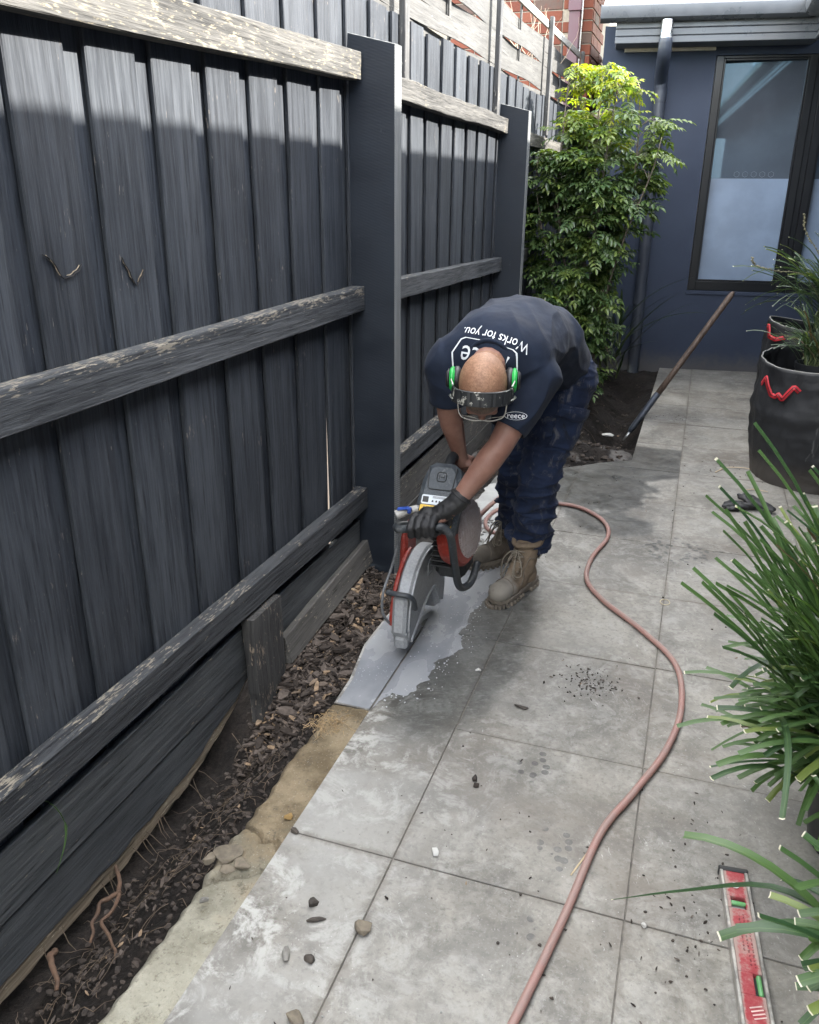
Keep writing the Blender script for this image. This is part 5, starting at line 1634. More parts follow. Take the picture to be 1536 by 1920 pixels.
# ------------------------------------------------------------------ the shrub and the spiky plant behind it
def shrub():
    def leafmat(name, a, b, trans, gloss):
        n = NB(name)
        r = n.rnd
        s = n.sep(n.uv)
        k = n.math('FRACT', n.math('ADD', r, s[0]))
        c = n.mix(k, a, b)
        v = n.ramp(n.math('ABSOLUTE', s[1]), 0.0, 0.12, 0.4, 0.0)
        c = n.mix(v, c, n.mix(1.0, c, (1.7, 1.7, 1.4), 'MULTIPLY'))
        n.set(c, gloss, 0, 0.5)
        tr = n.t.nodes.new('ShaderNodeBsdfTranslucent'); n.link(n.mix(1.0, c, (1.6, 1.7, 0.5), 'MULTIPLY'), tr.inputs[0])
        ms = n.t.nodes.new('ShaderNodeMixShader'); ms.inputs[0].default_value = trans
        n.t.links.new(n.b.outputs[0], ms.inputs[1]); n.t.links.new(tr.outputs[0], ms.inputs[2]); n.t.links.new(ms.outputs[0], n.out.inputs[0])
        return n.m
    M_L = leafmat('shrub_leaf', (0.045, 0.085, 0.036), (0.095, 0.145, 0.055), 0.28, 0.25)
    M_Y = leafmat('young_shrub_leaf', (0.10, 0.16, 0.02), (0.27, 0.27, 0.02), 0.45, 0.42)
    M_M = leafmat('mid_shrub_leaf', (0.085, 0.135, 0.038), (0.15, 0.20, 0.05), 0.34, 0.33)
    def compound(seed, L, npair, lw, arch):
        """pinnate leaf along +X: paired folded leaflets and an end one"""
        rr = random.Random(seed)
        vs = []; uv = []; fs = []
        def leaflet(o, d, n_, l, w):
            d = d.normalized(); s = d.cross(n_).normalized(); u = s.cross(d).normalized()
            b = len(vs); sh = rr.random()
            dr = -0.18 * l
            P = [(0, 0, 0.0), (0.35, -0.5, 0.10), (0.35, 0.0, -0.04), (0.35, 0.5, 0.10), (0.72, -0.36, 0.06), (0.72, 0.0, -0.06), (0.72, 0.36, 0.06), (1.0, 0, -0.12)]
            for a, q, h in P:
                vs.append(o + d * (a * l) + s * (q * w) + u * (h * w + dr * a * a)); uv.append((sh, q))
            for f in ((0, 2, 1), (0, 3, 2), (1, 2, 5, 4), (2, 3, 6, 5), (4, 5, 7), (5, 6, 7)): fs.append(tuple(b + i for i in f))
        def rp(t): return V((L * t * math.cos(arch * t * 0.6), 0, -math.sin(arch * t) * L * t * 0.5))
        for i in range(npair):
            t = 0.28 + 0.64 * i / max(1, npair - 1)
            o = rp(t); T = (rp(min(1, t + 0.05)) - rp(t - 0.05)).normalized()
            for sg in (-1, 1):
                d = T * 0.62 + V((0, sg, 0)) * 0.85 + V((0, 0, rr.uniform(-0.2, 0.15)))
                leaflet(o, d, V((0, 0, 1)), lw * rr.uniform(0.85, 1.15) * (0.8 + 0.3 * math.sin(t * 3)), lw * 0.47)
        leaflet(rp(1.0), (rp(1.0) - rp(0.92)), V((0, 0, 1)), lw * 1.05, lw * 0.48)
        b = len(vs)
        for t in (0, 0.5, 1.0):
            q = rp(t)
            vs.extend([q + V((0, 0.0013, 0)), q + V((0, -0.0013, 0)), q + V((0, 0, -0.002))]); uv.extend([(0.5, 0.5)] * 3)
        for k in range(2):
            for j in range(3):
                fs.append((b + k * 3 + j, b + k * 3 + (j + 1) % 3, b + k * 3 + 3 + (j + 1) % 3, b + k * 3 + 3 + j))
        return vs, uv, fs
    lib = [compound(i, U(0.13, 0.18), rng.choice((3, 4, 4)), U(0.047, 0.060), U(0.1, 0.8)) for i in range(8)]
    libY = [compound(40 + i, U(0.085, 0.12), 3, U(0.036, 0.046), U(0.1, 0.9)) for i in range(4)]
    me = {('L', i): mkmesh('shrub_leaf', a, f, M_L, False, u) for i, (a, u, f) in enumerate(lib)}
    me.update({('M', i): mkmesh('shrub_leaf', a, f, M_M, False, u) for i, (a, u, f) in enumerate(lib)})
    me.update({('Y', i): mkmesh('young_leaf', a, f, M_Y, False, u) for i, (a, u, f) in enumerate(libY)})
    base = V((-0.82, 7.0, -0.06))
    T = thing('leafy_shrub', base, 'tall bushy evergreen shrub with yellow new leaves at its top beside the house corner', 'shrub')
    M_STEM = plain('shrub_bark', (0.15, 0.125, 0.10), 0.85, var=0.35, scale=30, bump=0.4)
    stems = [[(-0.82, 7.0, -0.1), (-0.80, 6.97, 0.35), (-0.755, 6.95, 0.66), (-0.80, 6.93, 0.95), (-0.86, 6.9, 1.5), (-0.88, 6.88, 2.05), (-0.86, 6.86, 2.45)],
             [(-0.83, 7.0, -0.1), (-0.88, 6.95, 0.5), (-1.02, 6.85, 1.0), (-1.12, 6.8, 1.5), (-1.12, 6.78, 2.0), (-1.10, 6.78, 2.42)],
             [(-0.81, 7.02, -0.1), (-0.76, 7.02, 0.5), (-0.68, 7.0, 1.0), (-0.60, 6.95, 1.5), (-0.58, 6.92, 1.95), (-0.60, 6.9, 2.33)],
             [(-0.80, 6.98, 0.3), (-0.72, 6.85, 0.8), (-0.60, 6.78, 1.3), (-0.45, 6.75, 1.75), (-0.40, 6.74, 2.0)],
             [(-0.86, 6.98, 0.4), (-1.0, 6.85, 0.75), (-1.18, 6.75, 1.2), (-1.27, 6.7, 1.6), (-1.28, 6.68, 1.85)],
             [(-0.83, 6.98, 0.5), (-0.84, 6.82, 1.0), (-0.80, 6.72, 1.5), (-0.77, 6.7, 2.0), (-0.74, 6.7, 2.28)]]
    SP = []
    for i, s_ in enumerate(stems):
        P = spline(s_, 30); SP.append(P)
        mb = MB(); r0 = (0.019, 0.014, 0.013, 0.010, 0.010, 0.010)[i]
        mb.tube(P, [r0 * (1 - 0.82 * k / 29) + 0.0012 for k in range(30)], 8)
        mb.build('trunk' if i == 0 else 'branch', M_STEM, T, base, smooth=True)
    # silhouette: half width left / right of the axis by height, read off the photograph
    prof = [(0.05, -0.06, 0.06), (0.3, -0.14, 0.10), (0.6, -0.24, 0.14), (0.85, -0.34, 0.18), (1.1, -0.42, 0.20), (1.4, -0.47, 0.27), (1.6, -0.48, 0.38), (1.8, -0.46, 0.46), (1.95, -0.34, 0.48), (2.1, -0.28, 0.43), (2.25, -0.28, 0.34), (2.4, -0.26, 0.18), (2.5, -0.26, 0.0)]
    def width(z):
        for a, b in zip(prof, prof[1:]):
            if a[0] <= z <= b[0]:
                t = (z - a[0]) / (b[0] - a[0])
                return a[1] + (b[1] - a[1]) * t, a[2] + (b[2] - a[2]) * t
        return prof[-1][1:]
    leaves = []
    tw = MB()
    tries = 0
    while len(leaves) < 2000 and tries < 14000:
        tries += 1
        z = U(0.12, 2.48)
        lo, hi = width(z)
        if rng.random() > (hi - lo) / 0.95 or (z < 0.8 and rng.random() < 0.45): continue
        u = U(-1, 1); v = U(-1, 1)
        if u * u * 0.8 + v * v > 1: continue
        x = -0.84 + (lo if u < 0 else hi) * abs(u) ** 0.8
        y = 6.86 + v * 0.36 * min(1, (hi - lo) / 0.8) - 0.02
        c = V((x, y, z))
        if noise.noise(c * 4.2 + V((3, 1, 8))) < -0.06: continue          # gaps
        # the nearest stem point below the clump
        best = min((q for P in SP for q in P if q.z < z - 0.02), key=lambda q: (q - c).length + 0.3 * abs(q.z - (z - 0.16)), default=None)
        if best is None: continue
        d = c - best
        mid = best.lerp(c, 0.5) + V((0, 0, 0.04))
        tw.tube([best, mid, c], [0.0035, 0.0025, 0.0014], 4)
        nl = rng.randint(5, 8)
        for k in range(nl):
            t = 0.45 + 0.55 * k / (nl - 1)
            q = (best * (1 - t) ** 2 + mid * (2 * t * (1 - t)) + c * t * t)
            dd = V((d.x, d.y, 0.0))
            dd = dd.normalized() if dd.length > 1e-4 else V((1, 0, 0))
            az = math.atan2(dd.y, dd.x) + (0 if k == nl - 1 else (1 if k % 2 else -1) * U(0.5, 1.5)) + U(-0.3, 0.3)
            kind = 'L'
            hz = z + 0.10 * noise.noise(c * 5)
            if hz > 2.2 and rng.random() < 0.75: kind = 'Y'
            elif hz > 1.98 and rng.random() < 0.4 and x < -0.55: kind = 'Y'
            elif hz > 1.85 and rng.random() < 0.55: kind = 'M'
            elif rng.random() < 0.30: kind = 'M'
            leaves.append((q, az, U(-0.5, 0.35), U(-0.5, 0.5), kind))
    tw.build('twigs', M_STEM, T, base)['kind'] = 'stuff'
    leaves.sort(key=lambda l: l[0].y)
    near = leaves[::max(1, len(leaves) // 295)][:295]
    ns = set(id(l) for l in near)
    for l in near:
        q, az, pit, rol, kd = l
        m = me[(kd, rng.randrange(4 if kd == 'Y' else 8))]
        o = link('leaf', m, T, q)
        o.rotation_euler = (rol, pit + 0.1, az)
        s = U(0.85, 1.2); o.scale = (s, s, s)
    acc = {'L': ([], [], []), 'M': ([], [], []), 'Y': ([], [], [])}
    for l in leaves:
        if id(l) in ns: continue
        q, az, pit, rol, kd = l
        a, u, f = rng.choice(libY if kd == 'Y' else lib)
        M = Matrix.Rotation(az, 3, 'Z') @ Matrix.Rotation(pit + 0.1, 3, 'Y') @ Matrix.Rotation(rol, 3, 'X')
        s = U(0.85, 1.2); vs, fs, uv = acc[kd]; b = len(vs); r = rng.random()
        vs += [M @ w * s + q - base for w in a]; fs += [tuple(b + i for i in ff) for ff in f]; uv += [(w[0] + r, w[1]) for w in u]
    for kd, m in (('L', M_L), ('M', M_M), ('Y', M_Y)):
        vs, fs, uv = acc[kd]
        o = link('foliage', mkmesh('foliage', vs, fs, m, False, uv), T, base); o['kind'] = 'stuff'
        if kd == 'Y': o['label'] = 'yellow green new foliage at the top'
    # small seedling sprig by the second post
    b2 = (-1.10, 5.95, 0.0)
    T2 = thing('seedling', b2, 'small yellow green sprig behind the second fence post', 'plant')
    mb = MB(); mb.tube([b2, (-1.09, 5.94, 0.3), (-1.08, 5.93, 0.62), (-1.07, 5.92, 0.95)], [0.005, 0.004, 0.003, 0.002], 6); mb.build('stem', M_STEM, T2)
    for k in range(14):
        o = link('leaf', me[(rng.choice('MY'), rng.randrange(4))], T2, (-1.08 + U(-0.01, 0.01), 5.925, 0.70 + 0.02 * k)); o.rotation_euler = (U(-.3, .3), U(-.4, .3), k * 2.4)
    # long strap leaves at the wall
    msd = [blade_mesh('sword_leaf', U(0.6, 0.95), U(0.02, 0.03), U(0.1, 1.0), U(0.3, 1.0), blade_mat('sword_leaf', (0.018, 0.035, 0.018), (0.02, 0.04, 0.02), (0.012, 0.026, 0.016)) if i == 0 else bpy.data.materials['sword_leaf'], 9, False, U(-0.2, 0.2), 0.2, U(-0.3, 0.3)) for i in range(8)]
    strap_plant('sword_leaf_plant', (-0.72, 8.0, -0.02), 'dark spiky sword leaved plant between the shrub and the downpipe', 'plant', msd, 34, (0.0, 0.45), (0, 6.28), (0.8, 1.15), 0.06)
    # bare climber twigs over the screen
    mb = MB()
    for i in range(16):
        q = V((-1.62 + U(-0.15, 0.15), 7.9 + U(-0.3, 0.3), 2.6)); d = V((U(-0.6, 0.9), U(-0.2, 0.2), U(0.4, 1.0))).normalized()
        P = [q]
        for k in range(6):
            d = (d + V((U(-0.4, 0.4), U(-0.2, 0.2), U(-0.35, 0.3)))).normalized(); q = q + d * 0.085; P.append(q)
        mb.tube(P, [0.004, 0.0035, 0.003, 0.0025, 0.002, 0.0015, 0.001], 4)
    tag(mb.build('dry_climber', plain('dry_twigs', (0.34, 0.27, 0.2), 0.8)), 'pale bare twigs of a climber against the brickwork above the screen', 'climber')
shrub()

# a green leaf hanging over the plinth
def loose_leaf():
    m = blade_mesh('strap_leaf', 0.25, 0.0095, 0, 0, M_BLADE, 12, False, fold=0.2, path=[(0, -0.03, 0.045), (0.012, 0.015, 0.012), (0.022, 0.04, -0.06), (0.024, 0.03, -0.12), (0.02, -0.01, -0.185)])
    o = link('fallen_leaf', m, None, (-1.342, 1.218, 0.262))
    tag(o, 'single green strap leaf hanging down over the front of the plinth boards', 'leaf')
loose_leaf()

# ------------------------------------------------------------------ bar, gloves, level
def bar():
    a, b = V((-0.425, 6.40, -0.17)), V((0.235, 6.8, 0.942))
    T = thing('digging_bar', a, 'long brown wooden handle leaning out of the dug hole towards the window', 'tool handle')
    n = wood('bar_wood', 2, (0.060, 0.040, 0.030), (0.135, 0.095, 0.072), None, 0, 0.55, 0.3)
    mb = MB(); d = (b - a).normalized()
    mb.tube([a.lerp(b, t) for t in (0.30, 0.5, 0.75, 0.96, 0.985, 1.0)], [0.023, 0.0225, 0.022, 0.0225, 0.0195, 0.009], 14)
    mb.build('handle', n, T, smooth=True)
    mb = MB(); mb.tube([a.lerp(b, t) for t in (0.06, 0.08, 0.2, 0.32, 0.325)], [0.016, 0.023, 0.025, 0.0245, 0.023], 14)
    o = mb.build('socket', plain('blue_black_steel', (0.05, 0.058, 0.075), 0.5, 0.4, var=0.4, scale=25), T, smooth=True)
    mb = MB(); mb.tube([a.lerp(b, t) for t in (0.0, 0.03, 0.065)], [0.006, 0.012, 0.014], 10, squash=0.6); mb.build('tip', plain('worn_steel', (0.5, 0.5, 0.5), 0.35, 0.9), T, smooth=True)
bar()

def glove(at, rot, label, flip):
    mb = MB()
    s = -1 if flip else 1
    mb.chain([(0.10, 0.0, 0.014), (0.05, 0.0, 0.016), (0.0, 0.0, 0.018)], [0.026, 0.034, 0.036], sq=0.5)
    for k, (y, L, bend) in enumerate(((-0.034, 0.062, 0.3), (-0.012, 0.074, 0.1), (0.012, 0.07, -0.1), (0.032, 0.055, -0.3))):
        p0 = V((-0.02, y, 0.016)); p1 = p0 + V((-L * 0.5, y * 0.3 * s + bend * 0.012, 0.008 * (k % 2))); p2 = p1 + V((-L * 0.5, bend * 0.02, -0.006))
        mb.chain([p0, p1, p2], [0.0125, 0.012, 0.0105], 10)
    mb.chain([(0.03, 0.03 * s, 0.016), (0.0, 0.055 * s, 0.016), (-0.025, 0.066 * s, 0.013)], [0.014, 0.0125, 0.011], 10)
    me = remesh(mb, 0.0035, 3)
    displace(me, lambda q, n: 0.0022 * fbm(q, 55))
    me.materials.append(M_GLOVE)
    o = link('glove', me, None, at); o.rotation_euler = rot
    tag(o, label, 'glove')
M_GLOVE = plain('black_glove', (0.011, 0.011, 0.012), 0.6, var=0.5, scale=60, bump=0.4)
glove((0.36, 4.66, 0.004), (0, 0, R_(20)), 'limp black work glove lying flat with its fingers towards the hose', False)
glove((0.43, 4.70, 0.026), (R_(8), R_(8), R_(-28)), 'black work glove lying on top of the other glove', True)

def level():
    o = V((0.233, 1.838, 0.0)); l = V((0.094, -0.9955, 0)).normalized(); w = V((0.9955, 0.094, 0)).normalized(); k = V((0, 0, 1))
    Wd, Ln, H = 0.068, 0.62, 0.026
    T = thing('spirit_level', o, 'dusty red box spirit level lying on the paving beside the strap leaves', 'spirit level')
    A = lambda a, b, c: o + l * a + w * b + k * c
    Rm = Matrix((w, l, k)).transposed()
    al = plain('level_aluminium', (0.42, 0.40, 0.37), 0.45, 0.6, var=0.3, scale=60)
    mb = MB()
    for b in (0.004, Wd - 0.004): mb.box(A(Ln / 2 + 0.006, b, H / 2), (0.008, Ln - 0.012, H), Rm, 0.0015)
    mb.build('rail', al, T)
    n = NB('level_red')
    f = n.noise(n.pos, 14, 5, 0.7); g = n.noise(n.pos, 90, 4, 0.7)
    s = n.vm('DOT_PRODUCT', n.vm('SUBTRACT', n.pos, tuple(o)), tuple(w))
    edge = n.ramp(n.math('ABSOLUTE', n.math('SUBTRACT', s, Wd / 2)), 0.014, 0.026)
    d = n.ramp(n.math('ADD', n.math('MULTIPLY', f, 0.8), n.math('ADD', n.math('MULTIPLY', g, 0.3), n.math('MULTIPLY', edge, 0.18))), 0.54, 0.70)
    c = n.mix(n.ramp(n.math('ADD', n.math('MULTIPLY', f, 0.7), n.math('MULTIPLY', g, 0.3)), 0.38, 0.62), (0.28, 0.032, 0.040), (0.34, 0.095, 0.095))
    n.set(n.mix(n.math('MULTIPLY', d, 0.85), c, (0.30, 0.24, 0.21)), 0.6, 0, 0.35)
    mb = MB()
    cuts = [(0.012, 0.095), (0.132, 0.315), (0.372, Ln - 0.012)]
    for a0, a1 in cuts: mb.box(A((a0 + a1) / 2, Wd / 2, H / 2 - 0.001), (Wd - 0.016, a1 - a0, H - 0.004), Rm, 0.0015)
    mb.box(A(0.1135, 0.0125, H / 2 - 0.001), (0.009, 0.037, H - 0.004), Rm, 0.001); mb.box(A(0.1135, Wd - 0.0125, H / 2 - 0.001), (0.009, 0.037, H - 0.004), Rm, 0.001)
    mb.box(A(0.3435, 0.024, H / 2 - 0.001), (0.032, 0.057, H - 0.004), Rm, 0.001)
    mb.build('red_face', n.m, T)
    dk = plain('level_black', (0.02, 0.02, 0.02), 0.5)
    for a in (0.005, Ln - 0.005):
        mb = MB(); mb.box(A(a, Wd / 2, H / 2), (Wd + 0.004, 0.014, H + 0.002), Rm, 0.003)
        mb.build('end_cap', dk, T)
    mb = MB()
    ring = [A(0.062 + 0.008 * math.cos(t), Wd / 2 - 0.002 + 0.008 * math.sin(t), H + 0.0002) for t in [i * 2 * math.pi / 20 for i in range(21)]]
    mb.tube(ring, 0.0016, 6, cap=False); mb.build('hole_ring', plain('ring_white', (0.6, 0.57, 0.53), 0.5), T)
    mb = MB(); mb.lathe([(0.0065, 0.0004), (0.0005, 0.0004)], A(0.062, Wd / 2 - 0.002, H - 0.003), n=16); mb.lathe([(0.0066, -0.002), (0.0066, 0.0022)], A(0.062, Wd / 2 - 0.002, H - 0.003), n=16); mb.build('hole', dk, T)
    vg = NB('vial_green'); vg.set((0.12, 0.30, 0.12), 0.12, 0, 0.6)
    hs = plain('vial_housing', (0.30, 0.33, 0.31), 0.4)
    for a0, a1, b0, b1, ax in ((0.097, 0.130, 0.018, Wd - 0.018, w), (0.317, 0.370, 0.042, Wd - 0.006, l)):
        mb = MB(); mb.box(A((a0 + a1) / 2, (b0 + b1) / 2, 0.006), (b1 - b0, a1 - a0, 0.012), Rm, 0.001)
        h_ = mb.build('vial_housing', hs if ax is w else dk, T)
        c = A((a0 + a1) / 2, (b0 + b1) / 2, 0.0185); hl = ((b1 - b0) if ax is w else (a1 - a0)) * 0.40
        mb = MB(); mb.capsule(c - ax * hl, c + ax * hl, 0.006, 0.006, 12); mb.build('vial', vg.m, h_, smooth=True)
    # worn handwriting in marker, and the printed stripes near the end
    r2_ = random.Random(5)
    ink = plain('marker_ink', (0.06, 0.012, 0.016), 0.6)
    mb = MB()
    for row, (b, a0, a1) in enumerate(((0.049, 0.165, 0.30), (0.040, 0.15, 0.295), (0.030, 0.155, 0.25))):
        a = a0
        while a < a1:
            h = r2_.uniform(0.003, 0.006)
            pts = [A(a + i * 0.0016, b - h * (0.5 if i % 2 else -0.5) * r2_.uniform(0.5, 1), H - 0.0028) for i in range(r2_.randint(3, 6))]
            mb.tube(pts, 0.00045, 3)
            a += 0.0016 * len(pts) + r2_.uniform(0.001, 0.006)
    mb.build('handwriting', ink, T)['kind'] = 'stuff'
    wh = plain('stripe_white', (0.62, 0.45, 0.42), 0.5)
    for i in range(4):
        mb = MB(); mb.box(A(0.402 + i * 0.0085, 0.035 + i * 0.002, H - 0.0024), (0.028, 0.0032, 0.0012), Rm @ Matrix.Rotation(-0.35, 3, 'Z'), 0.0004)
        mb.build('stripe', wh, T)
level()

# ------------------------------------------------------------------ the cut-off saw
def text2d(body, size, res=3):
    cu = bpy.data.curves.new('t', 'FONT'); cu.body = body; cu.size = size; cu.resolution_u = res
    cu.align_x = 'CENTER'; cu.align_y = 'CENTER'
    o = bpy.data.objects.new('t', cu); COL.objects.link(o)
    dg = bpy.context.evaluated_depsgraph_get()
    me = bpy.data.meshes.new_from_object(o.evaluated_get(dg))
    vs = [V((v.co.x, v.co.y)) for v in me.vertices]; fs = [tuple(p_.vertices) for p_ in me.polygons]
    bpy.data.objects.remove(o); bpy.data.curves.remove(cu); bpy.data.meshes.remove(me)
    return vs, fs

def rrect(w, h, r, n=5):
    out = []
    for cx, cy, a0 in ((w / 2 - r, h / 2 - r, 0), (-w / 2 + r, h / 2 - r, 90), (-w / 2 + r, -h / 2 + r, 180), (w / 2 - r, -h / 2 + r, 270)):
        for k in range(n + 1):
            a = R_(a0 + 90 * k / n); out.append((cx + r * math.cos(a), cy + r * math.sin(a)))
    return out

def dirty(name, col, rough, metal, amt, dirtc=(0.30, 0.30, 0.29), sc=16):
    n = NB(name)
    f = n.noise(n.obj, sc, 6, 0.68); g = n.noise(n.obj, sc * 7, 4, 0.7)
    d = n.ramp(n.math('ADD', n.math('MULTIPLY', f, 0.75), n.math('MULTIPLY', g, 0.3)), 0.62 - 0.22 * amt, 0.78 - 0.1 * amt, 0, min(1, 0.35 + amt * 0.6))
    c = n.mix(n.ramp(g, 0.3, 0.7), tuple(q * 0.85 for q in col), tuple(q * 1.15 for q in col))
    n.set(n.mix(d, c, dirtc), n.ramp(f, 0.3, 0.7, rough - 0.08, rough + 0.12), metal, 0.45)
    n.bump(g, 0.12, 0.002)
    return n.m
M_SGREY = dirty('saw_grey_plastic', (0.0510, 0.0595, 0.0680), 0.5, 0.0, 0.35)
M_SRED = dirty('saw_red', (0.2160, 0.0216, 0.0130), 0.45, 0.0, 0.55, (0.30, 0.17, 0.15))
M_SGUARD = dirty('saw_guard_metal', (0.30, 0.31, 0.32), 0.42, 0.25, 0.5, (0.34, 0.35, 0.355))
M_SDARK = dirty('saw_engine_dark', (0.022, 0.024, 0.026), 0.55, 0.0, 0.35, (0.12, 0.115, 0.105))
M_STUBE = dirty('saw_rubber', (0.026, 0.030, 0.034), 0.5, 0.0, 0.4, (0.16, 0.165, 0.165))
M_SMESH = dirty('saw_mesh', (0.30, 0.25, 0.24), 0.6, 0.0, 0.7, (0.42, 0.38, 0.37), 30)
M_BLADEST = dirty('blade_steel', (0.30, 0.30, 0.30), 0.35, 0.8, 0.6, (0.22, 0.225, 0.23))
M_YEL = plain('sticker_yellow', (0.62, 0.40, 0.05), 0.45, var=0.08)
M_WHT = plain('sticker_white', (0.60, 0.64, 0.68), 0.4, var=0.06)
M_INK = plain('sticker_ink', (0.03, 0.03, 0.03), 0.5)
M_RINK = plain('sticker_red', (0.40, 0.05, 0.04), 0.5)

def saw():
    base = V((-0.885, 2.76, 0.0))
    T = thing('cut_off_saw', base, 'dusty petrol cut off saw with grey blade guard and red arm cutting the tile edge', 'saw')
    BY, BZ, BX = 2.765, 0.135, -0.885
    X, Y, Z = V((1, 0, 0)), V((0, 1, 0)), V((0, 0, 1))
    # blade and flange
    mb = MB()
    mb.lathe([(0.001, -0.0018), (0.192, -0.0018), (0.192, 0.0018), (0.001, 0.0018)], (BX, BY, BZ), X, 64)
    bl = mb.build('blade', M_BLADEST, T)
    mb = MB(); mb.lathe([(0.001, 0.014), (0.022, 0.014), (0.026, 0.010), (0.05, 0.008), (0.053, 0.0019)], (BX, BY, BZ), X, 32)
    smooth_angle(mb.build('flange', M_SGUARD, bl), 35)
    # guard: a D cut off by a slanted chord, closed at both faces
    R = 0.236
    a0, a1 = R_(-22), R_(194)
    P = []
    for i in range(41):
        a = a0 + (a1 - a0) * i / 40
        P.append((R * math.cos(a), R * math.sin(a)))
    P += [(-0.205, -0.075), (-0.125, -0.035), (-0.02, 0.012), (0.075, 0.02), (0.115, -0.03), (0.135, -0.085)]
    mb = MB()
    mb.prism(P, (BX, BY, BZ), Y, Z, X, -0.040, 0.024, 0.013)
    g = mb.build('blade_guard', M_SGUARD, T, (BX, BY, BZ)); smooth_angle(g, 28)
    g['label'] = 'scratched grey metal blade guard'
    mb = MB()
    rib = [(-0.205, -0.060), (-0.125, -0.022), (-0.02, 0.026), (0.08, 0.036), (0.125, -0.012), (0.15, -0.07)]
    mb.tube(spline([V((BX + 0.0245, BY + q[0], BZ + q[1])) for q in rib], 30), 0.006, 8)
    mb.build('rib', M_SGUARD, g, smooth=True)
    ring = [V((BX + 0.022, BY + (R - 0.012) * math.cos(a0 + (a1 - a0) * i / 30), BZ + (R - 0.012) * math.sin(a0 + (a1 - a0) * i / 30))) for i in range(31)]
    mb = MB(); mb.tube(ring, 0.005, 8); mb.build('rim', M_SGUARD, g, smooth=True)
    vs, fs = text2d('Husqvarna', 0.044)
    ca, sa = math.cos(R_(24)), math.sin(R_(24))
    vs3 = [V((BX + 0.0246, BY - 0.035 + q.x * ca - q.y * sa, BZ + 0.075 + q.x * sa + q.y * ca)) for q in vs]
    mb = MB(); mb.add(vs3, fs); mb.add([q + X * -0.001 for q in vs3], [])
    o = mb.build('lettering', dirty('raised_lettering', (0.30, 0.31, 0.32), 0.4, 0.4, 0.3), g); o['kind'] = 'stuff'
    for (yy, zz) in ((-0.10, 0.02), (0.02, 0.06), (0.10, 0.10), (-0.03, 0.20)):
        mb = MB(); mb.lathe([(0.0075, 0.0), (0.0075, 0.005), (0.005, 0.007), (0.0, 0.007)], (BX + 0.024, BY + yy, BZ + zz), X, 6); mb.build('bolt', M_SDARK, g)
    # outline of the maker's mark on the guard
    mb = MB(); q = [V((BX + 0.0248, BY + 0.03 + a * 0.034, BZ + 0.150 + b * 0.030)) for a, b in ((-1, -1), (-1, 0.5), (-0.4, 1), (0.6, 1), (1, 0.4), (1, -1), (-1, -1))]
    mb.tube(q, 0.0022, 5); mb.build('emblem', M_SGUARD, g)
    # front nose with its lever
    mb = MB()
    mb.box((BX - 0.008, BY - 0.228, BZ + 0.06), (0.056, 0.05, 0.15), Matrix.Rotation(R_(-10), 3, 'X'), 0.012)
    mb.box((BX - 0.008, BY - 0.226, BZ - 0.012), (0.062, 0.056, 0.022), Matrix.Rotation(R_(-10), 3, 'X'), 0.008)
    mb.box((BX - 0.008, BY - 0.216, BZ - 0.055), (0.052, 0.046, 0.055), Matrix.Rotation(R_(8), 3, 'X'), 0.01)
    smooth_angle(mb.build('guard_nose', M_SGUARD, T), 30)
    mb = MB()
    mb.tube(spline([(BX - 0.058, BY - 0.235, BZ + 0.148), (BX - 0.02, BY - 0.245, BZ + 0.150), (BX + 0.022, BY - 0.24, BZ + 0.147), (BX + 0.040, BY - 0.225, BZ + 0.125), (BX + 0.042, BY - 0.21, BZ + 0.085)], 20), 0.0135, 10, squash=0.7)
    mb.build('guard_lever', M_STUBE, T, smooth=True)
    # red cutting arm beside the guard
    mb = MB()
    P = [(0.06, -0.03), (-0.04, -0.03), (-0.05, 0.10), (-0.02, 0.29), (0.08, 0.31), (0.09, 0.14)]
    mb.prism(P, (BX, BY - 0.03, BZ + 0.03), Y, Z, X, -0.072, -0.043, 0.010)
    mb.tube(spline([(BX - 0.042, BY + 0.238 * math.cos(a), BZ + 0.238 * math.sin(a)) for a in [R_(q) for q in range(96, 178, 8)]], 24), 0.0085, 8)
    o = smooth_angle(mb.build('cutting_arm', M_SRED, T), 30); o['label'] = 'red belt arm along the guard'
    # engine block with cooling fins, tank, starter
    mb = MB()
    A = V((0, 0.543, 0.84)); Mn = V((0, -0.84, 0.543)); C = V((-0.797, 2.665, 0.622))
    Rm = Matrix((X, A, Mn)).transposed()
    F = lambda x, a, m: C + X * x + A * a + Mn * m
    mb.box(F(0.0, 0.0, -0.125), (0.140, 0.25, 0.15), Rm, 0.018)
    mb.box((-0.785, 2.87, 0.32), (0.12, 0.16, 0.16), b=0.02)
    smooth_angle(mb.build('engine_block', M_SDARK, T), 30)
    for k in range(9):
        mb = MB(); mb.box((-0.785, 2.755 + 0.004 * k, 0.33 + k * 0.019), (0.105, 0.10, 0.006), b=0.002); mb.build('cooling_fin', M_SDARK, T)
    cxs, cy, cz = -0.748, 2.775, 0.452
    mb = MB(); ax = V((0.985, -0.12, 0.12)).normalized()
    mb.lathe([(0.085, -0.045), (0.120, -0.035), (0.130, -0.01), (0.129, 0.024), (0.118, 0.034), (0.001, 0.036)], (cxs, cy, cz), ax, 40)
    st = smooth_angle(mb.build('starter_cover', M_SRED, T), 30)
    sc_ = V((cxs, cy + 0.030, cz + 0.004))
    mb = MB(); mb.lathe([(0.118, 0.0300), (0.108, 0.041), (0.07, 0.048), (0.03, 0.050), (0.0, 0.0505)], sc_, ax, 40); smooth_angle(mb.build('air_screen', M_SMESH, st), 50)
    mb = MB()
    a_, b_, _ = frame(ax)
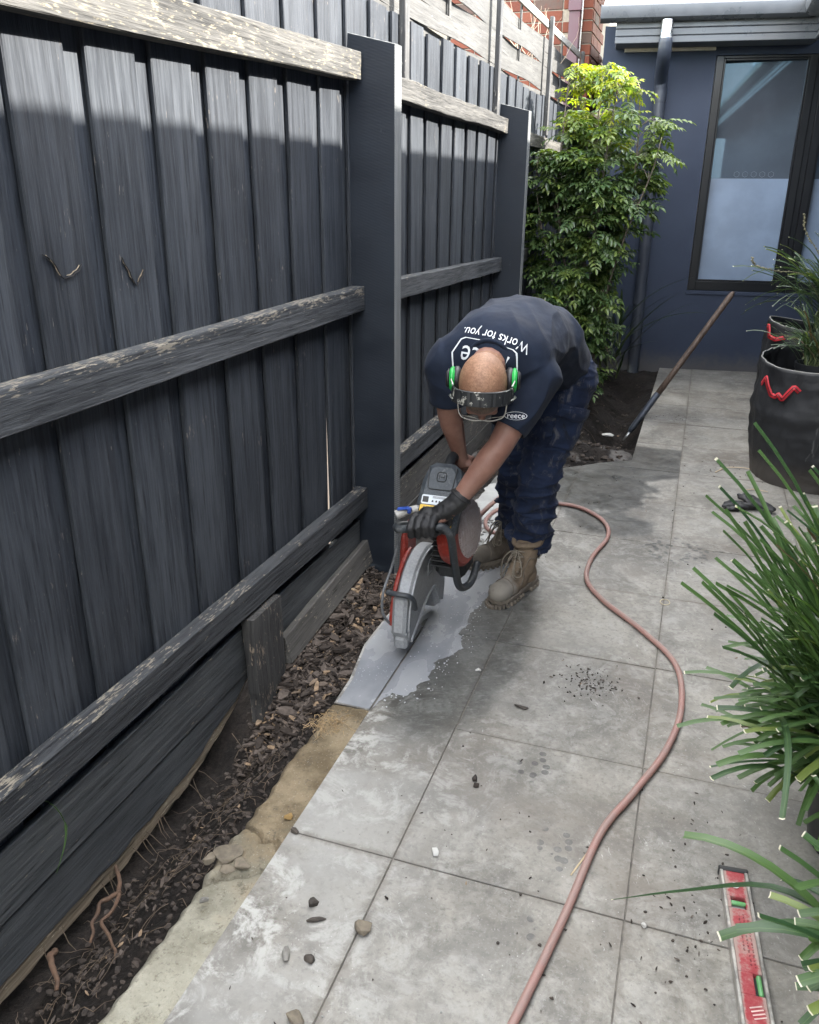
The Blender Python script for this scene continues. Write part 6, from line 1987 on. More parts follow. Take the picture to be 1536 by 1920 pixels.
    for k in range(-5, 6):
        h = math.sqrt(max(0, 0.112 ** 2 - (k * 0.02) ** 2))
        for (p_, q_) in ((a_, b_), (b_, a_)):
            mb.tube([sc_ + ax * 0.041 + p_ * (k * 0.02) - q_ * h, sc_ + ax * (0.052 - abs(k) * 0.001) + p_ * (k * 0.02), sc_ + ax * 0.041 + p_ * (k * 0.02) + q_ * h], 0.0014, 4)
    mb.build('screen_wires', M_SMESH, st)
    # top cover with its stickers
    P = [(-0.078, -0.125), (0.078, -0.125), (0.083, -0.02), (0.079, 0.06), (0.060, 0.115), (0.035, 0.132), (-0.035, 0.132), (-0.058, 0.115), (-0.074, 0.06), (-0.081, -0.02)]
    mb = MB(); mb.prism(P, C, X, A, Mn, -0.06, 0.0, 0.020)
    cov = smooth_angle(mb.build('top_cover', M_SGREY, T), 28)
    def pl(mb2, poly, x, a, h=0.0012): mb2.prism([(x + q[0], a + q[1]) for q in poly], C, X, A, Mn, 0.0002, h)
    mb = MB()
    out = [(-0.052, 0.112), (-0.046, 0.034), (-0.038, 0.028), (0.038, 0.028), (0.046, 0.034), (0.052, 0.112)]
    mb.tube([F(q[0], q[1], 0.0006) for q in out], 0.0026, 6); mb.build('panel_line', M_SDARK, cov)
    mb = MB(); q = rrect(0.034, 0.034, 0.009); mb.tube([F(a, 0.075 + b, 0.0008) for a, b in q + q[:1]], 0.002, 5)
    mb.tube([F(-0.009, 0.066, 0.0008), F(-0.009, 0.084, 0.0008)], 0.0016, 5); mb.tube([F(0.009, 0.066, 0.0008), F(0.009, 0.084, 0.0008)], 0.0016, 5); mb.tube([F(-0.009, 0.075, 0.0008), F(0.009, 0.075, 0.0008)], 0.0016, 5)
    mb.build('emblem', M_SDARK, cov)
    mb = MB(); pl(mb, rrect(0.128, 0.034, 0.006), 0.004, -0.012); wst = mb.build('white_sticker', M_WHT, cov)
    mb = MB(); pl(mb, rrect(0.022, 0.022, 0.002), -0.045, -0.012, 0.0016); pl(mb, [(a * 0.7, b * 0.7) for a, b in rrect(0.022, 0.022, 0.002)], -0.045, -0.012, 0.0015)
    for i, dx in enumerate((-0.018, -0.004, 0.008, 0.022, 0.038, 0.052)):
        pl(mb, [(-0.004, -0.003), (0.004, -0.003), (0.002, 0.005), (-0.003, 0.003)], dx, -0.017, 0.0016)
    for i in range(3): pl(mb, [(-0.03, -0.0007), (0.03, -0.0007), (0.03, 0.0007), (-0.03, 0.0007)], 0.01, -0.005 + i * 0.003, 0.0016)
    mb.build('sticker_print', M_INK, cov)['kind'] = 'stuff'
    mb = MB(); pl(mb, rrect(0.128, 0.088, 0.006), 0.002, -0.076); mb.build('yellow_sticker', M_YEL, cov)
    mb = MB()
    for dx in (-0.046, -0.020): pl(mb, [(-0.010, -0.008), (0.010, -0.008), (0, 0.009)], dx, -0.045, 0.0016)
    pl(mb, rrect(0.066, 0.055, 0.016), 0.022, -0.085, 0.008)
    mb.build('warning_marks', M_SDARK, cov)['kind'] = 'stuff'
    mb = MB()
    for da in (-0.066, -0.088, -0.108): pl(mb, rrect(0.012, 0.012, 0.0055), -0.046, da, 0.0016)
    mb.build('red_marks', M_RINK, cov)['kind'] = 'stuff'
    mb = MB(); mb.lathe([(0.007, 0.0), (0.007, 0.003), (0.003, 0.003)], F(-0.070, -0.045, 0.0), Mn, 12, close=True); mb.build('screw', M_SGUARD, cov)
    # handles
    mb = MB()
    H = spline([(-0.885, 2.68, 0.50), (-0.925, 2.60, 0.520), (-0.905, 2.548, 0.529), (-0.848, 2.535, 0.545), (-0.775, 2.532, 0.560), (-0.739, 2.540, 0.562), (-0.718, 2.565, 0.515), (-0.725, 2.654, 0.369), (-0.722, 2.72, 0.252), (-0.700, 2.80, 0.235), (-0.70, 2.90, 0.275)], 60)
    mb.tube(H, 0.0145, 14); o = mb.build('front_handle', M_STUBE, T, smooth=True)
    mb = MB(); mb.tube(spline([(-0.80, 2.78, 0.68), (-0.80, 2.84, 0.715), (-0.795, 2.91, 0.705), (-0.79, 2.955, 0.64), (-0.79, 2.93, 0.54)], 24), 0.018, 12, squash=1.2); mb.build('rear_handle', M_SDARK, T, smooth=True)
    mb = MB(); mb.box((-0.705, 2.83, 0.625), (0.055, 0.09, 0.022), Matrix.Rotation(R_(-24), 3, 'X') @ Matrix.Rotation(R_(-22), 3, 'Y'), 0.006); mb.build('muffler_flap', M_SGREY, T)
    mb = MB()
    mb.tube(spline([(-0.90, 2.56, 0.525), (-0.925, 2.60, 0.45), (-0.945, 2.585, 0.36), (-0.955, 2.52, 0.28), (-0.95, 2.505, 0.205), (-0.925, 2.53, 0.15), (-0.905, 2.545, 0.145)], 40), 0.0055, 8)
    mb.build('water_line', plain('grey_rubber', (0.10, 0.105, 0.11), 0.5, var=0.3, scale=60), T, smooth=True)
    mb = MB(); mb.tube([(-0.905, 2.60, 0.575), (-0.862, 2.625, 0.585)], 0.014, 12); mb.tube([(-0.93, 2.585, 0.565), (-0.905, 2.60, 0.575)], 0.017, 12); tp = mb.build('water_coupling', dirty('grey_coupling', (0.33, 0.32, 0.30), 0.5, 0, 0.3), T)
    smooth_angle(tp, 35)
    mb = MB(); mb.box((-0.902, 2.588, 0.593), (0.048, 0.018, 0.010), Matrix.Rotation(R_(-12), 3, 'Y'), 0.004); mb.box((-0.88, 2.59, 0.588), (0.014, 0.02, 0.022), b=0.004); mb.build('tap_lever', plain('blue_plastic', (0.02, 0.06, 0.28), 0.4), tp)
saw()

# ------------------------------------------------------------------ the worker
def skin_mat():
    n = NB('skin')
    f = n.noise(n.pos, 14, 4, 0.6); g = n.noise(n.pos, 180, 4, 0.65)
    c = n.mix(n.ramp(f, 0.3, 0.7), (0.185, 0.090, 0.066), (0.25, 0.136, 0.103))
    c = n.mix(n.ramp(g, 0.55, 0.75, 0, 0.35), c, (0.135, 0.060, 0.043))
    n.set(c, 0.52, 0, 0.4)
    n.s = n.b.inputs['Subsurface Weight']; n.s.default_value = 0.12
    n.b.inputs['Subsurface Radius'].default_value = (0.012, 0.005, 0.003)
    n.bump(g, 0.12, 0.002)
    return n.m
M_SKIN = skin_mat()
def cloth(name, a, b, stain, wear, sc=9.0, amt=0.5, wlo=0.60):
    n = NB(name)
    P = n.obj
    f = n.noise(P, sc, 5, 0.65, 0.4); g = n.noise(P, 700, 2, 0.5); d = n.noise(n.vm('ADD', P, (5, 2, 9)), 6.0, 6, 0.7, 0.6)
    c = n.mix(n.ramp(f, 0.3, 0.7), a, b)
    c = n.mix(n.ramp(d, 0.56, 0.70, 0, amt), c, stain)
    c = n.mix(n.ramp(n.noise(n.vm('MULTIPLY', P, (16, 16, 8)), 1.5, 6, 0.72, 1.0), wlo, wlo + 0.14, 0, amt * 0.75), c, wear)
    n.set(c, 0.85, 0, 0.25)
    n.b.inputs['Sheen Weight'].default_value = 0.03
    n.bump(n.math('ADD', n.math('MULTIPLY', g, 0.3), f), 0.25, 0.004)
    return n.m
M_SHIRT = cloth('navy_tshirt', (0.0055, 0.0095, 0.0205), (0.0092, 0.0155, 0.0315), (0.012, 0.018, 0.032), (0.021, 0.030, 0.050), 7.0, 0.25)
M_JEAN = cloth('dark_work_jeans', (0.0062, 0.0110, 0.029), (0.0135, 0.0235, 0.056), (0.007, 0.007, 0.0075), (0.105, 0.105, 0.108), 9.0, 0.85, 0.53)
M_PRINT = plain('white_print', (0.62, 0.64, 0.66), 0.6, var=0.06)

def raycast_map(bvh, O, u, v, n, lift):
    def f(x, y):
        s = O + u * x + v * y + n * 0.35
        h = bvh.ray_cast(s, -n, 1.0)
        return (h[0] + h[1] * lift) if h[0] is not None else None
    return f

def stick(name, vs2, fs, fmap, mat, parent):
    P = [fmap(q[0], q[1]) for q in vs2]
    ok = [f for f in fs if all(P[i] is not None for i in f)]
    P = [q if q is not None else V((0, 0, 0)) for q in P]
    used = sorted(set(i for f in ok for i in f)); ix = {k: i for i, k in enumerate(used)}
    mb = MB(); mb.add([P[i] for i in used], [tuple(ix[i] for i in f) for f in ok])
    return mb.build(name, mat, parent)

def worker():
    base = V((-0.60, 3.35, 0.0))
    X = V((1, 0, 0))
    # joints, read off the photograph
    Lh, Rh = V((-0.462, 3.36, 0.94)), V((-0.625, 3.43, 0.95))
    Lk, Rk = V((-0.545, 3.27, 0.53)), V((-0.665, 3.44, 0.52))
    La, Ra = V((-0.585, 3.37, 0.12)), V((-0.690, 3.58, 0.12))
    S0, S1, S2, S3, NB_ = V((-0.55, 3.37, 1.00)), V((-0.572, 3.19, 1.12)), V((-0.595, 2.97, 1.175)), V((-0.625, 2.77, 1.145)), V((-0.63, 2.67, 1.115))
    Ls, Rs = V((-0.492, 2.775, 1.055)), V((-0.795, 2.755, 1.09))
    Le, Lw = V((-0.575, 2.645, 0.845)), V((-0.705, 2.578, 0.645))
    Re, Rw = V((-0.805, 2.80, 0.905)), V((-0.785, 2.90, 0.715))
    hc = V((-0.618, 2.535, 1.065))
    U_ = V((0.215, -0.975, 0.035)).normalized()
    F_ = (V((0.0, 0.0, -1)) - U_ * V((0, 0, -1)).dot(U_)).normalized()
    L_ = F_.cross(U_).normalized()
    Hm = Matrix((L_, F_, U_)).transposed()
    H = lambda l, f, u: hc + L_ * l + F_ * f + U_ * u
    lat = (Ls - Rs).normalized()

    mb = MB()
    def torso(m, off, sag=0.0):
        for (c, c2, w, dpt) in ((S0, S1, 0.165, 0.120), (S1, S2, 0.152, 0.112), (S2, S3, 0.168, 0.112)):
            for k in range(12):
                t = k / 11
                q = c.lerp(c2, t)
                sp = (c2 - c).normalized()
                nn = lat.cross(sp).normalized(); l2 = sp.cross(nn).normalized()
                m.ell(q + nn * (-sag if nn.z > 0 else sag), (w + off, dpt + off + sag, 0.105 + off), Matrix((l2, nn, sp)).transposed(), 20, 12)
        m.ell(S3 - V((0, 0, 0.02)), (0.175 + off, 0.10 + off, 0.10 + off), Matrix((lat, lat.cross(V((0, -1, 0))).normalized(), V((0, -1, 0)))).transposed())
    torso(mb, -0.026)
    mb.chain([S3, NB_, H(0, -0.035, -0.075)], [0.075, 0.062, 0.058])
    # head
    mb.ell(H(0, -0.012, 0.0), (0.0765, 0.098, 0.098), Hm, 28, 18)
    mb.ell(H(0, 0.022, -0.035), (0.067, 0.078, 0.085), Hm, 24, 14)
    mb.ell(H(0, 0.040, -0.085), (0.052, 0.056, 0.058), Hm, 20, 12)
    mb.ell(H(0, 0.078, -0.118), (0.024, 0.022, 0.018), Hm)
    mb.capsule(H(0, 0.092, -0.035), H(0, 0.112, -0.072), 0.009, 0.014, 10); mb.capsule(H(-0.012, 0.098, -0.075), H(0.012, 0.098, -0.075), 0.009, 0.009, 8)
    mb.capsule(H(-0.04, 0.082, -0.022), H(0.04, 0.082, -0.022), 0.012, 0.012, 10)
    mb.capsule(H(-0.018, 0.087, -0.098), H(0.018, 0.087, -0.098), 0.008, 0.008, 8)
    for s in (-1, 1):
        mb.ell(H(0.078 * s, -0.012, -0.045), (0.010, 0.020, 0.032), Hm)
    # arms
    mb.chain([S3 + lat * 0.06, Ls], [0.065, 0.058]); mb.chain([S3 - lat * 0.06, Rs], [0.065, 0.058])
    mb.chain([Ls, Ls.lerp(Le, 0.45), Le, Le.lerp(Lw, 0.28), Lw, Lw.lerp(Lw + (Lw - Le), 0.12)], [0.058, 0.053, 0.044, 0.046, 0.029, 0.028], 18)
    mb.chain([Rs, Rs.lerp(Re, 0.45), Re, Re.lerp(Rw, 0.28), Rw], [0.058, 0.052, 0.043, 0.043, 0.027], 18)
    # bare hand closed round the rear handle
    hp = V((-0.782, 2.918, 0.682))
    mb.chain([Rw, hp], [0.027, 0.033], 14); mb.ell(hp + V((0, 0.012, -0.006)), (0.042, 0.030, 0.036))
    for i in range(4):
        x = -0.812 + i * 0.0215
        k0 = V((x, 2.955, 0.70 - 0.004 * i)); rr = (0.0095, 0.0105, 0.0100, 0.0088)[i]; ln = (0.85, 1.0, 0.97, 0.82)[i]
        mb.chain([hp + V((x + 0.78, 0.010, 0.01)), k0, k0 + V((0, 0.020 * ln, -0.030 * ln)), k0 + V((0.004, 0.006, -0.058 * ln)), k0 + V((0.006, -0.016, -0.062 * ln))], [rr * 1.25, rr * 1.1, rr, rr * 0.95, rr * 0.85], 9)
    mb.chain([hp + V((0.025, -0.012, 0.0)), hp + V((0.050, -0.020, -0.016)), hp + V((0.056, -0.004, -0.040)), hp + V((0.044, 0.014, -0.055))], [0.015, 0.0125, 0.011, 0.0095], 10)
    # gloved hand's inner hand and legs
    mb.chain([Lw, V((-0.755, 2.560, 0.590))], [0.028, 0.026], 12)
    mb.chain([S0, Lh, Lk, La], [0.10, 0.095, 0.058, 0.045], 16); mb.chain([S0, Rh, Rk, Ra], [0.10, 0.095, 0.058, 0.045], 16)
    me = remesh(mb, 0.0052, 4)
    me.materials.append(M_SKIN); shift(me, base)
    W = link('person', me, None, base)
    tag(W, 'bent over worker in navy t-shirt, dark jeans and green ear muffs holding the saw', 'person')

    # hair: a cap of stubble over the scalp
    n = NB('cropped_hair')
    o3 = n.sep(n.obj)
    g = n.noise(n.obj, 170, 4, 0.75); f = n.noise(n.obj, 22, 5, 0.65)
    fr = n.ramp(n.math('ADD', o3[1], n.math('MULTIPLY', n.math('SUBTRACT', f, 0.5), 0.05)), 0.018, 0.045)
    c = n.mix(fr, n.mix(n.ramp(f, 0.3, 0.7), (0.21, 0.105, 0.062), (0.30, 0.170, 0.105)), n.mix(n.ramp(f, 0.3, 0.7), (0.10, 0.074, 0.058), (0.165, 0.118, 0.092)))
    c = n.mix(n.ramp(g, 0.42, 0.60, 0, 0.75), c, n.mix(fr, (0.155, 0.080, 0.046), (0.055, 0.044, 0.036)))
    n.set(c, 0.6, 0, 0.35); n.bump(g, 0.5, 0.002)
    Hi = Hm.inverted()
    src = W.data
    sel = []
    for p_ in src.polygons:
        q = Hi @ (V(p_.center) + base - hc)
        if q.length > 0.135: continue
        line = -0.045 + 0.075 * sst(q.y, 0.03, 0.085) - 0.05 * sst(-q.y, 0.03, 0.09)
        if abs(q.x) > 0.055 and -0.05 < q.y < 0.02: line = max(line, -0.02)
        if q.z > line: sel.append(p_)
    used = sorted({i for p_ in sel for i in p_.vertices}); ix = {k: i for i, k in enumerate(used)}
    hv = [Hi @ (src.vertices[k].co + src.vertices[k].normal * 0.0011 + base - hc) for k in used]
    hm = mkmesh('hair', hv, [tuple(ix[i] for i in p_.vertices) for p_ in sel], n.m, True)
    ho = link('hair', hm, W, hc); ho.rotation_euler = Hm.to_euler()
    ho['label'] = 'closely cropped thinning hair'
    # eyes
    for s in (-1, 1):
        m2 = MB(); m2.ell(H(0.031 * s, 0.083, -0.045), (0.012, 0.010, 0.010), Hm, 14, 10); m2.build('eye', plain('eye', (0.5, 0.5, 0.48), 0.2), W, smooth=True)

    # ear muffs
    EM = empty('ear_muffs', hc); EM.parent = W; EM.location = hc - base
    EM['label'] = 'bright green ear muffs with a scratched black band'
    gm = dirty('muff_green', (0.018, 0.33, 0.06), 0.42, 0.0, 0.3, (0.12, 0.26, 0.13), 40)
    bk = plain('muff_black', (0.012, 0.012, 0.013), 0.5, var=0.3)
    for s in (-1, 1):
        ax = L_ * s
        cc = H(0.079 * s, -0.020, -0.030)
        m2 = MB(); m2.lathe([(0.030, -0.006), (0.040, 0.0), (0.040, 0.010), (0.036, 0.014)], cc, ax, 28); m2.build('cushion', bk, EM, smooth=True)
        m2 = MB()
        E = Matrix((F_, U_, ax)).transposed()
        m2.prism([(a * 1.0, b) for a, b in rrect(0.074, 0.094, 0.034, 8)], cc, F_, U_, ax, 0.012, 0.028, 0.006)
        cup = m2.build('cup', gm, EM); smooth_angle(cup, 35)
        m2 = MB(); m2.prism([(a * 0.80, b * 0.80) for a, b in rrect(0.074, 0.094, 0.034, 8)], cc, F_, U_, ax, 0.026, 0.040, 0.008); smooth_angle(m2.build('cup_back', bk, EM), 35)
        m2 = MB()
        for ff in (-0.028, 0.034):
            m2.tube(spline([H(0.101 * s, ff, -0.02), H(0.100 * s, ff * 0.9, 0.02), H(0.092 * s, ff * 0.7 + 0.004, 0.058)], 10), 0.0028, 6)
            m2.ell(H(0.103 * s, ff, -0.022), (0.006, 0.006, 0.006), Hm, 8, 6)
        m2.build('wire', plain('muff_wire', (0.35, 0.36, 0.33), 0.4, 0.5), EM, smooth=True)
    nb = NB('scuffed_band')
    f = nb.noise(nb.obj, 34, 5, 0.7); c = nb.mix(nb.ramp(f, 0.58, 0.63), (0.018, 0.019, 0.02), (0.33, 0.32, 0.28)); nb.set(c, 0.5, 0, 0.4)
    m2 = MB()
    K = 40; vs = []; fs = []
    for i in range(K + 1):
        a = math.pi * (0.02 + 0.96 * i / K)
        rr = 0.113; lx = -math.cos(a) * 0.095; uu = math.sin(a) * rr - 0.0
        fc = 0.018
        seg = 0.0012 if (i % 5 == 0) else 0.0
        for (df, dr) in ((-0.024, 0.0), (-0.022, 0.006 - seg * 2), (0.022, 0.006 - seg * 2), (0.024, 0.0), (0.022, -0.006), (-0.022, -0.006)):
            vs.append(H(lx * (1 + dr * 8 / 1.0), fc + df, uu + dr * math.sin(a)))
    for i in range(K):
        for k in range(6):
            q = (k + 1) % 6
            fs.append((i * 6 + k, i * 6 + q, (i + 1) * 6 + q, (i + 1) * 6 + k))
    fs.append(tuple(range(6))); fs.append(tuple(K * 6 + k for k in range(6)))
    m2.add(vs, fs); m2.build('headband', nb.m, EM)
    # safety glasses
    G = MB()
    for s in (-1, 1):
        G.tube(spline([H(0.080 * s, -0.005, -0.035), H(0.079 * s, 0.06, -0.030), H(0.070 * s, 0.100, -0.030), H(0.035 * s, 0.116, -0.034), H(0.0, 0.116, -0.036)], 22), 0.0024, 8)
        G.tube(spline([H(0.072 * s, 0.098, -0.032), H(0.060 * s, 0.108, -0.062), H(0.030 * s, 0.114, -0.066), H(0.012 * s, 0.114, -0.044)], 16), 0.0016, 6)
    gl = G.build('safety_glasses', plain('clear_plastic', (0.42, 0.40, 0.36), 0.25), W, smooth=True)

    # t-shirt
    mb = MB()
    torso(mb, 0.016, 0.012)
    # the cloth falls from the chest and flares over the seat
    mb.ell(S2.lerp(S3, 0.3) - V((0.0, 0.0, 0.07)), (0.165, 0.16, 0.10))
    mb.ell(S1 - V((0, 0, 0.05)), (0.160, 0.16, 0.10))
    mb.ell(S0 + V((0.005, -0.01, 0.01)), (0.170, 0.125, 0.125))
    mb.chain([S3 + lat * 0.06, Ls + V((-0.01, 0.01, 0.0))], [0.105, 0.090], 18); mb.chain([S3 - lat * 0.06, Rs + V((0.01, 0.01, 0))], [0.105, 0.088], 18)
    lh = Ls.lerp(Le, 0.66); rh = Rs.lerp(Re, 0.62)
    mb.chain([Ls, Ls.lerp(Le, 0.35), lh + V((-0.004, 0.006, 0.0))], [0.088, 0.080, 0.074], 18)
    mb.chain([Rs, Rs.lerp(Re, 0.35), rh], [0.086, 0.078, 0.072], 18)
    me = remesh(mb, 0.0065, 26)
    def fold(q, nn):
        # long soft folds running from the seat to the shoulders, short ones under the arms
        a = V((q.x * 9 + q.y * 4.5, q.y * 2.2 - q.x * 2.0, q.z * 7))
        r = 1 - abs(noise.noise(a)) * 2
        w_ = 0.6 * noise.noise(q * 5)
        b = V((q.x * 11 + q.y * 5 + w_, q.y * 5 + w_, q.z * 12))
        r2_ = 1 - abs(noise.noise(b)) * 2
        k_ = sst(noise.noise(q * 3.1 + V((2, 2, 2))), -0.3, 0.4)
        r = r * abs(r)
        return 0.0085 * (r - 0.2) + 0.0035 * k_ * (r2_ - 0.45) + 0.002 * fbm(q, 18)
    displace(me, fold)
    # open the sleeves at their hems
    bm = bmesh.new(); bm.from_mesh(me)
    for e_, s_, h_ in ((Le, Ls, lh), (Re, Rs, rh)):
        d = (e_ - s_).normalized(); cut = h_ + d * 0.028
        near_ = [v for v in bm.verts if (v.co - cut).length < 0.13 and (v.co - cut).dot(d) > -0.03]
        ns_ = set(near_)
        fs__ = [f for f in bm.faces if all(v in ns_ for v in f.verts)]
        es_ = list({e for f in fs__ for e in f.edges})
        bmesh.ops.bisect_plane(bm, geom=near_ + es_ + fs__, plane_co=cut, plane_no=d, clear_outer=True)
        dead = [v for v in bm.verts if (v.co - cut).dot(d) > 1e-4 and (v.co - cut).length < 0.13]
        bmesh.ops.delete(bm, geom=dead, context='VERTS')
    bm.to_mesh(me); bm.free()
    bvh = BVHTree.FromPolygons([v.co.copy() for v in me.vertices], [tuple(p_.vertices) for p_ in me.polygons])
    me.materials.append(M_SHIRT); shift(me, base)
    SH = link('t_shirt', me, W, base)
    so = SH.modifiers.new('t', 'SOLIDIFY'); so.thickness = 0.004; so.offset = -1
    # collar
    m2 = MB()
    nd = (NB_ - S3).normalized(); a_, b_, _ = frame(H(0, -0.03, -0.09) - S3)
    cc = NB_ + V((0, 0.012, 0.004))
    m2.tube([cc + a_ * (0.073 * math.cos(t)) + b_ * (0.078 * math.sin(t)) for t in [k * 2 * math.pi / 36 for k in range(37)]], 0.009, 8, cap=False, squash=0.7)
    m2.build('collar', M_SHIRT, SH, smooth=True)
    # print on the back, reading from his left to his right, tops of the letters to the neck
    u = V((-0.972, 0.02, 0.235)).normalized(); v = V((-0.13, -0.58, -0.80)); v = (v - u * v.dot(u)).normalized(); nn = u.cross(v).normalized()
    if nn.z < 0: nn = -nn
    O = V((-0.617, 2.675, 1.200))
    fm = raycast_map(bvh, O, u, v, nn, 0.0022)
    vs, fs = text2d('Works for you.', 0.046)
    vs = [V((q.x * 0.80, q.y)) for q in vs]
    o = stick('slogan_print', vs, fs, fm, M_PRINT, SH); o['label'] = 'white slogan Works for you.'
    fm2 = raycast_map(bvh, O + v * 0.073 + u * 0.012, u, v, nn, 0.0022)
    vs, fs = text2d('reece', 0.088)
    vs = [V((q.x * 0.86, q.y)) for q in vs]
    o = stick('logo_print', vs, fs, fm2, M_PRINT, SH); o['label'] = 'white reece logo lettering'
    hexp = [(-0.118, 0.0), (-0.100, 0.045), (-0.085, 0.052), (0.085, 0.052), (0.100, 0.045), (0.118, 0.0), (0.100, -0.045), (0.085, -0.052), (-0.085, -0.052), (-0.100, -0.045)]
    q = []
    for i in range(len(hexp)):
        a, b = V(hexp[i]), V(hexp[(i + 1) % len(hexp)])
        for k in range(8): q.append(a.lerp(b, k / 8))
    vs = []; fs = []
    for w in q: vs += [w, w * 0.955]
    m_ = len(q)
    for i in range(m_):
        j = (i + 1) % m_; fs.append((2 * i, 2 * j, 2 * j + 1, 2 * i + 1))
    o = stick('logo_frame', vs, fs, fm2, M_PRINT, SH); o['label'] = 'white rounded frame of the logo'
    # small logo on the left sleeve
    nn2 = V((0.18, -0.95, 0.25)).normalized(); u2_ = V((0.98, 0.19, 0.02)).normalized(); v2_ = nn2.cross(u2_).normalized()
    Os = lh + V((0.016, -0.03, 0.032))
    fs_ = raycast_map(bvh, Os, u2_, v2_, nn2, 0.0018)
    vs, fs = text2d('reece', 0.026)
    stick('sleeve_logo', vs, fs, fs_, M_PRINT, SH)
    q = [V((0.037 * math.cos(t), 0.0135 * math.sin(t))) for t in [k * 2 * math.pi / 40 for k in range(40)]]
    vs = []; fs = []
    for w in q: vs += [w, w * 0.94]
    for i in range(40):
        j = (i + 1) % 40; fs.append((2 * i, 2 * j, 2 * j + 1, 2 * i + 1))
    stick('sleeve_logo_frame', vs, fs, fs_, M_PRINT, SH)

    # jeans
    mb = MB()
    mb.ell(S0 + V((0, 0.01, -0.03)), (0.172, 0.125, 0.135), None)
    mb.chain([S0 + V((0.06, 0, -0.02)), Lh, Lh.lerp(Lk, 0.5), Lk, Lk.lerp(La, 0.5), La + V((0, 0, 0.055))], [0.112, 0.112, 0.098, 0.082, 0.078, 0.076], 20)
    mb.chain([S0 - V((0.06, 0, 0.02)), Rh, Rh.lerp(Rk, 0.5), Rk, Rk.lerp(Ra, 0.5), Ra + V((0, 0, 0.085))], [0.112, 0.110, 0.096, 0.082, 0.076, 0.074], 20)
    mb.ell(La + V((0.0, 0.0, 0.10)), (0.088, 0.090, 0.045)); mb.ell(Ra + V((0, 0, 0.12)), (0.082, 0.084, 0.04))
    me = remesh(mb, 0.0062, 5)
    def jf(q, nn):
        low = 1.0 - sst(q.z, 0.18, 0.75)
        r = 1 - abs(noise.noise(V((q.x * 5 + 3, q.y * 5, q.z * 15)))) * 2
        r2_ = 1 - abs(noise.noise(V((q.x * 11, q.y * 11 + 4, q.z * 30)))) * 2
        r = r * abs(r) if r > 0 else r * 0.5; r2_ = r2_ * abs(r2_) if r2_ > 0 else r2_ * 0.5
        return (0.010 + 0.016 * low) * (r - 0.15) + (0.006 + 0.006 * low) * (r2_ - 0.15) + 0.002 * fbm(q, 16)
    displace(me, jf)
    bm = bmesh.new(); bm.from_mesh(me)
    for a in (La, Ra):
        zc = a.z - (0.004 if a is La else -0.02)
        dead = [v for v in bm.verts if v.co.z < zc + 0.006 * math.sin(v.co.x * 60) and (V((v.co.x, v.co.y, 0)) - V((a.x, a.y, 0))).length < 0.14]
        bmesh.ops.delete(bm, geom=dead, context='VERTS')
    bm.to_mesh(me); bm.free()
    bvj = BVHTree.FromPolygons([v.co.copy() for v in me.vertices], [tuple(p_.vertices) for p_ in me.polygons])
    me.materials.append(M_JEAN); shift(me, base)
    J = link('jeans', me, W, base)
    J.modifiers.new('t', 'SOLIDIFY').thickness = 0.005
    # cargo pocket with flap on his left thigh
    dleg = (Lk - Lh).normalized(); nn = V((0.75, -0.62, 0.2)); nn = (nn - dleg * nn.dot(dleg)).normalized(); uu = nn.cross(dleg).normalized()
    O = Lh.lerp(Lk, 0.42)
    def slab(name, x0, x1, y0, y1, lift):
        fm_ = raycast_map(bvj, O, uu, -dleg, nn, lift)
        fb = raycast_map(bvj, O, uu, -dleg, nn, -0.004)
        nx, ny = 10, 12; vs = []; fs = []
        top = [[fm_(x0 + (x1 - x0) * i / nx, y0 + (y1 - y0) * j / ny) for i in range(nx + 1)] for j in range(ny + 1)]
        m2 = MB()
        bot = [[fb(x0 + (x1 - x0) * i / nx, y0 + (y1 - y0) * j / ny) for i in range(nx + 1)] for j in range(ny + 1)]
        idx = {}
        for kk, G_ in ((0, top), (1, bot)):
            for j in range(ny + 1):
                for i in range(nx + 1):
                    if G_[j][i] is None: return None
                    idx[kk, j, i] = len(vs); vs.append(G_[j][i])
        for j in range(ny):
            for i in range(nx):
                fs.append((idx[0, j, i], idx[0, j, i + 1], idx[0, j + 1, i + 1], idx[0, j + 1, i]))
        bd = [(0, i) for i in range(nx + 1)] + [(j, nx) for j in range(1, ny + 1)] + [(ny, i) for i in range(nx - 1, -1, -1)] + [(j, 0) for j in range(ny - 1, 0, -1)]
        for k in range(len(bd)):
            a, b = bd[k], bd[(k + 1) % len(bd)]
            fs.append((idx[0, a[0], a[1]], idx[1, a[0], a[1]], idx[1, b[0], b[1]], idx[0, b[0], b[1]]))
        m2.add(vs, fs)
        return m2.build(name, M_JEAN, J, smooth=True)
    slab('cargo_pocket', -0.065, 0.065, -0.10, 0.06, 0.010)
    slab('pocket_flap', -0.07, 0.07, 0.028, 0.078, 0.016)

    # boots
    def boot(at, ang, name_mat, lab, col, capc):
        B = empty('boot', at); B.parent = W; B.location = V(at) - base
        B['label'] = lab
        Rz = Matrix.Rotation(ang, 3, 'Z')
        G = lambda x, y, z: V(at) + Rz @ V((x * 1.06, y * 1.06, z * 1.04))
        n = NB(name_mat)
        f = n.noise(n.obj, 24, 5, 0.68); g = n.noise(n.obj, 160, 4, 0.7)
        yy = n.vm('DOT_PRODUCT', n.obj, tuple(Rz @ V((0, 1, 0))))
        c = n.mix(n.ramp(f, 0.3, 0.7), tuple(q * 0.75 for q in col), tuple(q * 1.25 for q in col))
        c = n.mix(n.ramp(n.math('ADD', yy, n.math('MULTIPLY', n.math('SUBTRACT', f, 0.5), 0.06)), 0.20, 0.235), c, capc)
        c = n.mix(n.ramp(f, 0.55, 0.72, 0, 0.6), c, (0.10, 0.082, 0.062))
        n.set(c, 0.82, 0, 0.25); n.bump(n.math('ADD', g, f), 0.3, 0.003)
        m2 = MB()
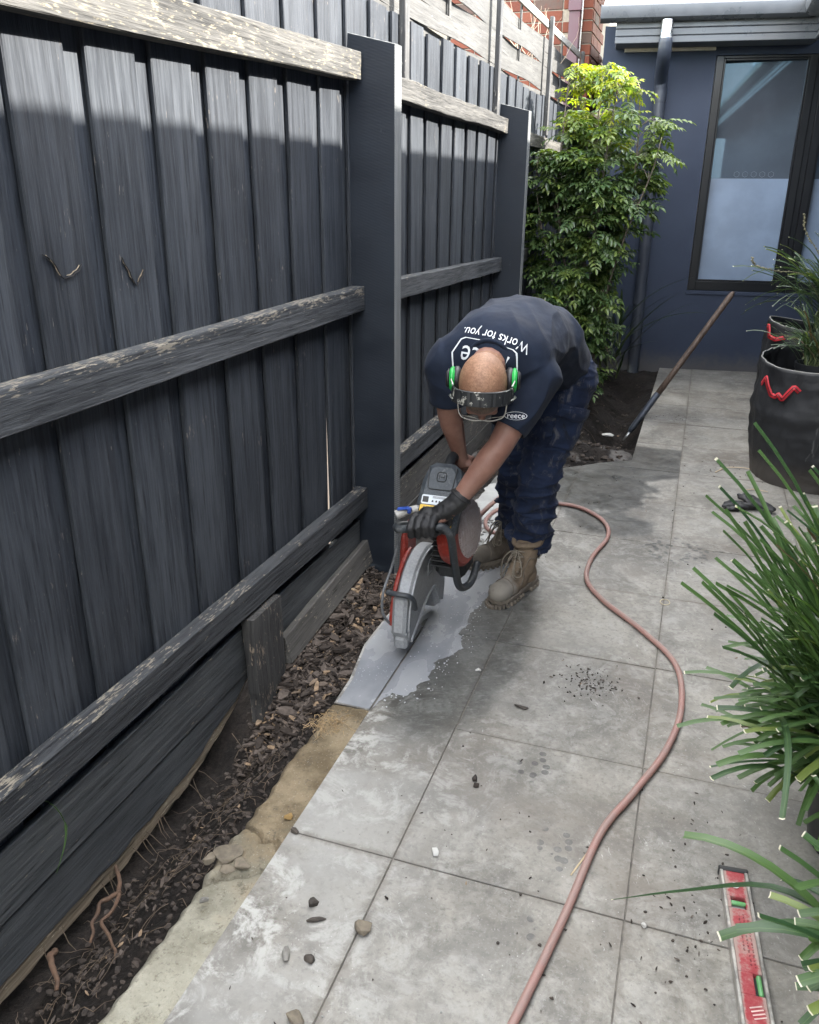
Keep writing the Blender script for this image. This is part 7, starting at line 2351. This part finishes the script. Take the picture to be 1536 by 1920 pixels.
        m2.ell(G(0, 0.252, 0.052), (0.050, 0.062, 0.044), Rz, 22, 14)
        m2.ell(G(0, 0.20, 0.055), (0.051, 0.075, 0.042), Rz, 22, 14)
        m2.ell(G(0, 0.14, 0.060), (0.044, 0.085, 0.055), Rz, 22, 14)
        m2.ell(G(0, 0.055, 0.058), (0.041, 0.055, 0.056), Rz, 22, 14)
        for k in range(6):
            t = k / 5
            m2.ell(G(0, 0.085 - 0.022 * t, 0.095 + 0.105 * t), (0.046 + 0.008 * t, 0.064 - 0.004 * t, 0.040), Rz, 20, 10)
        m2.capsule(G(0, 0.195, 0.088), G(0, 0.118, 0.16), 0.022, 0.026, 12)
        me = remesh(m2, 0.0046, 3)
        displace(me, lambda q, nn: 0.0022 * (1 - abs(noise.noise(q * 30)) * 2) * sst(q.z, 0.05, 0.11))
        me.materials.append(n.m); shift(me, at)
        link('upper', me, B, at)
        ol = [(0.0, -0.012), (0.026, -0.006), (0.040, 0.02), (0.042, 0.07), (0.039, 0.12), (0.047, 0.17), (0.055, 0.215), (0.053, 0.262), (0.038, 0.302), (0.016, 0.320), (-0.006, 0.321), (-0.030, 0.308), (-0.048, 0.27), (-0.052, 0.22), (-0.046, 0.17), (-0.038, 0.12), (-0.040, 0.07), (-0.038, 0.02), (-0.025, -0.006)]
        sm = plain('boot_sole', (0.13, 0.11, 0.088), 0.85, var=0.35, scale=30, bump=0.3)
        m2 = MB(); m2.prism(ol, at, Rz @ X, Rz @ V((0, 1, 0)), V((0, 0, 1)), 0.016, 0.038, 0.003)
        m2.prism([(a * 1.01, b * 1.005) for a, b in ol], at, Rz @ X, Rz @ V((0, 1, 0)), V((0, 0, 1)), 0.026, 0.031, 0.001)
        so = m2.build('sole', sm, B)
        m2 = MB()
        P = [V((a, b, 0)) for a, b in ol]
        for i in range(len(P)):
            for t in (0.0, 0.5):
                q = P[i].lerp(P[(i + 1) % len(P)], t)
                if 0.085 < q.y < 0.135: continue
                tt = (P[(i + 1) % len(P)] - P[i]).normalized()
                m2.box(G(q.x * 0.93, 0.155 + (q.y - 0.155) * 0.965, 0.0085), (0.016, 0.011, 0.017), Rz @ Matrix.Rotation(math.atan2(tt.y, tt.x) + math.pi / 2, 3, 'Z'), 0.002)
        m2.prism([(a * 0.86, 0.155 + (b - 0.155) * 0.93) for a, b in ol], at, Rz @ X, Rz @ V((0, 1, 0)), V((0, 0, 1)), 0.003, 0.017)
        m2.build('tread', sm, so)
        m2 = MB()
        m2.tube([G(0.054 * math.cos(t), 0.062 + 0.060 * math.sin(t), 0.222 - 0.010 * math.sin(t) + 0.004 * math.cos(3 * t)) for t in [k * 2 * math.pi / 30 for k in range(31)]], 0.0125, 10, cap=False)
        m2.build('collar', n.m, B, smooth=True)
        # stitched toe cap seam, side panels
        m2 = MB()
        for zc in (0.235,):
            m2.tube(spline([G(-0.050, zc, 0.045), G(-0.038, zc - 0.012, 0.080), G(0, zc - 0.018, 0.098), G(0.038, zc - 0.012, 0.080), G(0.050, zc, 0.045)], 18), 0.0022, 5)
        for s in (-1, 1):
            m2.tube(spline([G(0.040 * s, 0.175, 0.048), G(0.040 * s, 0.15, 0.085), G(0.034 * s, 0.135, 0.12), G(0.044 * s, 0.11, 0.17)], 14), 0.002, 5)
            m2.tube(spline([G(0.046 * s, 0.02, 0.15), G(0.054 * s, 0.07, 0.155), G(0.045 * s, 0.112, 0.165)], 12), 0.002, 5)
        m2.build('seams', sm, B)
        lm = plain('boot_lace', (0.19, 0.165, 0.13), 0.85, var=0.25, scale=200)
        m2 = MB()
        rows = [(0.186, 0.110), (0.172, 0.124), (0.158, 0.140), (0.147, 0.158), (0.137, 0.178), (0.130, 0.198)]
        for (y, z), (y2, z2) in zip(rows, rows[1:]):
            for s in (-1, 1):
                m2.tube(spline([G(-0.026 * s, y - 0.004, z - 0.008), G(0.0, (y + y2) / 2 + 0.006, (z + z2) / 2 + 0.006), G(0.027 * s, y2 - 0.004, z2 - 0.006)], 8), 0.0026, 6)
        m2.build('lacing', lm, B, smooth=True)
        m2 = MB()
        k0 = G(0, 0.146, 0.196)
        for s, dn in ((-1, 0.085), (1, 0.105)):
            m2.tube(spline([k0, G(0.020 * s, 0.165, 0.196), G(0.043 * s, 0.178, 0.158), G(0.047 * s, 0.182, 0.196 - dn), G(0.028 * s, 0.202, 0.196 - dn * 0.95), G(0.016 * s, 0.182, 0.158), k0], 30), 0.0028, 6)
            m2.tube(spline([k0, G(0.012 * s, 0.17, 0.185), G(0.020 * s, 0.205, 0.125), G(0.036 * s, 0.205, 0.10)], 14), 0.0025, 6)
        m2.ell(k0, (0.009, 0.007, 0.007), Rz, 10, 6)
        m2.build('bow', lm, B, smooth=True)
    # the foot points along local +Y; turned so that the toes face the camera
    boot((-0.553, 3.365, 0.0), R_(180 - 20), 'dusty_tan_suede', 'dusty tan lace up work boot, nearer', (0.160, 0.122, 0.086), (0.205, 0.188, 0.162))
    boot((-0.635, 3.640, 0.0), R_(180 - 43), 'wet_brown_suede', 'darker wet brown work boot, farther', (0.105, 0.086, 0.067), (0.115, 0.10, 0.083))

    # glove closed over the front handle
    mb = MB()
    gw = Lw + (Lw - Le).normalized() * 0.005
    pc = V((-0.782, 2.565, 0.585))
    mb.chain([Lw - (Lw - Le).normalized() * 0.02, gw, V((-0.745, 2.566, 0.610)), pc], [0.038, 0.036, 0.034, 0.032], 16)
    mb.ell(pc + V((-0.005, -0.002, 0.004)), (0.052, 0.030, 0.032), Matrix.Rotation(R_(12), 3, 'Y'))
    for i in range(4):
        x = -0.848 + i * 0.0265; zz = 0.548 + (x + 0.848) * 0.20
        rr = (0.0125, 0.0135, 0.0135, 0.013)[i]
        mb.chain([V((x + 0.006, 2.560, zz + 0.035)), V((x, 2.528, zz + 0.034)), V((x - 0.002, 2.503, zz + 0.010)), V((x, 2.512, zz - 0.022)), V((x + 0.002, 2.540, zz - 0.028))], [rr * 1.25, rr * 1.1, rr, rr * 0.95, rr * 0.85], 10)
    mb.chain([V((-0.742, 2.575, 0.600)), V((-0.735, 2.590, 0.565)), V((-0.755, 2.575, 0.535)), V((-0.785, 2.555, 0.525))], [0.019, 0.016, 0.0145, 0.012], 10)
    me = remesh(mb, 0.0042, 3)
    displace(me, lambda q, nn: 0.0024 * fbm(q, 48))
    me.materials.append(M_GLOVE); shift(me, base)
    g = link('glove', me, W, base); g['label'] = 'black work glove gripping the front handle'
    mb = MB(); d = (Lw - Le).normalized(); cc = Lw - d * 0.026; a_, b_, _ = frame(d)
    mb.tube([cc + a_ * (0.036 * math.cos(t)) + b_ * (0.037 * math.sin(t)) for t in [k * 2 * math.pi / 26 for k in range(27)]], 0.005, 8, cap=False)
    mb.build('cuff', M_GLOVE, g, smooth=True)
worker()
